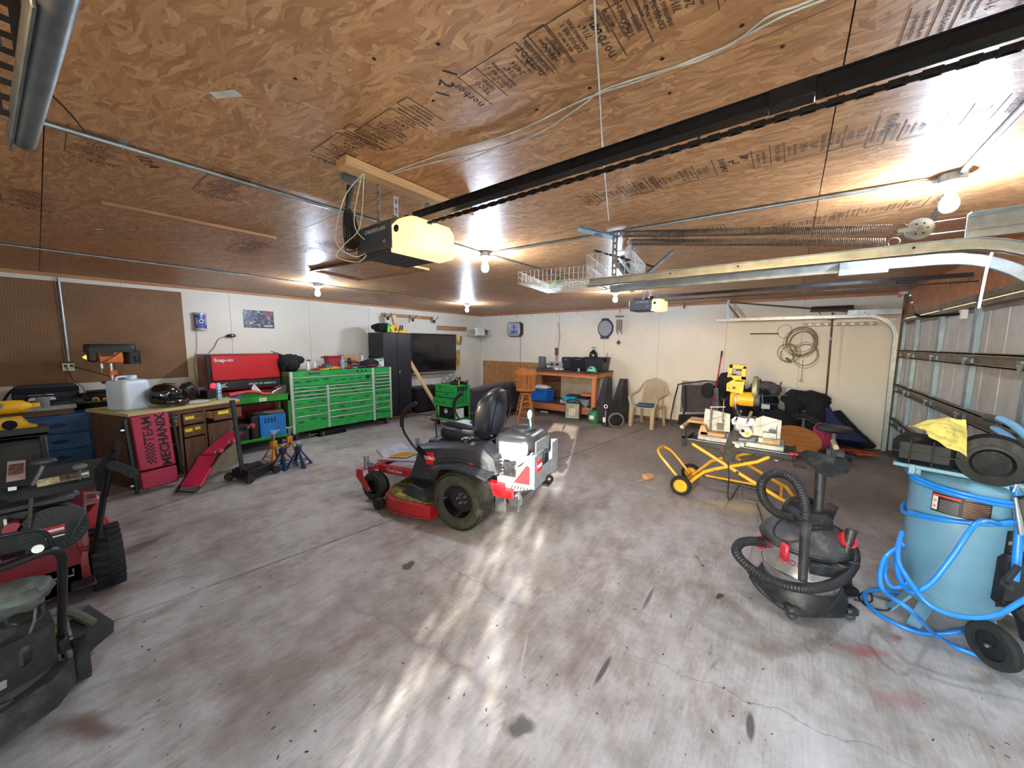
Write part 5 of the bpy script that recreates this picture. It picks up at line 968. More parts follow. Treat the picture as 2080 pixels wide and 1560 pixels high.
# bar stools
OAK=wood('oak_honey',(206,132,72),(172,100,50),2,.4)
def stool(loc,rz,label):
    t=thing('bar_stool',label,'bar stool',loc,rz,'swivel bar stools of honey coloured wood')
    part('seat',G().lathe([(.0,.69),(.19,.69),(.215,.705),(.215,.725),(.19,.735),(.0,.722)],24),OAK,t); part('swivel_plate',G().cyl((0,0,.665),(0,0,.69),.11),BLKM,t); part('leg_hub',G().lathe([(0,.62),(.12,.62),(.13,.66),(0,.665)],18),OAK,t)
    F=[]
    for k in range(4):
        a=D2(45+90*k); F.append(a); part('leg',G().tube([(.09*math.cos(a),.09*math.sin(a),.64),(.15*math.cos(a),.15*math.sin(a),.38),(.24*math.cos(a),.24*math.sin(a),0)],[.016,.021,.013],10),OAK,t)
    for z in (.12,.22,.34,.46):
        r=.09+(.64-z)*.234
        for k in range(4): a,b=F[k],F[(k+1)%4]; zz=z+(.03 if k%2 else 0); part('rung',G().tube([(r*math.cos(a),r*math.sin(a),zz),(r*.5*(math.cos(a)+math.cos(b)),r*.5*(math.sin(a)+math.sin(b)),zz),(r*math.cos(b),r*math.sin(b),zz)],[.008,.012,.008],8),OAK,t)
    n=9
    for k in range(n):
        a=D2(-152+124*k/(n-1)); part('spindle',G().tube([(.18*math.cos(a),.18*math.sin(a),.73),(.2*math.cos(a),.2*math.sin(a),.9),(.225*math.cos(a),.225*math.sin(a)-.02,1.07)],[.009,.012,.008],8),OAK,t)
    vs=[]; N=14
    for i in range(N+1):
        a=D2(-158+136*i/N); top=1.16-.03*abs(math.cos((i/N-.5)*2*math.pi))
        for r,z in ((.215,1.05),(.24,1.05),(.25,top),(.225,top)): vs.append((r*math.cos(a),r*math.sin(a)-.02,z))
    fs=[(i*4+k,i*4+(k+1)%4,i*4+4+(k+1)%4,i*4+4+k) for i in range(N) for k in range(4)]+[(3,2,1,0),(N*4,N*4+1,N*4+2,N*4+3)]
    part('crest_rail',G().add(vs,fs),OAK,t)
    for s in (-1,1): part('arm',G().tube([(s*.2,-.06,.86),(s*.23,.04,.84),(s*.22,.12,.82)],.014,8,sm=3).tube([(s*.2,.1,.73),(s*.22,.11,.82)],.01,8),OAK,t)
    return t
s1=stool((6.33,4.47,0),-55,'oak spindle back bar stool in front of the workbench legs')
s2=dup(s1,None,(6.92,4.9,0),-35,'second bar stool, mostly hidden behind the nearer stool')
# ================================================================ wooden bench against the back wall
DF=wood('fir_y',(204,130,84),(168,96,56),1,.6); DFZ=wood('fir_z',(204,130,84),(168,96,56),2,.6)
t=thing('wooden_workbench','tall wooden workbench with lower shelf on the back wall','workbench',(7.35,3.32,0))
L_=1.97; Dp=.92
part('bench_top',G().box(-.06,Dp,-.02,L_+.03,1.05,1.08,.003),mt('bench_top_dark',(62,50,48),.5,0,.2,6),t)
part('top_rail',G().box(-.0,.04,0,L_,.95,1.05,.003),DF,t); part('top_rail',G().box(.04,Dp,.0,.04,.95,1.05,.003),wood('fir_x',(204,130,84),(168,96,56),0,.6),t)
for x,y in ((-.02,.0),(-.02,L_-.09),(.8,.0),(.8,L_-.09)): part('leg',G().box(x,x+.09,y,y+.09,0,.95,.004),DFZ,t)
part('shelf_rail',G().box(-.01,.03,.09,L_-.09,.13,.28,.003),DF,t); part('lower_shelf',G().box(.03,.9,.02,L_-.02,.28,.295),mt('shelf_dark',(70,56,48),.7),t); part('back_brace',G().box(.86,.9,.1,L_-.1,.75,.9),DF,t)
part('back_sheet',G().box(.84,.855,.12,1.35,.3,.93),mt('pale_sheet',(196,184,164),.4,0,.12,3),t)
for k in range(6): part('plank',G().box(.83,.85,1.36,1.9,.3+.105*k,.398+.105*k,.003),wood('brown_plank',(134,84,56),(92,56,36),1,.7),t)
solo('strand_board_panel','strand board wainscot panel on the back wall corner','panel',G().box(X1-.014,X1-.002,4.9,7.52,0,1.18),osb('strand_wall',(.96,.88,.74),.9,7.7,'yz'))
# things on the bench (x toward wall, y leftwards is larger)
def bb(name,label,cat,x,y,w_,d_,h_,m,z=1.08,b=.01,rz=0,group=None):
    return solo(name,label,cat,G().box(-d_/2,d_/2,-w_/2,w_/2,0,h_,b),m,loc=(x,y,z),rot=(0,0,rz),group=group)
t=thing('radiator_core','grey finned radiator panel standing on the bench left end','radiator',(7.75,4.98,1.081)); part('frame',G().box(-.02,.02,-.1,.1,0,.3,.006).box(-.06,.06,-.11,.11,0,.015,.004),mt('rad_dark',(60,60,62),.5),t)
for k in range(8): part('fin',G().box(-.028,-.02,-.088+.0225*k,-.076+.0225*k,.02,.285),mt('fin_grey',(128,128,130),.4,.4),t)
t=thing('stereo','silver stereo with round blue-lit speaker on bench','stereo',(7.85,4.6,1.081)); part('cabinet',G().box(-.08,.08,-.19,.19,0,.17,.01),mt('silver_case',(160,158,160),.4,.4),t)
for y in (-.05,.1): part('display',G().box(-.084,-.08,y-.045,y+.045,.09,.14),INK,t)
part('headlamp',G().lathe([(.0,0),(.05,0),(.055,.03),(.03,.05),(.0,.05)],18,TR(-.14,.14,.06)@RY(-90)),CHR,t); part('lamp_lens',G().cyl((-.19,.14,.06),(-.195,.14,.06),.03),mt('lens_blue',(170,200,220),.2),t)
solo('small_boxes','small white and brown boxes in front of stereo','box',G().box(-.04,.04,-.05,.05,0,.05,.003).box(-.03,.05,-.17,-.08,0,.04,.003),mt('box_white',(208,196,190),.6),loc=(7.55,4.42,1.081))
bk=thing('black_tote','black equipment case with folded canvas on the bench','case',(7.95,4.1,1.081)); part('case_body',G().box(-.14,.14,-.33,.36,0,.3,.02),BLK,bk); part('canvas_cover',G().cloth((-.12,-.1,.14),.08,.22,.15,.2,6,18,5,0),CLOTHK,bk); part('label_strip',G().box(-.145,-.14,.2,.28,.23,.25),mt('green_grey',(110,130,120),.5),bk)
part('label_strip',G().box(-.2,-.14,-.2,-.05,.25,.262),mt('green_grey',(110,130,120),.5),bk)
bk=thing('black_bin','large black plastic storage bin on bench right end','bin',(7.95,3.58,1.081)); part('bin_body',G().prism([(-.2,0),(.2,0),(.23,.3),(-.23,.3)],-.19,.19,'x'),BLK,bk); part('bin_rim',G().box(-.21,.21,-.25,.25,.29,.32,.01),BLK,bk); part('latch',G().box(-.1,.1,-.27,-.25,.2,.31,.01),BLK,bk); part('rod',G().tube([(.0,-.22,.32),(.0,-.25,.42)],.006,5).tube([(.0,.0,.32),(.02,.0,.4)],.006,5),BLK,bk)
t=thing('paintball_tank','round black gas bottle with silver valve on the bin','gas bottle',(7.95,3.68,1.401)); part('tank_body',G().lathe([(0,0),(.1,.0),(.105,.05),(.085,.11),(.04,.15),(.025,.17)],20),HG,t); part('valve',G().cyl((0,0,.165),(0,0,.23),.018).box(-.02,.02,-.05,.05,.2,.225,.006).cyl((0,0,.25),(0,0,.265),.035),CHR,t)
t=thing('baseball_cap','mint green cap with black logo on bench edge','cap',(7.5,3.5,1.081)); g=G().ball((0,0,.0),.1,.11,.13,20); g.v=[(x,y,max(0,z)) for x,y,z in g.v]; part('cap_crown',g,mt('mint',(110,196,164),.7),t); part('cap_brim',G().ball((-.1,0,.008),.08,.1,.008,18),INK,t); ltext('KTM',.05,INK,t,(-.085,0,.085),(62,0,-90),bold=.002)
solo('ball_cap','black cap lying in front of the black equipment case','cap',G().cloth((7.6,4.0,1.12),.09,.1,.05,.2,8,16,7,1.081),CLOTHK); solo('glass_jar','small glass jar beside the black cap on bench','jar',G().lathe([(0,0),(.03,0),(.03,.06),(.022,.065)],14),mt('pet_clear',(196,208,214),.15,trans=.5),loc=(7.5,3.82,1.081))
solo('loose_wire','black cord hanging over the front edge of the wooden bench','cord',G().tube([(7.5,4.15,1.09),(7.28,4.2,1.087),(7.27,4.22,1.0),(7.28,4.24,.93)],.005,5,sm=4),BLK)
# lower shelf
t=thing('blue_bin','blue plastic bin on the lower bench shelf','bin',(7.6,4.88,.296)); part('bin_body',G().prism([(-.24,0),(.24,0),(.27,.27),(-.27,.27)],-.17,.17,'x'),mt('bin_blue',(26,100,190),.45),t); part('bin_rim',G().box(-.19,.19,-.29,.29,.26,.285,.008),mt('bin_blue',(26,100,190),.45),t)
solo('white_towel','white folded cloth heaped on top of the blue bin','cloth',G().cloth((7.6,4.9,.62),.14,.24,.06,.25,7,18,4,.585),mt('towel',(206,196,184),.9,bump=40))
for k,(y,w_,h_,z,m,l) in enumerate(((4.12,.3,.09,.296,mt('paper_grey',(180,178,172),.7),'stack of grey binders at left of the lower shelf'),(3.75,.42,.15,.296,mt('stack_grey',(120,118,120),.6),'grey stack of boxes at right of the lower shelf'),(3.85,.5,.07,.447,BLK,'black flat case topping the shelf stack'),(3.98,.3,.1,.39,mt('teal_box',(20,150,180),.5),'turquoise box on the lower shelf binders'),(3.6,.3,.05,.52,mt('orange_rag',(210,100,60),.8),'orange cloth on the topmost black flat case'))):
    bb('shelf_item',l,'box',7.58-(.12 if k==3 else 0),y,w_,.26,h_,m,z+.001*k,.012,rz=4*k-6)
solo('white_bottle','small white plastic bottle lying under the wooden bench','bottle',G().tube([(7.45,4.6,.035),(7.45,4.8,.035)],[.03,.025],10),WHT)
# heater and generator on the floor
t=thing('kerosene_heater','grey wire guarded heater box on floor before the bench','heater',(7.05,3.72,0),-72); part('heater_body',G().box(-.17,.17,-.0,.3,.04,.38,.02),mt('heater_dark',(58,60,56),.5),t)
part('reflector',G().box(-.15,.15,-.02,0,.07,.4,.01),mt('reflector',(168,160,140),.4,.4),t); part('glow_panel',G().box(-.07,.07,-.024,-.02,.14,.3),mt('pale_panel',(216,206,180),.5),t); part('base',G().box(-.19,.19,-.05,.32,0,.045,.01),mt('base_green',(60,96,66),.5),t)
g=G()
for k in range(9): g.tube([(-.16,-.02,.07+.038*k),(-.16,-.05,.07+.038*k),(.16,-.05,.07+.038*k),(.16,-.02,.07+.038*k)],.003,4)
for k in range(6): g.tube([(-.15+.06*k,-.051,.06),(-.15+.06*k,-.051,.4)],.003,4)
part('wire_guard',g,STEEL,t,kind='stuff'); part('carry_handle',G().tube([(-.13,.1,.38),(-.12,.1,.46),(.12,.1,.46),(.13,.1,.38)],.012,6,sm=3),BLK,t)
t=thing('green_canister','green and black round canister leaning on the bench foot','canister',(7.22,3.28,0)); part('canister_body',G().lathe([(0,0),(.12,0),(.13,.03),(.13,.2),(.1,.26),(.04,.29)],18),mt('can_green',(40,110,70),.4),t); part('black_cap',G().cyl((0,0,.27),(0,0,.33),.05),BLK,t); part('white_label',G().box(-.135,-.125,-.05,.05,.1,.18),WHT,t); part('wand',G().tube([(0,.1,.2),(.02,.3,.42)],.012,6),STEEL,t)
# black plastic panels (kayak hatch like fairings)
PB=mt('panel_black',(46,46,48),.5,0,.2,5)
for k,(x,y,rz,h_,l) in enumerate(((7.25,3.06,-70,1.0,'tall black tapered plastic panel nearest the bench'),(7.58,2.83,-64,.96,'tall black tapered plastic panel nearest the plastic chair'))):
    t=thing('fairing_panel',l,'panel',(x,y,0),rz,'black plastic panels leaning by the bench'); t.scale=(.74,.8,1)
    part('shell',G().add([(-.2,0,.02),(.2,0,.02),(.22,.02,.4),(.17,.1,h_),(-.05,.1,h_+.0),(-.24,.02,.42),(-.02,-.12,.1),(-.02,-.13,.42),(.05,.0,h_-.02),(-.2,.13,.02),(.2,.13,.02),(.22,.15,.4),(.17,.16,h_),(-.05,.16,h_),(-.24,.15,.42)],[(0,6,7,5),(6,1,2,7),(7,2,3,8),(5,7,8,4),(8,3,4),(10,9,14,11),(11,14,13,12),(0,5,14,9),(5,4,13,14),(4,3,12,13),(3,2,11,12),(2,1,10,11),(1,6,0,9,10)]),PB,t)
    part('air_vent',G().box(-.17,-.08,-.07,-.03,.4,.43,.01),DARK,t)
t=thing('cart_tyre','small grey cart wheel with hub leaning near the panels','wheel',(7.05,2.72,0)); WM=TR(0,0,.165)@RZ(-62)@RX(6); g=G(); 
part('tyre',G().lathe([(.125,-.02),(.16,-.022),(.165,0),(.16,.022),(.125,.02),(.125,-.02)],24,WM@RX(90)),mt('grey_tyre',(96,92,90),.8),t); part('rim',G().lathe([(.0,-.03),(.03,-.03),(.03,-.012),(.12,-.01),(.126,.01),(0,.012)],20,WM@RX(90)),HG,t)
t=thing('black_thermos','dark bottle with white cap standing behind the spare wheel','bottle',(7.05,2.95,0)); part('bottle_body',G().lathe([(0,0),(.06,0),(.06,.3),(.04,.36)],16),mt('bottle_navy',(40,42,50),.3),t); part('handle_ring',G().torus((0,-.0,.42),.035,.01,'x',14,6),WHT,t); part('white_label',G().box(-.064,-.058,-.03,.03,.1,.2),WHT,t)
# plastic chair
t=thing('plastic_chair','beige plastic garden armchair with lattice back','chair',(7.66,2.3,0),-98)
CM=mt('chair_beige',(178,160,128),.45,0,.06,6)
part('seat',G().grid(lambda u,v:(-.24+.48*u,-.24+.46*v,.42+.02*(2*u-1)**2-.02*v),8,8,.02),CM,t)
for s in (-1,1):
    part('leg',G().add([(s*.26,-.27,0),(s*.2,-.27,0),(s*.18,-.24,.43),(s*.27,-.24,.43),(s*.26,-.2,0),(s*.2,-.2,0),(s*.18,-.16,.43),(s*.27,-.16,.43)],[(0,1,2,3),(4,7,6,5),(0,3,7,4),(1,5,6,2),(3,2,6,7),(0,4,5,1)]),CM,t); part('leg',G().tube([(s*.25,.3,0),(s*.23,.25,.42)],[.028,.035],6),CM,t)
    part('arm',G().tube([(s*.25,-.2,.42),(s*.29,-.22,.55),(s*.3,-.2,.62),(s*.31,0,.65),(s*.3,.2,.69),(s*.26,.28,.8),(s*.2,.32,.9),(.0,.35,.97)],[.022,.022,.026,.028,.026,.024,.022,.02],8,sm=3),CM,t)
    part('apron',G().box(s*.2,s*.25,-.22,.24,.37,.42,.01),CM,t)
g=G()
def bp(u,v): return (u*(.2+.02*v)*math.sqrt(max(0,1-(max(0,v-.45)/.55)**2.4)),.22+.12*v,.43+.52*v)
for k in range(-6,7):
    for s in (-1,1):
        pts=[]
        for i in range(9):
            v=i/8; u=k/4+s*(v-.5)*1.5
            if abs(u)<=1: pts.append(bp(u,v))
        if len(pts)>1: g.tube(pts,.009,4)
part('lattice_back',g,CM,t,kind='stuff'); part('back_rim',G().tube([bp(-1,0),bp(-1,.3),bp(-1,.6),bp(-1,.85),bp(0,1),bp(1,.85),bp(1,.6),bp(1,.3),bp(1,0)],.016,6,sm=2),CM,t); part('lower_back',G().grid(lambda u,v:(-.2+.4*u,.215+.02*v,.42+.1*v),4,2,.01),CM,t)
solo('seat_cushion','flat dark blue cushion on the beige plastic chair','cushion',G().box(-.18,.18,-.19,.19,0,.03,.014),mt('cushion_blue',(54,92,120),.8),loc=(7.62,2.3,.435),rot=(0,0,8))
# ================================================================ on the back wall
t=thing('lighted_clock_sign','square black framed lightbox sign reading DRY on back wall','sign',(X1-.03,6.24,2.1),-90)
oc=lambda w_,h_,c:[(-w_+c,-h_),(w_-c,-h_),(w_,-h_+c),(w_,h_-c),(w_-c,h_),(-w_+c,h_),(-w_,h_-c),(-w_,-h_+c)]
part('sign_box',G().prism(oc(.235,.2,.06),-.09,.02,'y'),BLK,t); part('chrome_rim',G().prism(oc(.215,.185,.055),-.1,-.088,'y'),CHR,t); part('sign_face',G().box(-.14,.14,-.104,-.1,-.165,.165,.003),mt('face_blue',(150,164,190),.3),t)
ltext('DRY',.13,mt('navy',(20,30,70),.5),t,(0,-.106,-.085),bold=.004); part('crest',G().cyl((0,-.104,.06),(0,-.107,.06),.035,n=12).box(-.03,.03,-.107,-.104,.11,.14).box(-.02,.02,-.107,-.104,-.02,.02),mt('crest_purple',(90,70,120),.5),t)
solo('sign_wire','thin wire hanging from the lightbox sign to the panel','wire',G().tube([(X1-.01,6.1,1.9),(X1-.01,6.08,1.5),(X1-.01,6.09,1.2),(X1-.03,6.05,1.05)],.004,5,sm=4),GREY)
t=thing('hanging_ornament','bent twig with small reddish hanging ornament on back wall','ornament',(X1-.03,4.87,0)); part('twig',G().tube([(0,.0,2.26),(0,-.03,2.1),(0,-.05,1.85),(0,-.02,1.62)],.006,5,sm=4),mt('twig',(90,70,60),.8),t); part('cord',G().tube([(0,.0,2.26),(0,.05,1.9),(0,.1,1.66)],.002,4),GREY,t); part('feather_block',G().box(-.015,.01,-.02,.08,1.4,1.6,.01),mt('ornament_red',(110,70,62),.8),t)
part('fringe',G().box(-.01,.0,.0,.06,1.25,1.4),mt('fringe',(176,150,130),.9),t)
t=thing('drip_pan','round blue rimmed grey drain pan hung on the back wall','pan',(X1-.02,3.57,2.08),-90); g=G(); 
part('pan_rim',G().lathe([(.16,-.0),(.2,-.01),(.205,-.06),(.18,-.07),(.155,-.03)],28,Matrix.Scale(1.12,4,(0,0,1))@RX(90)),mt('rim_navy',(44,54,78),.4),t); part('pan_plate',G().lathe([(0,0),(.165,0),(.165,.02),(0,.03)],28,Matrix.Scale(1.12,4,(0,0,1))@RX(90)),mt('plate_speckle',(136,138,140),.5,.2,.3,80),t)
part('pan_grip',G().box(-.09,.09,-.05,-.0,.19,.235,.01).box(-.1,.1,-.06,0,-.245,-.19,.012),mt('rim_navy',(44,54,78),.4),t)
t=thing('wind_chime','metal tube wind chime hanging in front of the back wall','wind chime',(8.2,3.18,0)); part('hanger_string',G().tube([(0,0,2.55),(0,.0,2.47),(0,.06,2.35)],.002,4).tube([(0,.0,2.47),(0,-.06,2.34)],.002,4),GREY,t); part('top_disc',G().box(-.05,.05,-.09,.09,2.33,2.35,.004),mt('chime_wood',(130,70,60),.6),t)
for k in range(5): part('chime_tube',G().cyl((0,-.06+.03*k,2.27),(0,-.06+.03*k,1.93+.05*(k%3)),.009),mt('tube_bronze',(90,74,66),.35,.7),t)
part('wind_sail',G().prism([(0,1.69),(.055,1.745),(0,1.8),(-.055,1.745)],-.004,.004,'x'),mt('sail',(70,70,72),.6),t); part('sail_string',G().tube([(0,0,2.33),(0,0,1.8)],.002,4),GREY,t)
solo('black_bar','short black bar fixed to the back wall','bar',G().box(X1-.02,X1-.002,.2,.64,1.905,1.93),BLK)
# push broom hung upside down, ladder rail, cable coils
t=thing('push_broom','push broom hung head up against the back wall','broom',(8.22,-.5,0)); part('handle',G().tube([(0,-.05,.5),(0,-.02,2.26)],.014,8),mt('broom_handle',(104,58,34),.5),t); part('broom_head',G().box(-.03,.03,-.28,.28,2.28,2.32,.004),BLK,t); part('bristles',G().box(-.025,.025,-.27,.27,2.32,2.37,.006),mt('bristle',(60,46,40),.9,bump=90),t); part('brace',G().tube([(0,-.02,2.12),(0,-.16,2.2),(0,-.2,2.28)],.005,5).tube([(0,-.02,2.12),(0,.12,2.2),(0,.16,2.28)],.005,5),BLKM,t); part('blue_collar',G().cyl((0,-.028,1.8),(0,-.027,1.85),.016),mt('light_blue',(150,180,200),.4),t)
t=thing('power_strip','long grey power strip with white outlets on back wall','power strip',(X1-.03,-.62,2.07)); part('strip_body',G().box(-.02,.02,-.46,.46,-.03,.03,.004),mt('strip_grey',(160,156,148),.5,.2),t)
for k in range(8): part('outlet',G().box(-.028,-.02,-.41+.11*k,-.36+.11*k,-.02,.02,.003),WHT,t)
def coil(cy,cz,R,n,label,m):
    g=G(); rnd=random.Random(int(R*1000))
    for k in range(n):
        oy,oz,rr_=rnd.uniform(-.04,.04),rnd.uniform(-.05,.03),R*rnd.uniform(.85,1.1); x=X1-.015-.008*k
        g.tube([(x,cy+oy+rr_*math.cos(2*math.pi*i/22),cz+oz+rr_*1.15*math.sin(2*math.pi*i/22)) for i in range(22)],.0042,5,closed=True)
    return solo('cable_coil',label,'cable',g,m,group='wire coils on the back wall')
CW=mt('coil_grey',(124,116,98),.6)
coil(-.14,1.78,.21,9,'large coil of grey cable hung below the power strip',CW); coil(.03,1.55,.15,4,'loose lower loops of cable left of the broom handle',CW); coil(.14,1.97,.1,1,'single small loop of wire above the big coil',CW); coil(-.18,1.55,.18,3,'middle loops of cable hanging under the large coil',CW)
t=thing('hanging_chain','light chain with a snap hook hanging from the cable coil','chain',(X1-.03,-.19,0)); part('chain_strand',G().tube([(0,0,1.45),(0,0,1.1)],.006,5),mt('chain_rust',(150,134,112),.5,.4),t); part('snap_hook',G().torus((0,0,1.07),.022,.006,'x',12,5),STEEL,t)
t=thing('small_charger','small black and white charger hanging in the cable loop','charger',(X1-.05,.06,1.45)); part('charger_body',G().beam((0,0,.03),(0,-.08,-.05),.03,.03,.005),BLK,t); part('charger_face',G().box(-.012,.0,-.01,.02,.03,.06),WHT,t)
# ================================================================ folded cots and camping pile in the far right corner
def atp(px,py,x): v=atx(px,py,x); return (v.x,v.y,v.z)
t=thing('folding_cot','folded dark zero gravity lounger leaning on back wall','lounger',(0,0,0))
FR=mt('frame_black',(28,28,30),.4,.3)
a=lambda px,py,x=7.95: atp(px,py,x)
part('frame_tube',G().tube([a(1368,866,7.7),a(1362,856,7.72),a(1366,830,7.8),a(1376,788,8.05),a(1388,779,8.1),a(1480,779,8.1),a(1482,866,7.72)],.014,8,sm=2),FR,t); part('frame_tube',G().tube([a(1382,864,7.8),a(1392,830,7.85),a(1392,784,8.0)],.016,8),FR,t)
A=[a(1385,782,8.05),a(1450,783,8.05),a(1470,837,7.85),a(1381,837,7.85)]
part('fabric_panel',G().add([A[0],A[1],A[2],A[3]]+[(v[0]+.03,v[1],v[2]) for v in A],[(0,1,2,3),(7,6,5,4),(0,4,5,1),(1,5,6,2),(2,6,7,3),(3,7,4,0)]),mt('cot_fabric',(66,60,54),.9,0,.1,10),t); 
A=[a(1379,842,7.85),a(1470,842,7.85),a(1478,862,7.8),a(1376,862,7.8)]
part('lower_fabric',G().add([A[0],A[1],A[2],A[3]]+[(v[0]+.03,v[1],v[2]) for v in A],[(0,1,2,3),(7,6,5,4),(0,4,5,1),(1,5,6,2),(2,6,7,3),(3,7,4,0)]),CLOTHK,t)
for k in range(8): part('elastic_cord',G().tube([a(1373+.9*(8-k),838-4.2*k,7.8),a(1381+.9*(8-k),834-4.2*k,7.8)],.006,5),WHT,t)
part('headrest',G().cloth(a(1438,795,7.98),.05,.12,.16,.15,5,16,8),mt('pillow_dark',(34,32,36),.9),t)
solo('striped_cooler','striped folded chair fabric above the folded lounger','fabric',G().box(8.12,8.2,1.06,1.75,.86,.95,.01),mt('stripes',(150,130,120),.8,0,.35,9))
solo('camp_chair_bag','black folded camp chair standing upright behind the broom','camp chair',G().cloth(a(1462,815,8.1),.12,.18,.42,.22,4,20,2,0),CLOTHK); solo('dark_backpack','black and grey backpack on top of the folded chairs','backpack',G().cloth(a(1478,775,8.12),.12,.2,.17,.2,5,20,4),mt('pack_black',(30,28,32),.9,0,.4,12,bump=60))
t=thing('umbrella_pole','red handled squeegee pole leaning on the camping pile','pole',(0,0,0)); part('red_pole',G().tube([a(1446,840,7.55),a(1466,717,8.05)],.011,8),mt('pole_red',(176,34,46),.35),t); part('black_grip',G().tube([a(1464.5,727,8.02),a(1466.8,713,8.06)],.016,8),BLK,t)
solo('grey_umbrella','grey folded umbrella standing by the red pole','umbrella',G().tube([a(1455,788,7.75),a(1455,850,7.7)],[.05,.07],8,flat=.6),mt('umbrella_grey',(98,100,104),.8))
for k,(px,py,x,r,m,l) in enumerate(((1500,835,7.9,(.16,.26,.4),CLOTHK,'black folded camp chair behind the miter saw'),(1545,815,8.0,(.18,.25,.3),CLOTHK,'dark heap of chair frames right of the saw'),(1555,790,8.05,(.14,.26,.13),mt('bag_grey',(82,76,78),.85,0,.25,9),'grey duffel bag on top of the camping pile'),(1580,860,7.6,(.18,.3,.22),CLOTHK,'low dark bag in front of the camping pile'))):
    v=a(px,py,x); solo('camping_bag',l,'bag',G().cloth(v,r[0],r[1],r[2],.25,4,22,k*3,0.0),m,group='dark camping gear pile')
for k,(p0,p1,l) in enumerate((((1545,800),(1545,770),'thin black tripod leg sticking up from the pile, left'),((1568,798),(1574,778),'thin black rod sticking up from the pile, right'),((1580,800),(1587,776),'reddish tipped rod at the right of the pile'))): solo('tripod_leg',l,'rod',G().tube([a(*p0,8.0),a(*p1,8.0)],.012,6),(BLK,BLK,mt('rod_brown',(110,70,64),.6))[k])
solo('cot_legs','silver and black folded frame tubes across the pile','frame',G().tube([a(1535,805,7.8),a(1600,803,7.8)],.01,6).tube([a(1535,818,7.8),a(1580,822,7.8)],.01,6).tube([a(1548,800,7.8),a(1552,870,7.7)],.01,6),STEEL)
t=thing('white_cartons','two white cartons standing on the back wall ledge','box',(0,0,0)); part('carton',G().cb(*a(1594,792,8.2),.1,.16,.1,.004),mt('carton_grey',(176,168,158),.6),t); part('carton',G().cb(*a(1610,793,8.18),.1,.18,.09,.004),WHT,t)
part('stand_post',G().tube([a(1600,800,8.25),a(1600,860,8.25)],.015,6),BLK,t)
solo('white_tag','small white tag hanging on the camping pile','tag',G().cb(*a(1555,826,7.6),.004,.12,.08,.001),WHT)
solo('wheel_cover','black cloth draped over an upright dirt bike wheel','cloth',G().cloth(a(1635,812,7.85),.2,.34,.16,.15,5,22,7).cloth(a(1610,845,7.7),.1,.12,.35,.2,4,18,8,0).cloth(a(1655,850,7.7),.1,.14,.36,.2,4,18,9,0),CLOTHK)
t=thing('bike_tyre','knobbly motorcycle tyre under the black cloth','tyre',(a(1632,862,7.55)[0],a(1632,862,7.55)[1],.3)); part('tyre_ring',G().torus((0,0,0),.26,.045,'y',32,8),RUB,t); 
g=G()
for k in range(34):
    an=2*math.pi*k/34
    for s in (-.03,0,.03): g.box(.295,.325,s-.01,s+.01,-.014,.014,0,RY(-math.degrees(an)))
part('knobs',g,RUB,t,kind='stuff'); part('mud',G().torus((0,-.01,0),.235,.03,'y',32,6),mt('tread_dust',(120,106,84),.9),t)
t.rotation_euler=(0,0,D2(70))
solo('blue_tarp','blue tarpaulin sloping down beside the black cloth','tarp',G().add([a(1660,800,8.1),a(1678,812,8.1),a(1700,850,8.0),a(1765,900,7.8),a(1690,890,7.5),a(1668,880,7.5),(8.3,-.45,0),(8.3,-1.1,0),(8.3,-.45,.75)],[(0,1,2,5),(2,3,4,5),(0,5,6,8),(3,7,6,4),(1,0,8),(2,1,8),(3,2,8),(3,8,7),(7,8,6),(4,6,5)]),mt('tarp_blue',(28,52,120),.6,0,.2,5))
solo('black_netting','black netting bag trailing along the wall to the corner','bag',G().tube([a(1700,836,8.15),a(1722,868,8.0),a(1750,895,7.9),a(1775,908,7.8)],[.07,.12,.12,.05],10,sm=4,flat=.6),CLOTHK)
# round wooden table top leaning
v=atz(1632,922)
t=thing('table_top','round wooden table top leaning against the tyre','table top',(6.95,-.13,.0)); part('round_top',G().lathe([(0,-.02),(.34,-.02),(.35,0),(.34,.02),(0,.02)],36,TR(0,0,.26)@RZ(-84)@RX(38)@Matrix.Scale(.82,4,(0,1,0))),wood('table_oak',(176,116,62),(140,86,42),1,.4),t)
solo('pink_bag','crumpled pink bag between the table top and stool','bag',G().cloth(a(1672,885,7.3),.14,.15,.2,.2,5,18,4,0),mt('pink_cloth',(168,52,84),.8,0,.15,8))
t=thing('mechanic_stool','round black padded stool with chrome post in corner','stool',(7.1,-.6,0))
part('seat_pad',G().lathe([(0,.44),(.2,.44),(.22,.47),(.2,.51),(0,.52)],22),mt('vinyl_dark',(48,44,42),.5),t); part('post',G().cyl((0,0,.15),(0,0,.44),.03),CHR,t)
for k in range(5): an=2*math.pi*k/5; l=part('leg',G().tube([(0,0,.14),(.22*math.cos(an),.22*math.sin(an),.07)],.015,6),CHR,t); part('caster',G().ball((.22*math.cos(an),.22*math.sin(an),.03),.028,.028,.03,10),BLK,l)
solo('green_box','bright green box peeking out from under the stool seat','box',G().cb(7.5,-.5,.36,.1,.24,.1,.01),mt('bright_green',(56,150,34),.5)); solo('blue_carton','blue and white drinks carton beside the stool','box',G().cb(7.35,-.52,.13,.15,.2,.26,.006).cb(7.27,-.47,.2,.004,.06,.1),mt('carton_navy',(36,44,84),.6))
g=G(); rnd=random.Random(2)
for k in range(9):
    c=(7.55+rnd.uniform(-.15,.15),-.82+rnd.uniform(-.22,.2)); r_=rnd.uniform(.07,.13); g.tube([(c[0]+r_*math.cos(2*math.pi*i/10)*rnd.uniform(.8,1.2),c[1]+r_*math.sin(2*math.pi*i/10)*rnd.uniform(.8,1.3),.02+.018*k*.5+rnd.uniform(0,.03)) for i in range(10)],.014,5,closed=True,sm=2,flat=.4)
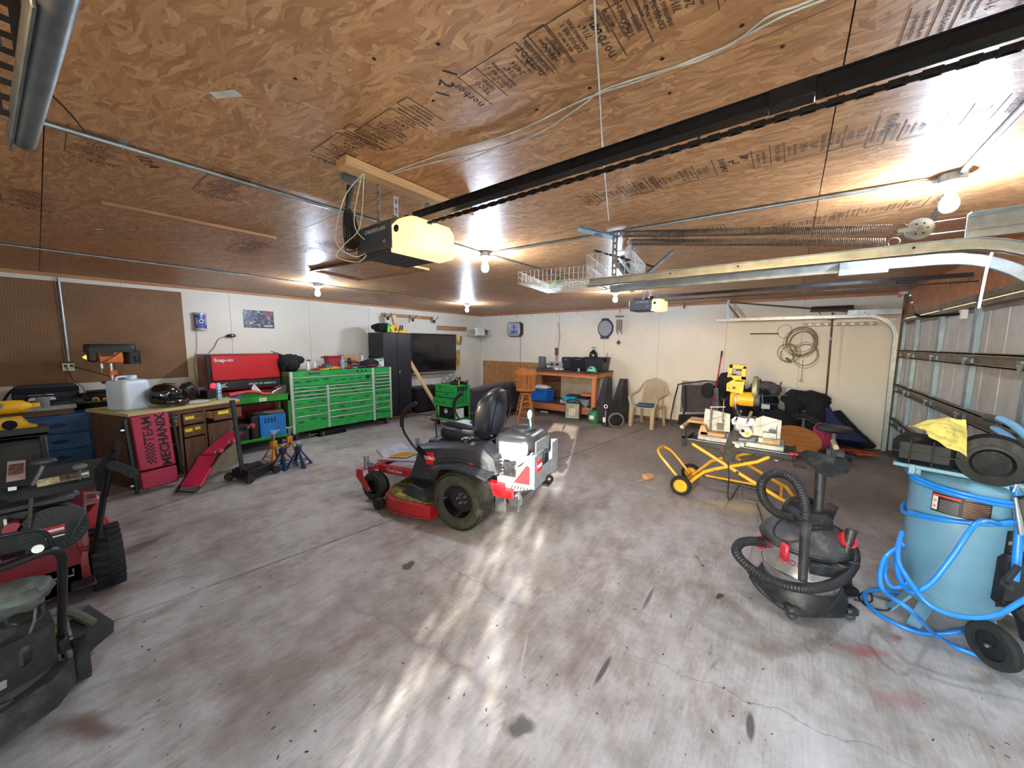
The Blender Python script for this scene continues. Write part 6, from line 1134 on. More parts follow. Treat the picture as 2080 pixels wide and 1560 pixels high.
solo('orange_straps','tangled orange ratchet straps heaped on the floor corner','straps',g,mt('strap_orange',(220,96,50),.7,0,.25,12)); t=thing('scissor_jack','grey floor dolly with casters beside the orange straps','dolly',(6.9,-.62,0)); part('dolly_frame',G().box(-.1,.1,-.14,.14,.06,.09,.006).box(-.08,.08,-.1,.1,.12,.2,.01),GREY,t)
for x in (-.09,.09):
    for y in (-.13,.13): part('caster',G().cyl((x-.01,y,.03),(x+.01,y,.03),.03,n=12),BLK,t)
solo('wood_offcut','small pine block lying on the floor beside the yellow wheel','wood',G().box(-.06,.06,-.045,.045,0,.045,.003),PINE,loc=(4.62,1.33,0),rot=(0,0,-28)); solo('thin_stick','thin wood splinter on the floor beside the pine block','stick',G().beam((4.42,1.4,.004),(4.55,1.32,.004),.012,.006),PINE)
# ================================================================ zero turn mower
t=thing('riding_mower','red and black zero turn riding mower in the middle of floor','mower',(2.77,2.42,0),12)
MB=mt('mower_black',(38,42,50),.45,0,.12,5,dirt=((96,92,78),7,.35)); MR=mt('mower_red',(172,22,34),.35,0,.1,6,coat=.3,dirt=((70,50,30),8,.4)); GRASS=mt('grass_clippings',(92,92,42),.95,0,.4,30,bump=70)
TYG=mt('grassy_tyre',(44,46,38),.9,0,.35,16,bump=70)
def wheel(x,r,w,y,out,rim=.55,tread=False,par=t,tm=TYG):
    W=TR(x,y,r)@RY(90); h=w/2
    o=part('rear_tyre' if tread else 'front_tyre',G().lathe([(r*rim,-h*.75),(r*.7,-h*.98),(r*.9,-h*.92),(r*.985,-h*.55),(r,0),(r*.985,h*.55),(r*.9,h*.92),(r*.7,h*.98),(r*rim,h*.75),(r*rim,-h*.75)],40,W),tm,par)
    part('rim',G().lathe([(r*rim,-h*.8),(r*rim*.95,-h*.55),(r*rim*.8,-h*.2),(r*.2,-h*.15),(0,-h*.2),(0,h*.2),(r*rim*.8,h*.2),(r*rim,h*.8),(r*rim,-h*.8)],28,W),HG if tread else BLKM,par)
    if tread:
        for k in range(5): a=2*math.pi*k/5; part('lug_nut',G().cyl((x+out*h*.18,y+.045*math.cos(a),r+.045*math.sin(a)),(x+out*h*.3,y+.045*math.cos(a),r+.045*math.sin(a)),.009,n=6),CHR,par)
        g=G(); n=64
        for k in range(n):
            a=360*k/n
            for j,xx in enumerate((-.36,-.12,.12,.36)):
                M=TR(x,y,r)@RX(a+(2.8 if j%2 else 0)); g.box(w*xx-w*.10,w*xx+w*.10,-.008,.008,r*(.985 if abs(xx)<.2 else .955),r*(1.012 if abs(xx)<.2 else .985),0,M@RZ(25 if j%2 else -25))
        part('tread_blocks',g,tm,par,kind='stuff')
wheel(-.49,.27,.25,0,-1,.56,True); wheel(.49,.27,.25,0,1,.56,True)
for s in (-1,1):
    x=s*.42
    wheel(x,.155,.13,1.17,s,.5); part('caster_fork',G().prism([(1.28,.33),(1.36,.33),(1.37,.25),(1.22,.11),(1.15,.12),(1.27,.27)],x-.085,x-.075,'x').prism([(1.28,.33),(1.36,.33),(1.37,.25),(1.22,.11),(1.15,.12),(1.27,.27)],x+.075,x+.085,'x').box(x-.085,x+.085,1.27,1.36,.325,.335,.002),MR,t)
    part('axle_bolt',G().cyl((x-.095,1.17,.155),(x+.095,1.17,.155),.011,n=6),CHR,t); part('caster_spindle',G().cyl((x,1.3,.33),(x,1.3,.47),.028),GALV,t); part('spindle_arm',G().box(x-.02,x+.02,1.16,1.28,.36,.41,.004) if s<0 else G().box(x-.02,x+.02,1.16,1.28,.36,.41,.004),GALV,t)
    part('frame_rail',G().box(s*.36-.03,s*.36+.03,-.45,1.16,.30,.38,.005),MR,t)
part('front_crossbar',G().box(-.44,.44,1.13,1.2,.345,.395,.006),MR,t); part('frame_crossbar',G().box(-.34,.34,.65,.7,.3,.37,.004).box(-.34,.34,-.4,-.34,.3,.37,.004),MR,t)
ltext('TimeCutter',.045,WHT,t,(-.392,.93,.345),(90,0,-90))
# deck
dk=[(-.62,.28),(-.66,.45),(-.66,.72),(-.6,.86),(-.4,.95),(-.1,.98),(.2,.98),(.5,.93),(.66,.8),(.7,.5),(.62,.28),(.3,.2),(-.3,.2)]
part('mower_deck',G().prism(dk,.06,.185),MR,t); part('grass_layer',G().prism([(x*.94,.6+(y-.6)*.93) for x,y in dk],.184,.196),GRASS,t); part('deck_skirt',G().prism([(x*1.012,.6+(y-.6)*1.012) for x,y in dk],.055,.07),MR,t)
part('belt_cover',G().add([(-.6,.36,.2),(-.32,.3,.2),(-.3,.7,.2),(-.52,.72,.2),(-.55,.42,.29),(-.36,.38,.31),(-.34,.62,.31),(-.48,.64,.29)],[(0,1,5,4),(1,2,6,5),(2,3,7,6),(3,0,4,7),(4,5,6,7)]),MB,t); part('belt_cover_edge',G().beam((-.55,.42,.293),(-.48,.64,.293),.02,.006),STEEL,t)
part('belt_cover',G().add([(.6,.36,.2),(.32,.3,.2),(.3,.7,.2),(.52,.72,.2),(.55,.42,.29),(.36,.38,.31),(.34,.62,.31),(.48,.64,.29)],[(4,5,1,0),(5,6,2,1),(6,7,3,2),(7,4,0,3),(7,6,5,4)]),MB,t)
for x in (-.62,.62): part('anti_scalp_wheel',G().lathe([(.025,-.035),(.055,-.035),(.06,0),(.055,.035),(.025,.035)],20,TR(x*.98,.93,.075)@RY(90)),RUB,t)
part('deck_label',G().box(-.58,-.5,.62,.74,.197,.199),mt('label_yellow',(196,160,50),.6),t); part('discharge_chute',G().prism([(.66,.35),(.86,.4),(.86,.75),(.66,.78)],.07,.14),BLK,t)
# foot platform
part('foot_plate',G().add([(-.3,.72,.44),(.3,.72,.44),(.3,1.28,.38),(-.3,1.28,.38),(-.3,.72,.46),(.3,.72,.46),(.3,1.24,.40),(-.3,1.24,.40)],[(3,2,1,0),(4,5,6,7),(0,1,5,4),(1,2,6,5),(2,3,7,6),(3,0,4,7)]),mt('plate_pale',(158,162,172),.5,.2,.1,9),t)
part('foot_rest_front',G().add([(-.22,1.22,.38),(.22,1.22,.38),(.2,1.36,.46),(-.2,1.36,.46),(-.22,1.24,.37),(.22,1.24,.37),(.2,1.38,.45),(-.2,1.38,.45)],[(0,1,2,3),(7,6,5,4),(0,4,5,1),(1,5,6,2),(2,6,7,3),(3,7,4,0)]),mt('plate_pale',(158,162,172),.5,.2,.1,9),t)
lb=part('warning_label',G().add([(-.24,.90,.452),(-.02,.90,.452),(-.02,1.18,.42),(-.24,1.18,.42)],[(0,1,2,3)]),mt('label_amber',(232,170,40),.5),t)
for k in range(5): yy=.93+.05*k; part('label_line',G().add([(-.22,yy,.461-.114*(yy-.82)+.003),(-.04,yy,.461-.114*(yy-.82)+.003),(-.04,yy+.018,.461-.114*(yy-.8)+.003),(-.22,yy+.018,.461-.114*(yy-.8)+.003)],[(0,1,2,3)]),INK,lb)
# side pods
for s in (-1,1):
    P=[(.72,.30),(.62,.50),(.56,.68),(.35,.72),(.05,.76),(-.14,.76),(-.28,.66),(-.32,.52),(-.25,.50),(-.05,.57),(.15,.56),(.3,.46),(.36,.33)]
    g=G(); n=len(P); x0,x1,x2=s*.2,s*.42,s*.46
    vs=[(x0,y,z+.0) for y,z in P]+[(x1,y,z) for y,z in P]+[(x2,.18+(y-.18)*.9,.56+(z-.56)*.82) for y,z in P]
    fs=[tuple(range(n)) if s>0 else tuple(range(n))[::-1],tuple(range(2*n,3*n))[::-1] if s>0 else tuple(range(2*n,3*n))]
    for a in (0,n):
        for i in range(n):
            q=(a+i,a+(i+1)%n,a+n+(i+1)%n,a+n+i); fs.append(q[::-1] if s>0 else q)
    part('side_pod',g.add(vs,fs),MB,t); part('pod_ridge',G().tube([(s*.462,-.2,.62),(s*.466,.1,.63),(s*.462,.28,.60),(s*.455,.36,.52)],.006,5),MB,t)
    part('fuel_cap',G().cyl((s*.34,.06,.755),(s*.34,.06,.79),.048,n=20).cyl((s*.34,.06,.79),(s*.34,.06,.8),.03,n=12),BLK,t)
    part('fender',G().grid(lambda u,v:(s*(.3+.3*v),-.3+.6*u,.56+.05*math.sin(math.pi*u)-.02*v),8,4,.02),MB,t)
em=part('emblem',G().box(-.468,-.458,.355,.445,.52,.645,.006),mt('emblem_red',(196,24,44),.35),t); ltext('TORO',.046,WHT,em,(-.4695,.4,.585),(90,0,-90),bold=.001)
# levers
part('control_lever',G().tube([(-.44,.50,.60),(-.46,.58,.66),(-.47,.70,.80),(-.46,.74,.88)],.012,8,sm=2),BLKM,t); part('lever_grip',G().tube([(-.46,.74,.86),(-.455,.745,.95),(-.44,.70,1.03),(-.42,.59,1.11)],.021,10,sm=3),RUB,t); part('lever_bracket',G().prism([(.46,.56),(.56,.66),(.54,.70),(.42,.62)],-.47,-.455,'x').cyl((-.48,.52,.63),(-.45,.52,.63),.012,n=8),BLKM,t)
part('control_lever',G().tube([(.44,.50,.60),(.46,.58,.66),(.47,.70,.80),(.46,.74,.88)],.012,8,sm=2),BLKM,t); part('lever_grip',G().tube([(.46,.74,.86),(.455,.745,.95),(.44,.70,1.03),(.42,.59,1.11)],.021,10,sm=3),RUB,t)
part('height_lever',G().tube([(-.2,.5,.6),(-.21,.52,.9)],.007,6).cyl((-.24,.54,.91),(-.16,.5,.9),.014),BLKM,t)
part('deck_control',G().box(-.3,-.1,.42,.55,.66,.72,.015),MB,t)
# seat
SV=mt('seat_vinyl',(24,27,36),.38,0,.1,6,coat=.2)
g=G(); rbox(g,.25,.24,[(.0,.9),(.03,1),(.09,1.02),(.12,.95),(.13,.8)],.1,TR(.0,.24,.70)@RX(6)); part('seat_cushion',g,SV,t); part('seat_pan',G().box(-.22,.22,.0,.46,.66,.71,.02),mt('seat_base_grey',(150,154,156),.5,.2),t)
def bk(n=9):
    vs=[];N=22
    for i,(z,w_,d_) in enumerate(((.76,.18,.06),(.81,.24,.09),(.92,.27,.11),(1.03,.275,.105),(1.12,.25,.09),(1.19,.2,.07),(1.235,.12,.045),(1.255,.03,.014))):
        yy=-.03-.16*(z-.78); 
        for k in range(N): a=2*math.pi*k/N; sx=math.cos(a); vs.append((w_*sx,yy+d_*math.sin(a)+.1*(w_*sx/.24)**2*.5,z))
    fs=[(i*N+k,i*N+(k+1)%N,(i+1)*N+(k+1)%N,(i+1)*N+k) for i in range(7) for k in range(N)]+[tuple(range(N))[::-1],tuple(7*N+k for k in range(N))]
    return vs,fs
part('seat_back',G().add(*bk()),SV,t); part('seam_piping',G().tube([(.0+.19*math.sin(a),-.11-.10*math.cos(a)*1-.0*a,1.0-.21*math.cos(a)) for a in [D2(20+320*k/24) for k in range(25)]],.004,5) if False else G().tube([(-.17,-.10,.84),(-.2,-.135,.95),(-.205,-.155,1.05),(-.17,-.165,1.15),(-.08,-.16,1.22),(.08,-.16,1.22),(.17,-.165,1.15),(.205,-.155,1.05),(.2,-.135,.95),(.17,-.10,.84)],.004,5,sm=3),BLK,t)
for s in (-1,1): part('armrest',G().tube([(s*.25,.02,.88),(s*.27,.15,.89),(s*.27,.3,.9),(s*.25,.38,.89)],[.02,.032,.034,.02],10,sm=3),SV,t); part('armrest_pivot',G().cyl((s*.22,.0,.88),(s*.28,.0,.88),.022),CHR if s<0 else BLK,t)
part('seat_bolt',G().cyl((-.13,-.1,.79),(-.13,-.125,.79),.014,n=8),CHR,t)
# engine
EM=mt('engine_alloy',(176,180,184),.32,.6,.2,26); EK=mt('engine_shroud',(40,42,46),.35,0,.1,9,coat=.4)
g=G(); rbox(g,.25,.2,[(.70,.98),(.74,1.02),(.80,1.0),(.84,.86),(.855,.6)],.09,TR(.0,-.38,.0)); part('engine_shroud',g,EK,t)
part('fan_screen',G().cyl((.03,-.38,.853),(.03,-.38,.872),.12,n=24).torus((.03,-.38,.87),.12,.012,'z',24,6),BLK,t); part('shroud_panel',G().box(-.262,-.245,-.55,-.25,.62,.79,.01).box(-.18,.18,-.60,-.585,.62,.80,.01),mt('shroud_grey',(120,124,128),.3,.4),t)
part('crankcase',G().box(-.2,.2,-.56,-.2,.38,.72,.03),EM,t)
for s in (-1,1):
    part('cylinder_head',G().box(s*.2,s*.3,-.5,-.3,.46,.66,.02),EM,t)
    for k in range(6): part('cooling_fin',G().box(s*.19,s*.315,-.51,-.29,.475+.03*k,.482+.03*k),EM,t)
    part('valve_cover',G().box(s*.3,s*.335,-.47,-.33,.48,.64,.015),CHR,t)
part('oil_filter',G().cyl((-.12,-.60,.5),(-.12,-.52,.5),.04,n=16),WHT,t); part('spark_wire',G().tube([(-.3,-.45,.58),(-.34,-.52,.62),(-.3,-.56,.7),(-.2,-.56,.74)],.006,6,sm=3).tube([(-.33,-.36,.55),(-.36,-.3,.6),(-.3,-.22,.66)],.006,6,sm=3),BLK,t)
part('muffler',G().cyl((-.3,-.45,.27),(-.05,-.45,.27),.075,n=20).cyl((-.34,-.45,.27),(-.3,-.45,.27),.05),CHR,t); part('exhaust_guard',G().box(-.33,-.30,-.36,-.24,.12,.36,.01).box(-.33,-.2,-.5,-.48,.16,.36,.01),mt('guard_chrome',(190,194,200),.22,.9),t)
part('dip_tube',G().tube([(-.22,-.22,.5),(-.26,-.2,.62),(-.25,-.2,.7)],.01,6),BLK,t); part('fuel_line',G().tube([(-.33,.0,.5),(-.3,-.15,.55),(-.28,-.2,.45),(-.3,-.1,.38)],.007,6,sm=3),BLK,t)
for k in range(5): part('bolt',G().cyl((-.201,-.52+.07*k,.42),(-.215,-.52+.07*k,.42),.01,n=6),CHR,t)
# rear guard
GD=mt('guard_grey',(124,128,134),.45,.4,.12,20)
g=G(); g.prism([(-.27,.47),(-.40,.50),(-.52,.70),(-.64,.72),(-.64,.41),(-.40,.34),(-.28,.34)],-.325,-.317,'x'); part('guard_side',g,GD,t); part('guard_cutout',G().prism([(-.44,.44),(-.57,.62),(-.60,.60),(-.60,.44)],-.327,-.3265,'x'),mt('dark_red2',(90,18,24),.6),t)
for k in range(7): part('guard_slot',G().beam((-.3265,-.42-.03*k,.38),(-.3265,-.43-.03*k,.41),.001,.008),DARK,t)
part('guard_side',G().prism([(-.27,.47),(-.40,.50),(-.52,.70),(-.64,.72),(-.64,.41),(-.40,.34),(-.28,.34)],.317,.325,'x'),GD,t); part('guard_rear',G().box(-.325,-.14,-.645,-.637,.40,.72,.002).box(.14,.325,-.645,-.637,.40,.72,.002).box(-.14,.14,-.645,-.637,.40,.56,.002),GD,t); part('guard_rear_top',G().box(-.325,-.12,-.66,-.63,.71,.725,.003),GD,t)
em=part('emblem',G().box(-.27,-.16,-.650,-.645,.54,.65,.003),mt('emblem_red',(196,24,44),.35),t); ltext('TORO',.042,WHT,em,(-.215,-.6515,.595),bold=.001); part('ball_hitch',G().ball((-.05,-.69,.42),.04,.04,.04,12).box(-.1,.0,-.70,-.63,.36,.385,.004),BLKM,t)
part('tail_plate',G().box(-.38,-.3,-.36,-.02,.30,.42,.005),MR,t); part('hydro_pump',G().box(-.3,-.12,-.2,.1,.2,.34,.03).box(.12,.3,-.2,.1,.2,.34,.03),EM,t); part('rear_reflector',G().box(-.467,-.46,-.09,-.03,.55,.6,.004),mt('reflector_red',(230,70,60),.3),t)
Mm=TR(2.77,2.42,0)@RZ(12)
t=thing('blue_scoop','light blue plastic scoop standing on the mower engine','scoop',tuple(Mm@Vector((.12,-.42,.872)))); part('bowl',G().ball((-.02,0,.12),.035,.02,.05,14),mt('scoop_blue',(100,200,220),.4),t); part('stem',G().tube([(0,0,0),(-.015,0,.08)],.009,8),mt('scoop_blue',(100,200,220),.4),t)
# ================================================================ miter saw on its rolling stand
YS=mt('stand_yellow',(238,172,30),.38,0,.06,8,coat=.3); DGR=mt('rail_grey',(50,52,56),.45,.3,.1,12)
t=thing('saw_stand','yellow folding scissor stand with two wheels under miter saw','saw stand',(0,0,0))
xn,xf=4.36,4.82
for x in (xn,xf):
    part('scissor_leg',G().tube([(x,.79,.60),(x,.34,.37),(x,.0,.20),(x,-.07,.17),(x,-.2,.0)],[.019,.019,.019,.019,.019],10),YS,t)
    part('scissor_leg',G().tube([(x,.86,.09),(x,.80,.15),(x,.66,.31),(x,.52,.38),(x,.19,.52),(x,.1,.585)],.019,10),YS,t)
    part('pivot_bolt',G().cyl((x-.022,.35,.375),(x+.022,.35,.375),.016,n=10).cyl((x-.021,.56,.355),(x+.021,.56,.355),.007,n=6),BLK,t)
    part('foot_cap',G().cyl((x,-.185,.02),(x,-.21,.0),.024),BLK,t)
for y,z in ((.86,.10),(.1,.585),(.79,.60),(-.03,.19)): part('cross_tube',G().cyl((xn,y,z),(xf,y,z),.013),YS,t)
part('tow_handle',G().tube([(xn+.04,.88,.12),(xn+.05,1.10,.34),(xn+.07,1.16,.40),(xn+.14,1.19,.43),(xf-.14,1.19,.43),(xf-.07,1.16,.40),(xf-.04,1.08,.34),(xf-.04,.88,.12)],.016,8,sm=3),YS,t)
part('gas_strut',G().cyl((xn+.2,.72,.2),(xn+.2,.25,.175),.012).cyl((xn+.2,.25,.175),(xn+.2,.0,.16),.02),DGR,t); part('side_brace',G().cyl((xn+.1,.66,.24),(xn+.25,.2,.2),.012),YS,t)
for x in (xn-.04,xf+.03):
    W=TR(x,.88,.112)@RY(90); w_=part('wheel_tyre',G().lathe([(.07,-.022),(.1,-.025),(.112,-.012),(.112,.012),(.1,.025),(.07,.022),(.07,-.022)],28,W),RUB,t); part('wheel_hub',G().lathe([(0,-.022),(.012,-.022),(.014,-.012),(.06,-.010),(.074,-.024),(.074,.024),(.06,.01),(0,.012)],24,W),YS,w_)
part('wheel_axle',G().cyl((xn-.06,.88,.112),(xf+.05,.88,.112),.008),STEEL,t)
for x in (4.40,4.76): part('top_rail',G().box(x-.025,x+.025,-.1,.87,.585,.64,.006),DGR,t)
part('rail_sleeve',G().box(4.37,4.43,-.02,.22,.57,.6,.005),BLK,t); part('rail_strip',G().box(4.385,4.415,-.1,.87,.64,.646),STEEL,t); part('extension_arm',G().box(4.56,4.60,-.42,.95,.60,.63,.004),DGR,t)
part('end_cap',G().box(4.36,4.80,.86,.885,.57,.65,.005),BLK,t); part('end_cap',G().box(4.36,4.80,-.12,-.095,.57,.65,.005),BLK,t); part('red_latch',G().box(4.37,4.42,-.13,-.06,.64,.66,.006),mt('latch_red',(224,60,50),.4),t); part('rail_knob',G().cyl((4.36,-.1,.55),(4.36,-.2,.545),.012),BLK,t)
for y in (-.40,.93): part('support_post',G().box(4.56,4.60,y-.02,y+.02,.5 if y>0 else .52,.74,.004),DGR,t); part('support_roller',G().cyl((4.44,y,.76),(4.72,y,.76),.022),mt('roller_wood',(190,170,140),.6),t)
# the saw itself
t=thing('miter_saw','yellow and silver sliding miter saw on the rolling stand','miter saw',(0,0,0))
SA=mt('saw_alloy',(168,170,170),.4,.45,.14,18,dirt=((196,180,140),9,.5)); YB=mt('saw_yellow',(240,176,28),.4,0,.06,9)
part('base_casting',G().box(4.42,4.74,-.02,.76,.645,.70,.008),SA,t); part('turntable',G().cyl((4.56,.36,.70),(4.56,.36,.725),.15,n=28),SA,t); part('miter_arm',G().box(4.30,4.52,.30,.42,.66,.715,.01).cyl((4.31,.36,.68),(4.27,.36,.68),.025),SA,t)
def plate(pts,x0,x1): return G().prism(pts,x0,x1,'x')
part('fence_left',plate([(.74,.73),(.73,.98),(.48,.94),(.47,.74)],4.60,4.62),SA,t); part('fence_right',plate([(.02,.74),(.02,.93),(.18,.96),(.28,.90),(.30,.74)],4.60,4.62),SA,t)
for y0,y1 in ((.5,.74),(.02,.26)):
    part('fence_slots',G().box(4.596,4.6,y0+.03,y0+.10,.75,.83).box(4.596,4.6,y0+.03,y0+.04,.83,.87),mt('slot_grey',(104,106,106),.6),t); part('fence_line',G().beam((4.598,y0+.02,.93),(4.598,y1-.03,.83),.002,.004),mt('slot_grey',(104,106,106),.6),t)
part('stair_block',G().box(4.5,4.6,.02,.2,.70,.74).box(4.54,4.6,.05,.17,.74,.80,.004),SA,t); part('wood_block',G().box(4.46,4.56,.03,.16,.70,.735,.003),PINE,t)
part('slide_head',G().box(4.5,4.66,.27,.43,.74,.93,.02),SA,t); part('slide_clamp_plate',G().prism([(.27,.86),(.24,.90),(.26,.94),(.33,.93),(.42,.94),(.455,.90),(.44,.85),(.38,.87),(.33,.87)],4.48,4.5,'x').cyl((4.47,.40,.905),(4.51,.40,.905),.022).cyl((4.47,.285,.91),(4.51,.285,.91),.022),CHR,t)
part('slide_rail',G().cyl((4.34,.30,.91),(4.82,.30,.95),.016),CHR,t); part('slide_rail',G().cyl((4.34,.40,.91),(4.82,.40,.95),.016),CHR,t)
part('bevel_dial',G().cyl((4.50,.31,.79),(4.47,.31,.79),.055,n=24),SA,t); part('bevel_knob',G().cyl((4.47,.30,.775),(4.455,.30,.775),.02),YEL,t); part('dial_hole',G().cyl((4.469,.34,.80),(4.466,.34,.80),.017),DARK,t)
part('motor_body',G().cyl((4.55,.40,1.13),(4.55,.27,1.13),.075,n=22).box(4.5,4.62,.27,.44,1.07,1.19,.02),YB,t); part('motor_end',G().cyl((4.55,.27,1.13),(4.55,.22,1.13),.062,n=20),mt('motor_grey',(84,84,80),.5),t); part('motor_plate',G().box(4.496,4.5,.26,.35,1.13,1.17),mt('plate_olive',(120,108,84),.5),t)
part('gear_case',G().lathe([(0,-.02),(.085,-.02),(.095,0),(.085,.02),(0,.02)],26,TR(4.56,.46,1.12)@RX(90)),YB,t); part('guard_lower',G().cyl((4.56,.435,1.12),(4.56,.42,1.12),.11,n=30),SA,t)
part('upper_guard',G().lathe([(0,-.02),(.13,-.02),(.135,0),(.13,.02),(0,.02)],30,TR(4.62,.27,1.24)@RX(90)@Matrix.Scale(1.15,4,(1,0,0))),mt('guard_dusty',(150,146,120),.4,.3,.15,14),t); part('saw_blade',G().cyl((4.62,.246,1.2),(4.62,.243,1.2),.15,n=40),mt('blade_steel',(120,116,96),.35,.7),t)
part('saw_arm',G().tube([(4.56,.40,.95),(4.56,.44,1.05),(4.55,.42,1.2),(4.52,.38,1.28)],[.03,.03,.03,.03],8,sm=2),BLK,t)
g=G(); 
for pts in ([(.52,1.36),(.505,1.495),(.475,1.495),(.485,1.36)],[(.505,1.46),(.505,1.495),(.36,1.49),(.355,1.455)],[(.39,1.46),(.355,1.49),(.355,1.34),(.39,1.34)],[(.50,1.38),(.44,1.32),(.355,1.32),(.355,1.37),(.44,1.38)]): g.prism(pts,4.48,4.54,'x')
part('d_handle',g,YB,t,'yellow D shaped grip'); part('trigger',G().box(4.49,4.53,.39,.45,1.43,1.445,.005),BLK,t); part('handle_base',G().prism([(.47,1.33),(.36,1.33),(.37,1.19),(.52,1.21),(.52,1.29)],4.48,4.55,'x'),YB,t); part('lock_button',G().cyl((4.478,.45,1.25),(4.47,.45,1.25),.014),BLK,t)
for y,z in ((.49,1.48),(.37,1.48),(.50,1.39),(.42,1.34),(.5,1.24)): part('screw',G().cyl((4.481,y,z),(4.477,y,z),.006,n=6),BLK,t)
part('dust_bag',G().tube([(4.40,.40,.80),(4.36,.41,.74),(4.33,.42,.62),(4.33,.44,.5)],[.03,.05,.065,.055],12,sm=3,flat=.75),mt('dust_bag',(70,66,60),.9,0,.3,18,bump=60),t)
part('hold_down_clamp',G().cyl((4.52,.655,.70),(4.52,.655,1.02),.009).beam((4.52,.67,1.01),(4.52,.52,1.03),.02,.014,.003).cyl((4.52,.54,.86),(4.52,.54,1.1),.006),STEEL,t); part('clamp_knob',G().cyl((4.52,.54,1.1),(4.52,.54,1.115),.03,n=12).tube([(4.52,.50,1.12),(4.52,.575,1.125)],.006,6),BLK,t); part('clamp_knob',G().cyl((4.52,.70,1.0),(4.52,.74,1.0),.012),BLK,t)
part('wood_wedge',G().prism([(.76,.70),(.66,.70),(.70,.80),(.74,.80)],4.46,4.56,'x').box(4.46,4.58,.50,.74,.70,.735,.003),PINE,t)
solo('timber_offcut','short pine board lying across the left side of the saw','wood',G().box(4.66,4.9,.74,.92,.78,.81,.003),PINEY)
solo('black_wire','thin black wire looping from the saw down to vacuum','wire',G().tube([(4.33,.44,.48),(4.32,.42,.35),(4.1,.38,.15),atz(1510,980,.02),atz(1540,1030,.012),(3.0,.04,.34)],.006,6,sm=8),BLK)
solo('dust_pan_bag','small clear scrap of tape hanging under the stand','tape',G().box(4.6,4.602,.02,.05,.5,.56),WHT)
solo('open_wrench','small silver open end wrench lying on the floor','wrench',G().beam((-.05,0,.004),(.05,0,.004),.012,.006,.001).torus((-.06,0,.004),.012,.005,'z',10,5).prism([(.045,-.013),(.075,-.016),(.066,-.006),(.06,0),(.066,.006),(.075,.016),(.045,.013)],.001,.007),CHR,loc=tuple(atz(1420,1140)),rot=(0,0,30))
# ================================================================ shop vacuum
def atd(px,py,D): r=_ray(px,py); v=Vector((0,0,H))+r*(D/FPX); return (v.x,v.y,v.z)
VX,VY=2.98,-.16
VG=mt('vac_grey',(50,50,54),.55,0,.15,10,dirt=((120,116,108),9,.5)); VB=mt('vac_black',(22,24,28),.5,0,.15,10,dirt=((90,86,80),10,.5)); VR=mt('vac_red',(176,34,48),.45,0,.1,9)
t=thing('shop_vacuum','dusty black and chrome shop vacuum wrapped in its hose','vacuum cleaner',(VX,VY,0),-143); VAC=t   # local x towards the camera side
part('drum',G().lathe([(.19,.13),(.205,.16),(.212,.24),(.216,.25),(.212,.26),(.218,.40),(.222,.42)],36),mt('drum_steel',(176,172,170),.22,.85,.12,8),t)
part('drum_hoop',G().torus((0,0,.25),.215,.006,'z',36,6),CHR,t)
part('base',G().lathe([(.17,.05),(.235,.06),(.245,.10),(.215,.17),(.19,.17)],30),VB,t); part('dolly_skirt',G().lathe([(.2,.04),(.25,.05),(.255,.08),(.225,.12),(.2,.12)],8,RZ(22.5)),VB,t)
for x,y in ((.18,.18),(.18,-.18),(-.18,.18),(-.18,-.18)): part('caster',G().ball((x,y,.03),.03,.03,.03,10).box(x-.035,x+.035,y-.035,y+.035,.04,.09,.012),VB,t)
part('lid',G().lathe([(.232,.41),(.238,.44),(.22,.48),(.17,.53),(.12,.555),(0,.56)],34),VG,t); part('lid_rim',G().torus((0,0,.43),.232,.014,'z',34,8),VB,t)
part('motor_head',rbox(G(),.12,.10,[(.53,1.05),(.58,1.02),(.62,.95),(.645,.8)],.05),VB,t); part('carry_handle',G().tube([(-.06,.09,.60),(-.06,.075,.67),(-.04,.0,.69),(-.06,-.075,.67),(-.06,-.09,.60)],.014,8,sm=3),BLK,t)
part('air_slots',G().box(.118,.124,-.07,.07,.555,.565).box(.118,.124,-.07,.07,.58,.59),DARK,t)
# red blower port, latch and tool holder placed towards the camera
part('blower_port',G().lathe([(.028,0),(.045,0),(.048,.02),(.048,.07),(.03,.07),(.028,.02),(.028,0)],18,TR(.13,.12,.49)@RY(55)),VR,t); part('port_hole',G().cyl((.15,.12,.505),(.165,.12,.515),.028),DARK,t)
part('red_latch',G().box(.10,.16,-.235,-.205,.36,.47,.01),VR,t); part('red_latch',G().box(-.03,.03,.215,.24,.36,.47,.01),VR,t); part('inlet_collar',G().cyl((-.05,-.22,.38),(-.03,-.27,.38),.04),VR,t)
part('tool_holder',G().lathe([(.20,.33),(.265,.335),(.275,.36),(.265,.40),(.22,.41),(.20,.33)],20,RZ(-30),D2(105)),VB,t)
for a in (-12,12,36,58): 
    part('holder_ring',G().torus((.235*math.cos(D2(a)),.235*math.sin(D2(a)),.40),.032,.01,'z',14,6),VB,t); part('holder_hole',G().cyl((.235*math.cos(D2(a)),.235*math.sin(D2(a)),.36),(.235*math.cos(D2(a)),.235*math.sin(D2(a)),.403),.024),DARK,t)
ltext('SHOP-VAC',.05,VR,t,(.165,-.14,.34),(90,0,50)); part('vac_label',G().lathe([(.2165,.29),(.2185,.37)],6,RZ(10),D2(26)),mt('label_ash',(140,130,130),.5),t)
part('drain_cap',G().box(.225,.25,.03,.10,.30,.33,.006),mt('cap_blue_grey',(70,80,90),.5),t)
HZ=mt('hose_black',(16,17,20),.55,0,.15,12)
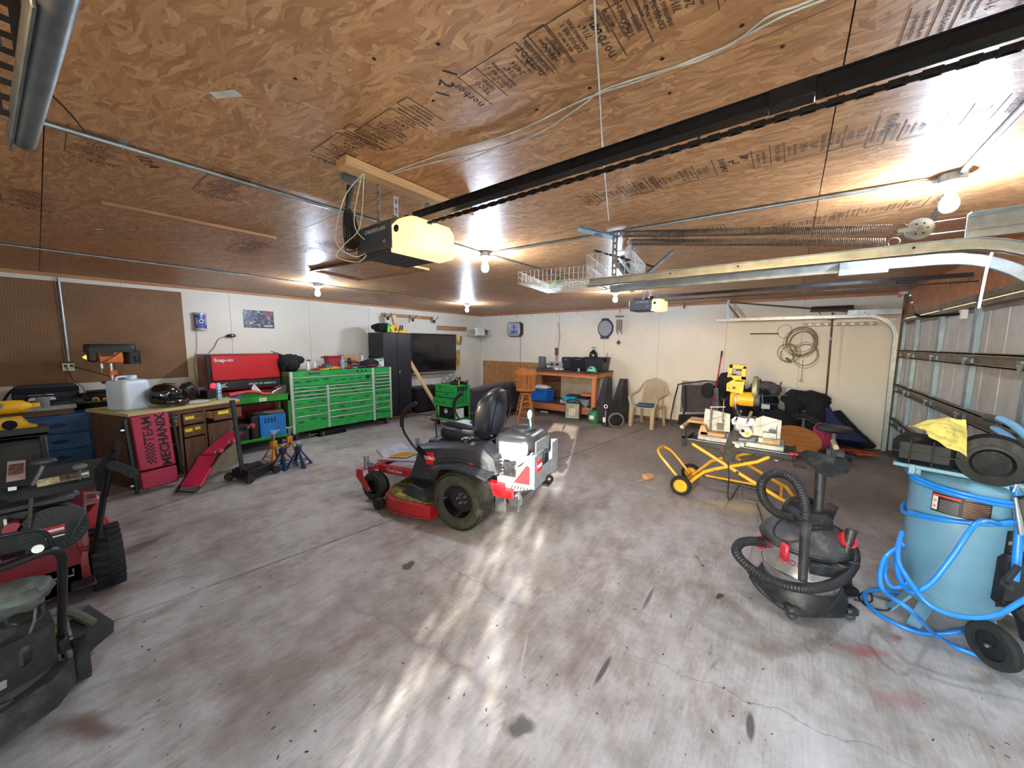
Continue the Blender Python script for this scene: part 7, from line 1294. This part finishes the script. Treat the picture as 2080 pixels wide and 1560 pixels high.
def ribbed(pts,r,sm=6,amp=.07,pitch=.014):
    P=[Vector(p) for p in pts]; o=[]; N=len(P)
    for i in range(N-1):
        a,b,c,d=P[max(0,i-1)],P[i],P[i+1],P[min(N-1,i+2)]; L=(c-b).length; k=max(4,int(L/(pitch*.5)))
        for j in range(k): q=j/k; o.append(.5*((2*b)+(c-a)*q+(2*a-5*b+4*c-d)*q*q+(3*b-a-3*c+d)*q**3))
    o.append(P[-1]); return G().tube(o,[r*(1+amp*(1 if i%2 else -1)) for i in range(len(o))],12)
solo('vacuum_hose','ribbed black vacuum hose circling the shop vacuum drum','hose',ribbed([atd(1552,1102,2.34),atd(1525,1099,2.30),atd(1503,1104,2.26),atd(1496,1122,2.2),atd(1520,1150,2.12),atd(1565,1178,2.04),atd(1625,1194,1.99),atd(1680,1190,2.02),atd(1720,1168,2.12),atd(1736,1135,2.24),atd(1728,1105,2.4),atd(1700,1085,2.5)],.026),HZ)
solo('vacuum_hose_loop','ribbed black hose looping high above the vacuum lid','hose',ribbed([atd(1608,1052,2.38),atd(1575,1040,2.36),atd(1552,1015,2.34),atd(1546,985,2.32),atd(1562,965,2.3),atd(1590,963,2.26),atd(1616,978,2.2),atd(1631,1010,2.14),atd(1636,1045,2.1),atd(1636,1070,2.08)],.026),HZ)
solo('extension_wand','straight black wand running down in front of vacuum','pipe',G().tube([atd(1637,1062,2.075),atd(1634,1110,2.03),atd(1630,1180,1.965)],[.028,.024,.021],14),VB)
t=thing('squeegee_nozzle','wide black floor nozzle standing up from the vacuum','nozzle',(0,0,0))
part('pipe',G().tube([atd(1657,1078,2.34),atd(1664,1010,2.34),atd(1667,950,2.34)],[.030,.026,.03],14),VB,t)
A=Vector(atd(1633,922,2.3)); B=Vector(atd(1728,948,2.3)); d=(B-A)
g=G(); up=Vector((0,0,1)); n=d.cross(up).normalized(); 
def q(u,v,w_): p=A+d*u+up*v+n*w_; return tuple(p)
g.add([q(0,0.0,-.03),q(1,0.0,-.03),q(1,.03,.02),q(0,.035,.02),q(.12,-.055,.0),q(.95,-.05,.0),q(.6,-.1,.01),q(.35,-.1,.01),q(0,.0,-.045),q(1,.0,-.045),q(.95,-.045,-.045),q(.12,-.05,-.045)],[(0,1,2,3),(3,2,5,4),(4,5,6,7),(8,9,1,0),(11,10,9,8),(7,6,10,11),(4,7,11),(5,10,6),(8,0,3,4,11),(9,10,5,2,1)])
part('nozzle_head',g,VB,t); part('nozzle_slot',G().add([q(.05,.004,-.028),q(.95,.003,-.028),q(.95,.024,.012),q(.05,.028,.012)],[(0,1,2,3)]),DARK,t)
solo('crevice_nozzle','short black crevice nozzle beside the standing wand','nozzle',G().tube([atd(1672,1080,2.32),atd(1683,1050,2.3),atd(1690,1026,2.28)],[.022,.026,.034],4,sm=2),VB)
solo('spare_pipe','short black pipe leaning out of the vacuum tool holder','pipe',G().tube([atd(1710,1152,2.2),atd(1722,1105,2.2),atd(1730,1076,2.2)],[.022,.024,.028],14),VB)
_vc=solo('power_cord','x','cord',G().tube([atd(1596,1050,2.2),atd(1575,1068,2.12),atd(1574,1088,2.08),atd(1600,1100,2.04),atd(1625,1098,2.02)],.006,6,sm=6).tube([atd(1532,1166,2.24),atd(1528,1180,2.2),atd(1560,1215,2.1),atd(1620,1250,2.05),atd(1680,1240,2.03),atd(1712,1195,2.1)],.006,6,sm=6),BLK)
reparent(_vc,VAC); _vc['kind']='stuff'
solo('upright_case','black upright case standing behind the shop vacuum','case',G().box(-.1,.1,-.1,.1,0,.42,.03).box(-.13,.13,-.12,.12,0,.06,.02).cyl((0,.08,.42),(0,.08,.47),.03),BLK,loc=(3.28,-.33,0),rot=(0,0,40))
solo('looped_wire','thin black wire lying in loops between vacuum and compressor','wire',G().tube([atz(x,y,.008) for x,y in ((1735,1218),(1770,1222),(1765,1200),(1745,1210),(1760,1230),(1800,1240),(1815,1225),(1790,1215),(1760,1205))],.005,6,sm=6),BLK)
# ================================================================ air compressor
CX,CY,CR_=3.27,-.875,.218
t=thing('air_compressor','tall blue grey air compressor tank with black pump on top','air compressor',(CX,CY,0))
CB=mt('tank_blue',(96,136,158),.34,.05,.05,4,coat=.3); zb,zt=.10,.955
part('tank',G().lathe([(0,zb),(.10,zb+.01),(.17,zb+.04),(.205,zb+.085),(CR_,zb+.13),(CR_,zt-.09),(.205,zt-.045),(.17,zt-.015),(.10,zt),(0,zt+.005)],44),CB,t)
part('weld_ring',G().torus((0,0,zb+.13),CR_+.001,.004,'z',44,5),CB,t); part('weld_ring',G().torus((0,0,zt-.09),CR_+.001,.004,'z',44,5),CB,t)
va=math.degrees(math.atan2(-CY,-CX))   # direction from tank to camera
def around(a,z,r=CR_): a=D2(a); return (r*math.cos(a),r*math.sin(a),z)
for a in (va-68,va-28,va+90): 
    M=RZ(a); part('foot_bracket',G().add([(.14,-.03,zb+.06),(.14,.03,zb+.06),(.24,.03,0),(.24,-.03,0),(.15,-.03,zb+.08),(.15,.03,zb+.08),(.25,.03,0),(.25,-.03,0)],[(0,1,2,3),(7,6,5,4),(0,4,5,1),(1,5,6,2),(2,6,7,3),(3,7,4,0)],M),CB,t)
# labels bent round the tank
def label(a0,a1,z0,z1,r,m,name,par=t,lab=None):
    n=10; vs=[around(a0+(a1-a0)*i/n,z,r) for z in (z0,z1) for i in range(n+1)]; fs=[(i+1,i,i+n+1,i+n+2) if a1<a0 else (i,i+1,i+n+2,i+n+1) for i in range(n)]
    return part(name,G().add(vs,fs),m,par,lab)
L0=va-30; lb=label(L0,L0+58,.75,.885,CR_+.0016,mt('label_black',(20,18,20),.4),'warning_label')
label(L0+10,L0+26,.862,.877,CR_+.0022,mt('lbl_white',(196,190,190),.5),'label_line',lb); label(L0+33,L0+57,.856,.860,CR_+.0022,mt('lbl_orange',(200,130,60),.5),'label_band',lb)
label(L0+1,L0+29,.842,.852,CR_+.0022,mt('lbl_red',(200,60,60),.5),'label_band',lb); label(L0+45,L0+55,.67,.757,CR_+.0022,mt('lbl_white',(226,222,220),.5),'label_panel',lb) if False else None
A0=va+28
label(L0+1,L0+7,.675,.755,CR_+.0022,mt('lbl_white',(206,200,200),.5),'label_panel',lb) if False else label(L0+1,L0+7,.76,.84,CR_+.0022,mt('lbl_white',(206,200,200),.5),'label_panel',lb)
for z in (.78,.815): label(L0+2.5,L0+5.5,z-.008,z+.008,CR_+.003,mt('lbl_orange',(200,130,60),.5),'warning_mark',lb)
for k in range(9): label(L0+32,L0+56,.76+.01*k,.763+.01*k,CR_+.0022,mt('lbl_rust',(150,104,70),.5),'label_line',lb)
for k in range(8): label(L0+9,L0+28,.76+.009*k,.762+.009*k,CR_+.0022,mt('lbl_ash',(150,146,146),.5),'label_line',lb)
label(va+48,va+78,.28,.72,CR_+.0016,mt('label_black',(20,18,20),.4),'side_label')
for k in range(7): label(va+52+k%2*4,va+66+k%3*3,.31+.055*k,.33+.055*k,CR_+.0024,mt('lbl_ash',(150,146,146),.5),'side_print')
# top: deck plate, pump, belt guard (long axis across the view)
ax=va+90; Mh=RZ(ax)@Matrix.Scale(-1,4,(1,0,0))@TR(.05,0,0)  # local X of Mh runs along the view-perpendicular, left in the photo
part('deck_plate',G().box(-.42,.24,-.12,.12,zt+.0,zt+.025,.004,Mh).box(-.2,-.16,-.1,.1,zt-.04,zt,.0,Mh).box(.12,.16,-.1,.1,zt-.04,zt,0,Mh),CB,t)
GB=mt('guard_black',(7,8,10),.5,0,.1,10,spec=.3)
part('motor_shroud',G().box(-.02,.25,-.16,.06,zt+.03,zt+.20,.035,Mh),GB,t)
for u in (.08,.17): part('shroud_rib',G().box(u-.004,u+.004,-.166,-.02,zt+.04,zt+.19,.002,Mh),GB,t)
part('shroud_rib',G().box(-.02,.25,-.166,-.16,zt+.105,zt+.112,.0,Mh),GB,t)
g=G().lathe([(0,-.05),(.12,-.05),(.14,-.03),(.145,.02),(.13,.06),(0,.07)],36,Mh@TR(-.13,-.08,zt+.125)@RX(90)); part('belt_guard',g,GB,t)
part('belt_guard_body',G().box(-.14,.1,-.12,.02,zt+.03,zt+.21,.05,Mh),GB,t); part('guard_ring',G().lathe([(.085,0),(.11,.006),(.12,.02),(.10,.022),(.083,.008),(.085,0)],30,Mh@TR(-.13,-.145,zt+.115)@Matrix.Scale(.8,4)@RX(90)),GB,t)
g=G()
for i in range(-5,6):
    for j in range(-5,6):
        u=(i+.5*(j%2))*.016; v=j*.014
        if u*u+v*v<.0062: g.cyl(tuple(Mh@Vector((-.13+u*.8,-.151,zt+.115+v*.8))),tuple(Mh@Vector((-.13+u*.8,-.155,zt+.115+v*.8))),.0052,n=6)
part('guard_holes',g,DARK,t,kind='stuff')
part('pump_cylinder',G().box(-.36,-.2,-.02,.14,zt+.03,zt+.24,.02,Mh),mt('pump_iron',(60,58,54),.5,.3,.2,14),t)
for k in range(5): part('pump_fin',G().box(-.38,-.18,-.04,.16,zt+.06+.035*k,zt+.07+.035*k,0,Mh),mt('pump_iron',(60,58,54),.5,.3,.2,14),t)
part('outlet_tube',G().tube([tuple(Mh@Vector(v)) for v in ((-.3,-.1,zt+.14),(-.36,-.16,zt+.08),(-.34,-.15,zt-.05),(-.3,-.12,zt-.4),(-.26,-.1,zt-.5))],.009,8,sm=4),BLK,t)
part('pressure_switch',G().box(-.3,-.22,-.16,-.08,zt-.16,zt-.04,.01,Mh),BLK,t); part('pressure_gauge',G().cyl(tuple(Mh@Vector((-.27,-.14,zb+.2))),tuple(Mh@Vector((-.27,-.18,zb+.2))),.025),CHR,t)
part('lifting_bracket',G().box(.02,.05,-.02,.03,zt-.0,zt+.04,.003,Mh).box(.14,.17,-.14,-.1,zt-.03,zt+.03,.003,Mh),CB,t)
for s,(wx,wy) in enumerate((atd(2018,1308,1.93)[:2],)):
    W=TR(wx-CX,wy-CY,.118)@Matrix.Scale(.86,4)@RZ(va-40)@RY(90); w_=part('transport_wheel',G().lathe([(.085,-.03),(.12,-.032),(.135,-.015),(.135,.015),(.12,.032),(.085,.03),(.085,-.03)],32,W),RUB,t); part('wheel_disc',G().lathe([(0,-.02),(.03,-.03),(.05,-.012),(.09,-.01),(.09,.01),(0,.01)],26,W),BLK,w_); part('axle_cap',G().lathe([(0,.0),(.016,.0),(.014,.012),(0,.016)],14,W@TR(0,0,.03)),CHR,w_)
_q=[Vector(atd(*p)) for p in ((1846,866,2.16),(1962,852,2.12),(1886,884,1.97),(1964,926,1.88))]
def _rg(u,v):
    p=_q[0].lerp(_q[1],u).lerp(_q[2].lerp(_q[3],u),v); return (p.x,p.y,p.z+.03*math.sin(math.pi*u)*(1-v)+.025*noise.noise(Vector((u*3,v*3,1)))+.02*math.sin(math.pi*v))
solo('yellow_rag','dirty yellow leather rag draped over the compressor pump','rag',G().grid(_rg,16,12,.006),mt('rag_yellow',(178,162,76),.9,0,.2,9,bump=50,dirt=((84,82,60),11,.85)))
# hand truck style blue grey tubes to the right
solo('tubular_trolley','blue grey tubular trolley handle with black grip by the garage door','handle',G().tube([atd(2030,850,2.2),atd(2060,865,2.1),atd(2100,900,1.95)],.02,8,sm=3).tube([atd(2020,870,2.25),atd(2050,890,2.1),atd(2090,930,1.95)],.02,8,sm=3),mt('tube_blue',(104,150,178),.35,.1,.05,9))
solo('rubber_sleeve','dark rubber sleeve on the end of trolley handle','sleeve',G().tube([atd(2004,848,2.3),atd(2034,855,2.2)],.025,10),mt('grip_dark',(54,52,46),.7)) 
solo('pressure_washer','dark machine with chrome fitting beyond the compressor at the right edge','machine',G().cb(*atd(2072,1180,1.95),.16,.2,.3,.03).cyl(atd(2040,1185,1.85),atd(2068,1150,1.85),.014).cb(*atd(2045,1190,1.83),.05,.03,.03,.006).tube([atd(2060,1230,1.9),atd(2080,1260,1.9),atd(2090,1300,1.9)],.03,8),BLK)
solo('steel_post','blue grey steel post at the right edge beyond the compressor','post',G().tube([atd(2072,960,2.0),atd(2068,1190,2.0)],.024,10),mt('tube_blue',(104,150,178),.35,.1,.05,9))
# blue hose
HB_=mt('hose_blue',(22,120,204),.38,0,.08,8,coat=.2)
def hose(pts,label,r=.0115,g2=None):
    return solo('air_hose',label,'hose',G().tube(pts,r,10,sm=7),HB_,group='loops of blue air hose')
def ring(za,zb_,a0,a1,n=9,r=CR_+.014): return [tuple(Vector((CX,CY,0))+Vector(around(a0+(a1-a0)*i/n,za+(zb_-za)*i/n,r))) for i in range(n+1)]
hose(ring(.865,.915,va+95,va-60)+ring(.915,.90,va-70,va-150,5)+ring(.90,.88,va-160,va-250,5)+ring(.845,.895,va+100,va-62),'blue air hose wound twice round the top of tank')
hose(ring(.83,.665,va+95,va-62,9)+ring(.66,.80,va-75,va-250,8)+ring(.805,.69,va+100,va-55,9),'blue air hose crossing the middle of the tank',.012)
hose(ring(.79,.76,va+60,va+35,3)+[atd(1985,1062,1.85),atd(1935,1130,1.86),atd(1890,1185,1.9),atd(1850,1202,1.96),atd(1825,1170,2.05),atd(1822,1120,2.1),atd(1832,1080,2.17)],'blue air hose sweeping diagonally down the tank face')
hose([atd(1834,1105,2.12),atd(1800,1130,2.1),atd(1788,1165,2.06),atd(1795,1200,2.0),atd(1850,1240,1.88)]+[atz(1900,1290,.015),atz(1950,1318,.015),atz(2010,1334,.015),atz(2078,1322,.015)],'large loop of blue hose reaching the floor before the tank')
hose([atd(1828,1095,2.14),atd(1825,1140,2.05),atd(1850,1185,1.95),atd(1890,1230,1.87),atd(1950,1252,1.82),atd(2020,1250,1.78),atd(2085,1215,1.75)],'blue hose swinging in front of the lower tank to the right edge')
hose([atz(1828,1205,.015),atz(1790,1198,.013),atz(1757,1205,.013),atz(1765,1230,.013),atz(1810,1262,.013),atz(1870,1285,.013),atz(1930,1285,.013),atz(1962,1276,.013)],'blue hose lying on the floor around the tank feet')
hose([atd(1800,1140,2.15),atd(1797,1165,2.12),atd(1808,1190,2.1),atd(1835,1190,2.08),atd(1842,1170,2.08),atd(1815,1140,2.1)],'small ring of blue hose left of tank')
hose([atd(2062,985,1.95),atd(2070,1050,1.92),atd(2066,1130,1.9),atd(2060,1180,1.88)],'thick blue hose hanging at the right edge',.017)
solo('hose_fitting','chrome hose fitting hanging at the right picture edge','fitting',G().tube([atd(2062,1010,1.9),atd(2068,1050,1.9),atd(2074,1085,1.9)],[.008,.016,.016],10).tube([atd(2058,1000,1.9),atd(2064,985,1.9),atd(2072,1000,1.9)],.004,6),CHR)
# ================================================================ snow thrower at the left
SR=mt('snow_red',(116,16,28),.4,0,.14,6,coat=.25,dirt=((60,20,22),5,.5)); SK=mt('dash_black',(40,44,46),.5,0,.12,9)
def sp(px,py,y): return tuple(aty(px,py,y))
t=thing('snow_thrower','red and black walk behind snow thrower with knobbly tyre at left','snow thrower',(0,0,0))
WX,WY,WRr=.17,3.70,.205
W=TR(WX,WY,WRr)@RY(90)
part('tyre',G().lathe([(.11,-.06),(.18,-.075),(.198,-.05),(.2,0),(.198,.05),(.18,.075),(.11,.06),(.11,-.06)],36,W),RUB,t)
g=G()
for k in range(22):
    a=360*k/22
    for s in (-1,1): g.box(WX+s*.005,WX+s*.078,-.012,.012,.19,.214,.003) if False else g.box(s*.004,s*.075,-.012,.012,.188,.214,.003,TR(WX,WY,WRr)@RX(a+(8 if s>0 else 0))@RZ(12*s))
part('tyre_lugs',g,RUB,t); part('wheel_rim',G().lathe([(0,-.03),(.11,-.05),(.11,.05),(0,.03)],24,W),BLKM,t)
part('tyre',G().lathe([(.11,-.06),(.18,-.075),(.198,-.05),(.2,0),(.198,.05),(.18,.075),(.11,.06),(.11,-.06)],36,TR(-.48,WY,WRr)@RY(90)),RUB,t)
part('chassis_plate',G().add([sp(30,1185,3.5),sp(180,1140,3.5),sp(190,1185,3.5),sp(40,1240,3.5),sp(20,1120,3.55),sp(175,1060,3.55)],[(3,2,1,0),(0,1,5,4)]).box(-.44,.07,3.5,3.9,.1,.52,.02),SR,t)
part('side_shield',G().prism([(3.55,.3),(3.95,.3),(4.05,.5),(3.9,.72),(3.62,.62)],.05,.1,'x'),SR,t); part('housing',G().box(-.46,.2,3.95,4.3,.05,.55,.03),SR,t); part('shield_light',G().add([sp(163,1060,3.72),sp(196,1022,3.72),sp(222,1060,3.74),sp(228,1088,3.74),sp(180,1105,3.72)],[(0,1,2,3,4)]),mt('snow_red2',(190,34,40),.35,coat=.2),t)
part('auger_chute',G().tube([(-.3,4.2,.5),(-.3,4.2,.75)],.09,14),SR,t)
ltext('TORO',.1,WHT,t,(-.05,3.497,.2),(90,0,0)) if False else None
part('engine',G().box(-.34,.04,3.42,3.8,.45,.82,.05),BLK,t); part('recoil_cover',G().cyl((-.03,3.42,.60),(-.03,3.34,.60),.135,n=28),BLK,t)
g=G()
for k in range(30):
    a=2*math.pi*k/30; g.beam((-.03+.08*math.cos(a),3.338,.60+.08*math.sin(a)),(-.03+.125*math.cos(a),3.338,.60+.125*math.sin(a)),.01,.006)
part('recoil_fins',g,mt('fin_dark',(46,46,46),.5),t,kind='stuff'); em=part('engine_badge',G().box(-.07,.01,3.332,3.338,.575,.625,.003),mt('badge_red',(170,36,44),.4),t); part('badge_stripe',G().box(-.068,.006,3.330,3.333,.592,.606).box(-.066,.004,3.332,3.336,.555,.563),WHT,em)
part('fuel_cap',G().cyl((-.17,3.4,.66),(-.17,3.34,.66),.035),mt('cap_red',(150,50,60),.5),t); part('choke_key',G().beam((-.19,3.36,.72),(-.19,3.36,.66),.012,.01),WHT,t)
for k in range(3): part('cover_bolt',G().cyl((-.33+.1*k,3.35,.50),(-.33+.1*k,3.34,.50),.012),CHR,t)
part('engine_shroud_top',G().box(-.34,.08,3.34,3.44,.74,.80,.02),BLK,t)
# dash
A=[sp(-40,975,3.1),sp(30,1008,3.1),sp(190,978,3.1),sp(205,960,3.12),sp(60,985,3.15),sp(-40,950,3.2)]
part('dash_panel',G().add([sp(-60,985,3.1),sp(22,1006,3.1),sp(188,975,3.1),sp(232,925,3.3),sp(60,955,3.3),sp(-60,935,3.3),sp(-60,1000,3.12),sp(22,1020,3.12),sp(186,988,3.12)],[(0,1,4,5),(1,2,3,4),(6,7,1,0),(7,8,2,1)]),SK,t)
part('dash_label',G().add([sp(72,976,3.14),sp(180,955,3.18),sp(182,968,3.13),sp(76,990,3.1)],[(3,2,1,0)]),mt('dash_cream',(150,140,112),.6,0,.4,30),t); part('dash_label',G().add([sp(120,966,3.15),sp(178,956,3.17),sp(180,966,3.13),sp(122,978,3.11)],[(3,2,1,0)]),mt('dash_dark',(70,54,46),.6,0,.7,60),t); part('white_sticker',G().add([sp(164,961,3.145),sp(180,958,3.15),sp(181,963,3.13),sp(165,966,3.125)],[(3,2,1,0)]),WHT,t)
part('white_sticker',G().add([sp(16,990,3.1),sp(34,988,3.1),sp(34,995,3.095),sp(16,998,3.095)],[(3,2,1,0)]),WHT,t)
part('bin_console',G().add([sp(-30,1000,3.12),sp(60,985,3.12),sp(64,920,3.3),sp(-30,930,3.3),sp(-30,1000,3.3),sp(60,985,3.3)],[(0,1,2,3),(1,5,2),(4,3,2,5)]),SK,t); lb=part('safety_label',G().add([sp(12,980,3.115),sp(52,973,3.115),sp(52,934,3.23),sp(15,938,3.23)],[(0,1,2,3)]),mt('label_cream',(150,130,120),.6),t); part('safety_picture',G().add([sp(16,966,3.135),sp(48,961,3.135),sp(48,940,3.2),sp(18,944,3.2)],[(0,1,2,3)]),mt('picture_dark',(66,46,46),.6,0,.9,60),lb)
part('shift_lever',G().tube([sp(66,985,3.08),sp(80,962,3.06),sp(88,946,3.05)],.008,6),STEEL,t); part('lever_paddle',G().ball(sp(90,938,3.05),.045,.02,.018,12),SK,t); part('chute_lever',G().tube([sp(163,975,3.12),sp(163,950,3.12)],.004,5),STEEL,t); part('lever_knob',G().ball(sp(162,948,3.12),.03,.02,.02,12),mt('knob_olive',(84,84,78),.5),t)
# handle bars and grips
part('handle_tube',G().tube([(.10,3.55,.30),sp(200,1080,3.3),sp(212,1000,3.1),sp(222,935,2.98),sp(228,915,2.95)],.016,8),BLKM,t); part('handle_plate',G().add([sp(196,1000,3.1),sp(220,1010,3.1),sp(235,920,2.97),sp(222,915,2.97),sp(190,955,3.08),sp(196,1000,3.13),sp(220,1010,3.13),sp(235,920,3.0),sp(222,915,3.0),sp(190,955,3.11)],[(0,1,2,3,4),(9,8,7,6,5),(1,6,7,2),(2,7,8,3)]),BLKM,t)
part('hand_grip',G().tube([sp(226,944,2.98),sp(250,952,2.92),sp(272,962,2.87)],[.026,.024,.027],12),RUB,t); part('bail_lever',G().add([sp(230,930,2.97),sp(240,934,2.97),sp(248,900,2.93),sp(236,896,2.93),sp(230,930,3.0),sp(240,934,3.0),sp(248,900,2.96),sp(236,896,2.96)],[(0,1,2,3),(7,6,5,4),(0,4,5,1),(1,5,6,2),(2,6,7,3),(3,7,4,0)]),BLK,t)
part('handle_tube',G().tube([(-.5,3.55,.30),(-.5,3.1,.85),(-.5,2.95,1.0)],.016,8),BLKM,t); part('control_rod',G().tube([sp(172,1000,3.12),sp(172,1040,3.2),sp(140,1100,3.35),sp(125,1120,3.4)],.006,6),STEEL,t); part('control_rod',G().tube([sp(64,1005,3.15),sp(60,1060,3.3),sp(57,1090,3.35)],.008,6),STEEL,t); part('adjust_bolt',G().tube([sp(170,1002,3.1),sp(205,1000,3.1)],.007,6),STEEL,t)
part('side_bracket',G().tube([sp(158,1110,3.45),sp(164,1118,3.45),sp(190,1115,3.5)],.009,6),SR,t); part('clean_out_tool',G().tube([sp(100,1180,3.45),sp(150,1168,3.45),sp(148,1155,3.45)],.006,6),STEEL,t); part('foot_pedal',G().box(.0,.1,3.3,3.42,.2,.215,.004),BLK,t)
# ================================================================ push mower, front left corner of the picture
t=thing('push_mower','dusty black walk behind push mower in the near left corner','push mower',(0,0,0))
PK=mt('push_black',(36,37,38),.55,0,.15,9,dirt=((84,80,70),9,.6))
part('deck',G().prism([(-.62,2.42),(-.62,2.95),(-.45,3.02),(-.12,3.0),(-.03,2.9),(-.02,2.62),(-.08,2.5),(-.3,2.38)],.06,.2),PK,t); part('deck_dome',G().lathe([(.27,.19),(.25,.23),(.18,.25),(0,.26)],28,TR(-.32,2.72,0)),PK,t); part('deck_front',G().add([sp(-40,1340,2.4),sp(110,1262,2.62),sp(118,1350,2.62),sp(-40,1440,2.4),sp(-40,1330,2.5),sp(100,1245,2.7)],[(0,1,2,3),(4,5,1,0)]),PK,t)
part('deck_skirt',G().beam(sp(-40,1462,2.42),sp(128,1385,2.62),.03,.05,.008),PK,t); part('grass_clump',G().cloth((-.10,2.86,.235),.08,.06,.03,.3,12,14,2,.2),GRASS,t)
def pw(x,y,r,w_):
    W=TR(x,y,r)@RY(90); part('wheel',G().lathe([(.06,-w_),(r*.9,-w_),(r,-w_*.6),(r,w_*.6),(r*.9,w_),(.06,w_),(.06,-w_)],30,W),RUB,t)
    g=G()
    for k in range(26): g.box(-w_*.9,w_*.9,-.004,.004,r*.99,r*1.03,0,TR(x,y,r)@RX(360*k/26))
    part('wheel_tread',g,RUB,t,kind='stuff'); part('wheel_cover',G().lathe([(0,-w_*1.1),(.07,-w_),(.07,w_),(0,w_*1.1)],20,W),PK,t); part('wheel_bolt',G().cyl((x+w_*1.1,y,r),(x+w_*1.3,y,r),.01),STEEL,t)
pw(.0,2.74,.10,.03); pw(-.62,2.74,.10,.03); pw(-.0,2.42,.09,.025) if False else None
part('wheel_arm',G().box(-.075,-.035,2.62,2.85,.08,.24,.012),PK,t); part('height_adjuster',G().tube([(-.04,2.66,.16),(-.03,2.62,.2),(-.03,2.6,.24)],.01,6),STEEL,t)
part('discharge_chute',G().add([sp(140,1262,2.95),sp(180,1228,3.0),sp(232,1262,3.05),sp(230,1300,3.02),sp(212,1325,2.98),sp(170,1325,2.9),sp(150,1300,2.9)],[(0,6,5,4,3,2,1)]).add([sp(140,1262,2.95),sp(95,1245,2.9),sp(130,1238,3.02),sp(180,1228,3.0)],[(0,3,2,1)]),mt('chute_black',(44,46,48),.6,0,.15,9),t); part('chute_hinge',G().tube([sp(95,1250,2.86),sp(125,1240,2.9),sp(155,1248,2.93),sp(188,1265,2.95)],.022,8,sm=3),mt('chute_ash',(84,84,74),.6),t)
part('handle_tube',G().tube([sp(-60,1172,2.3),sp(0,1155,2.32),sp(60,1132,2.34),sp(104,1118,2.36),sp(124,1128,2.38),sp(127,1160,2.42),sp(126,1290,2.66)],.016,10,sm=3),BLKM,t); part('control_bar',G().tube([sp(-60,1105,2.3),sp(10,1088,2.32),sp(70,1078,2.35),sp(95,1085,2.36),sp(108,1112,2.37)],.008,8,sm=3),BLKM,t); part('handle_bracket',G().box(-.06,-.03,2.62,2.7,.2,.3,.006),BLKM,t)
part('handle_knob',G().cyl(sp(76,1115,2.33),sp(77,1115,2.3),.016,n=14),WHT,t)
PE=mt('push_engine',(74,78,74),.55,.2,.2,10,dirt=((120,110,90),9,.5))
part('engine',G().lathe([(.13,.25),(.14,.3),(.13,.36),(.0,.37)],24,TR(-.3,2.72,0)),PE,t); part('engine_cover',G().cloth(sp(20,1215,2.6),.11,.09,.07,.15,8,20,3),PE,t); part('air_filter',G().box(-.24,-.13,2.5,2.62,.3,.4,.02),BLK,t); part('recoil_loop',G().torus(sp(50,1245,2.6),.05,.01,'y',18,6),BLK,t); part('muffler_guard',G().tube([sp(40,1222,2.55),sp(74,1215,2.55),sp(70,1260,2.55),sp(55,1300,2.55)],.005,6),STEEL,t); part('primer_bulb',G().ball(sp(35,1224,2.53),.018,.012,.018,10),mt('primer_red',(150,80,76),.5),t)
part('deck_label',G().add([sp(0,1386,2.44),sp(14,1380,2.455),sp(14,1396,2.452),sp(0,1404,2.437)],[(0,3,2,1)]),mt('label_ash2',(130,130,126),.6),t)
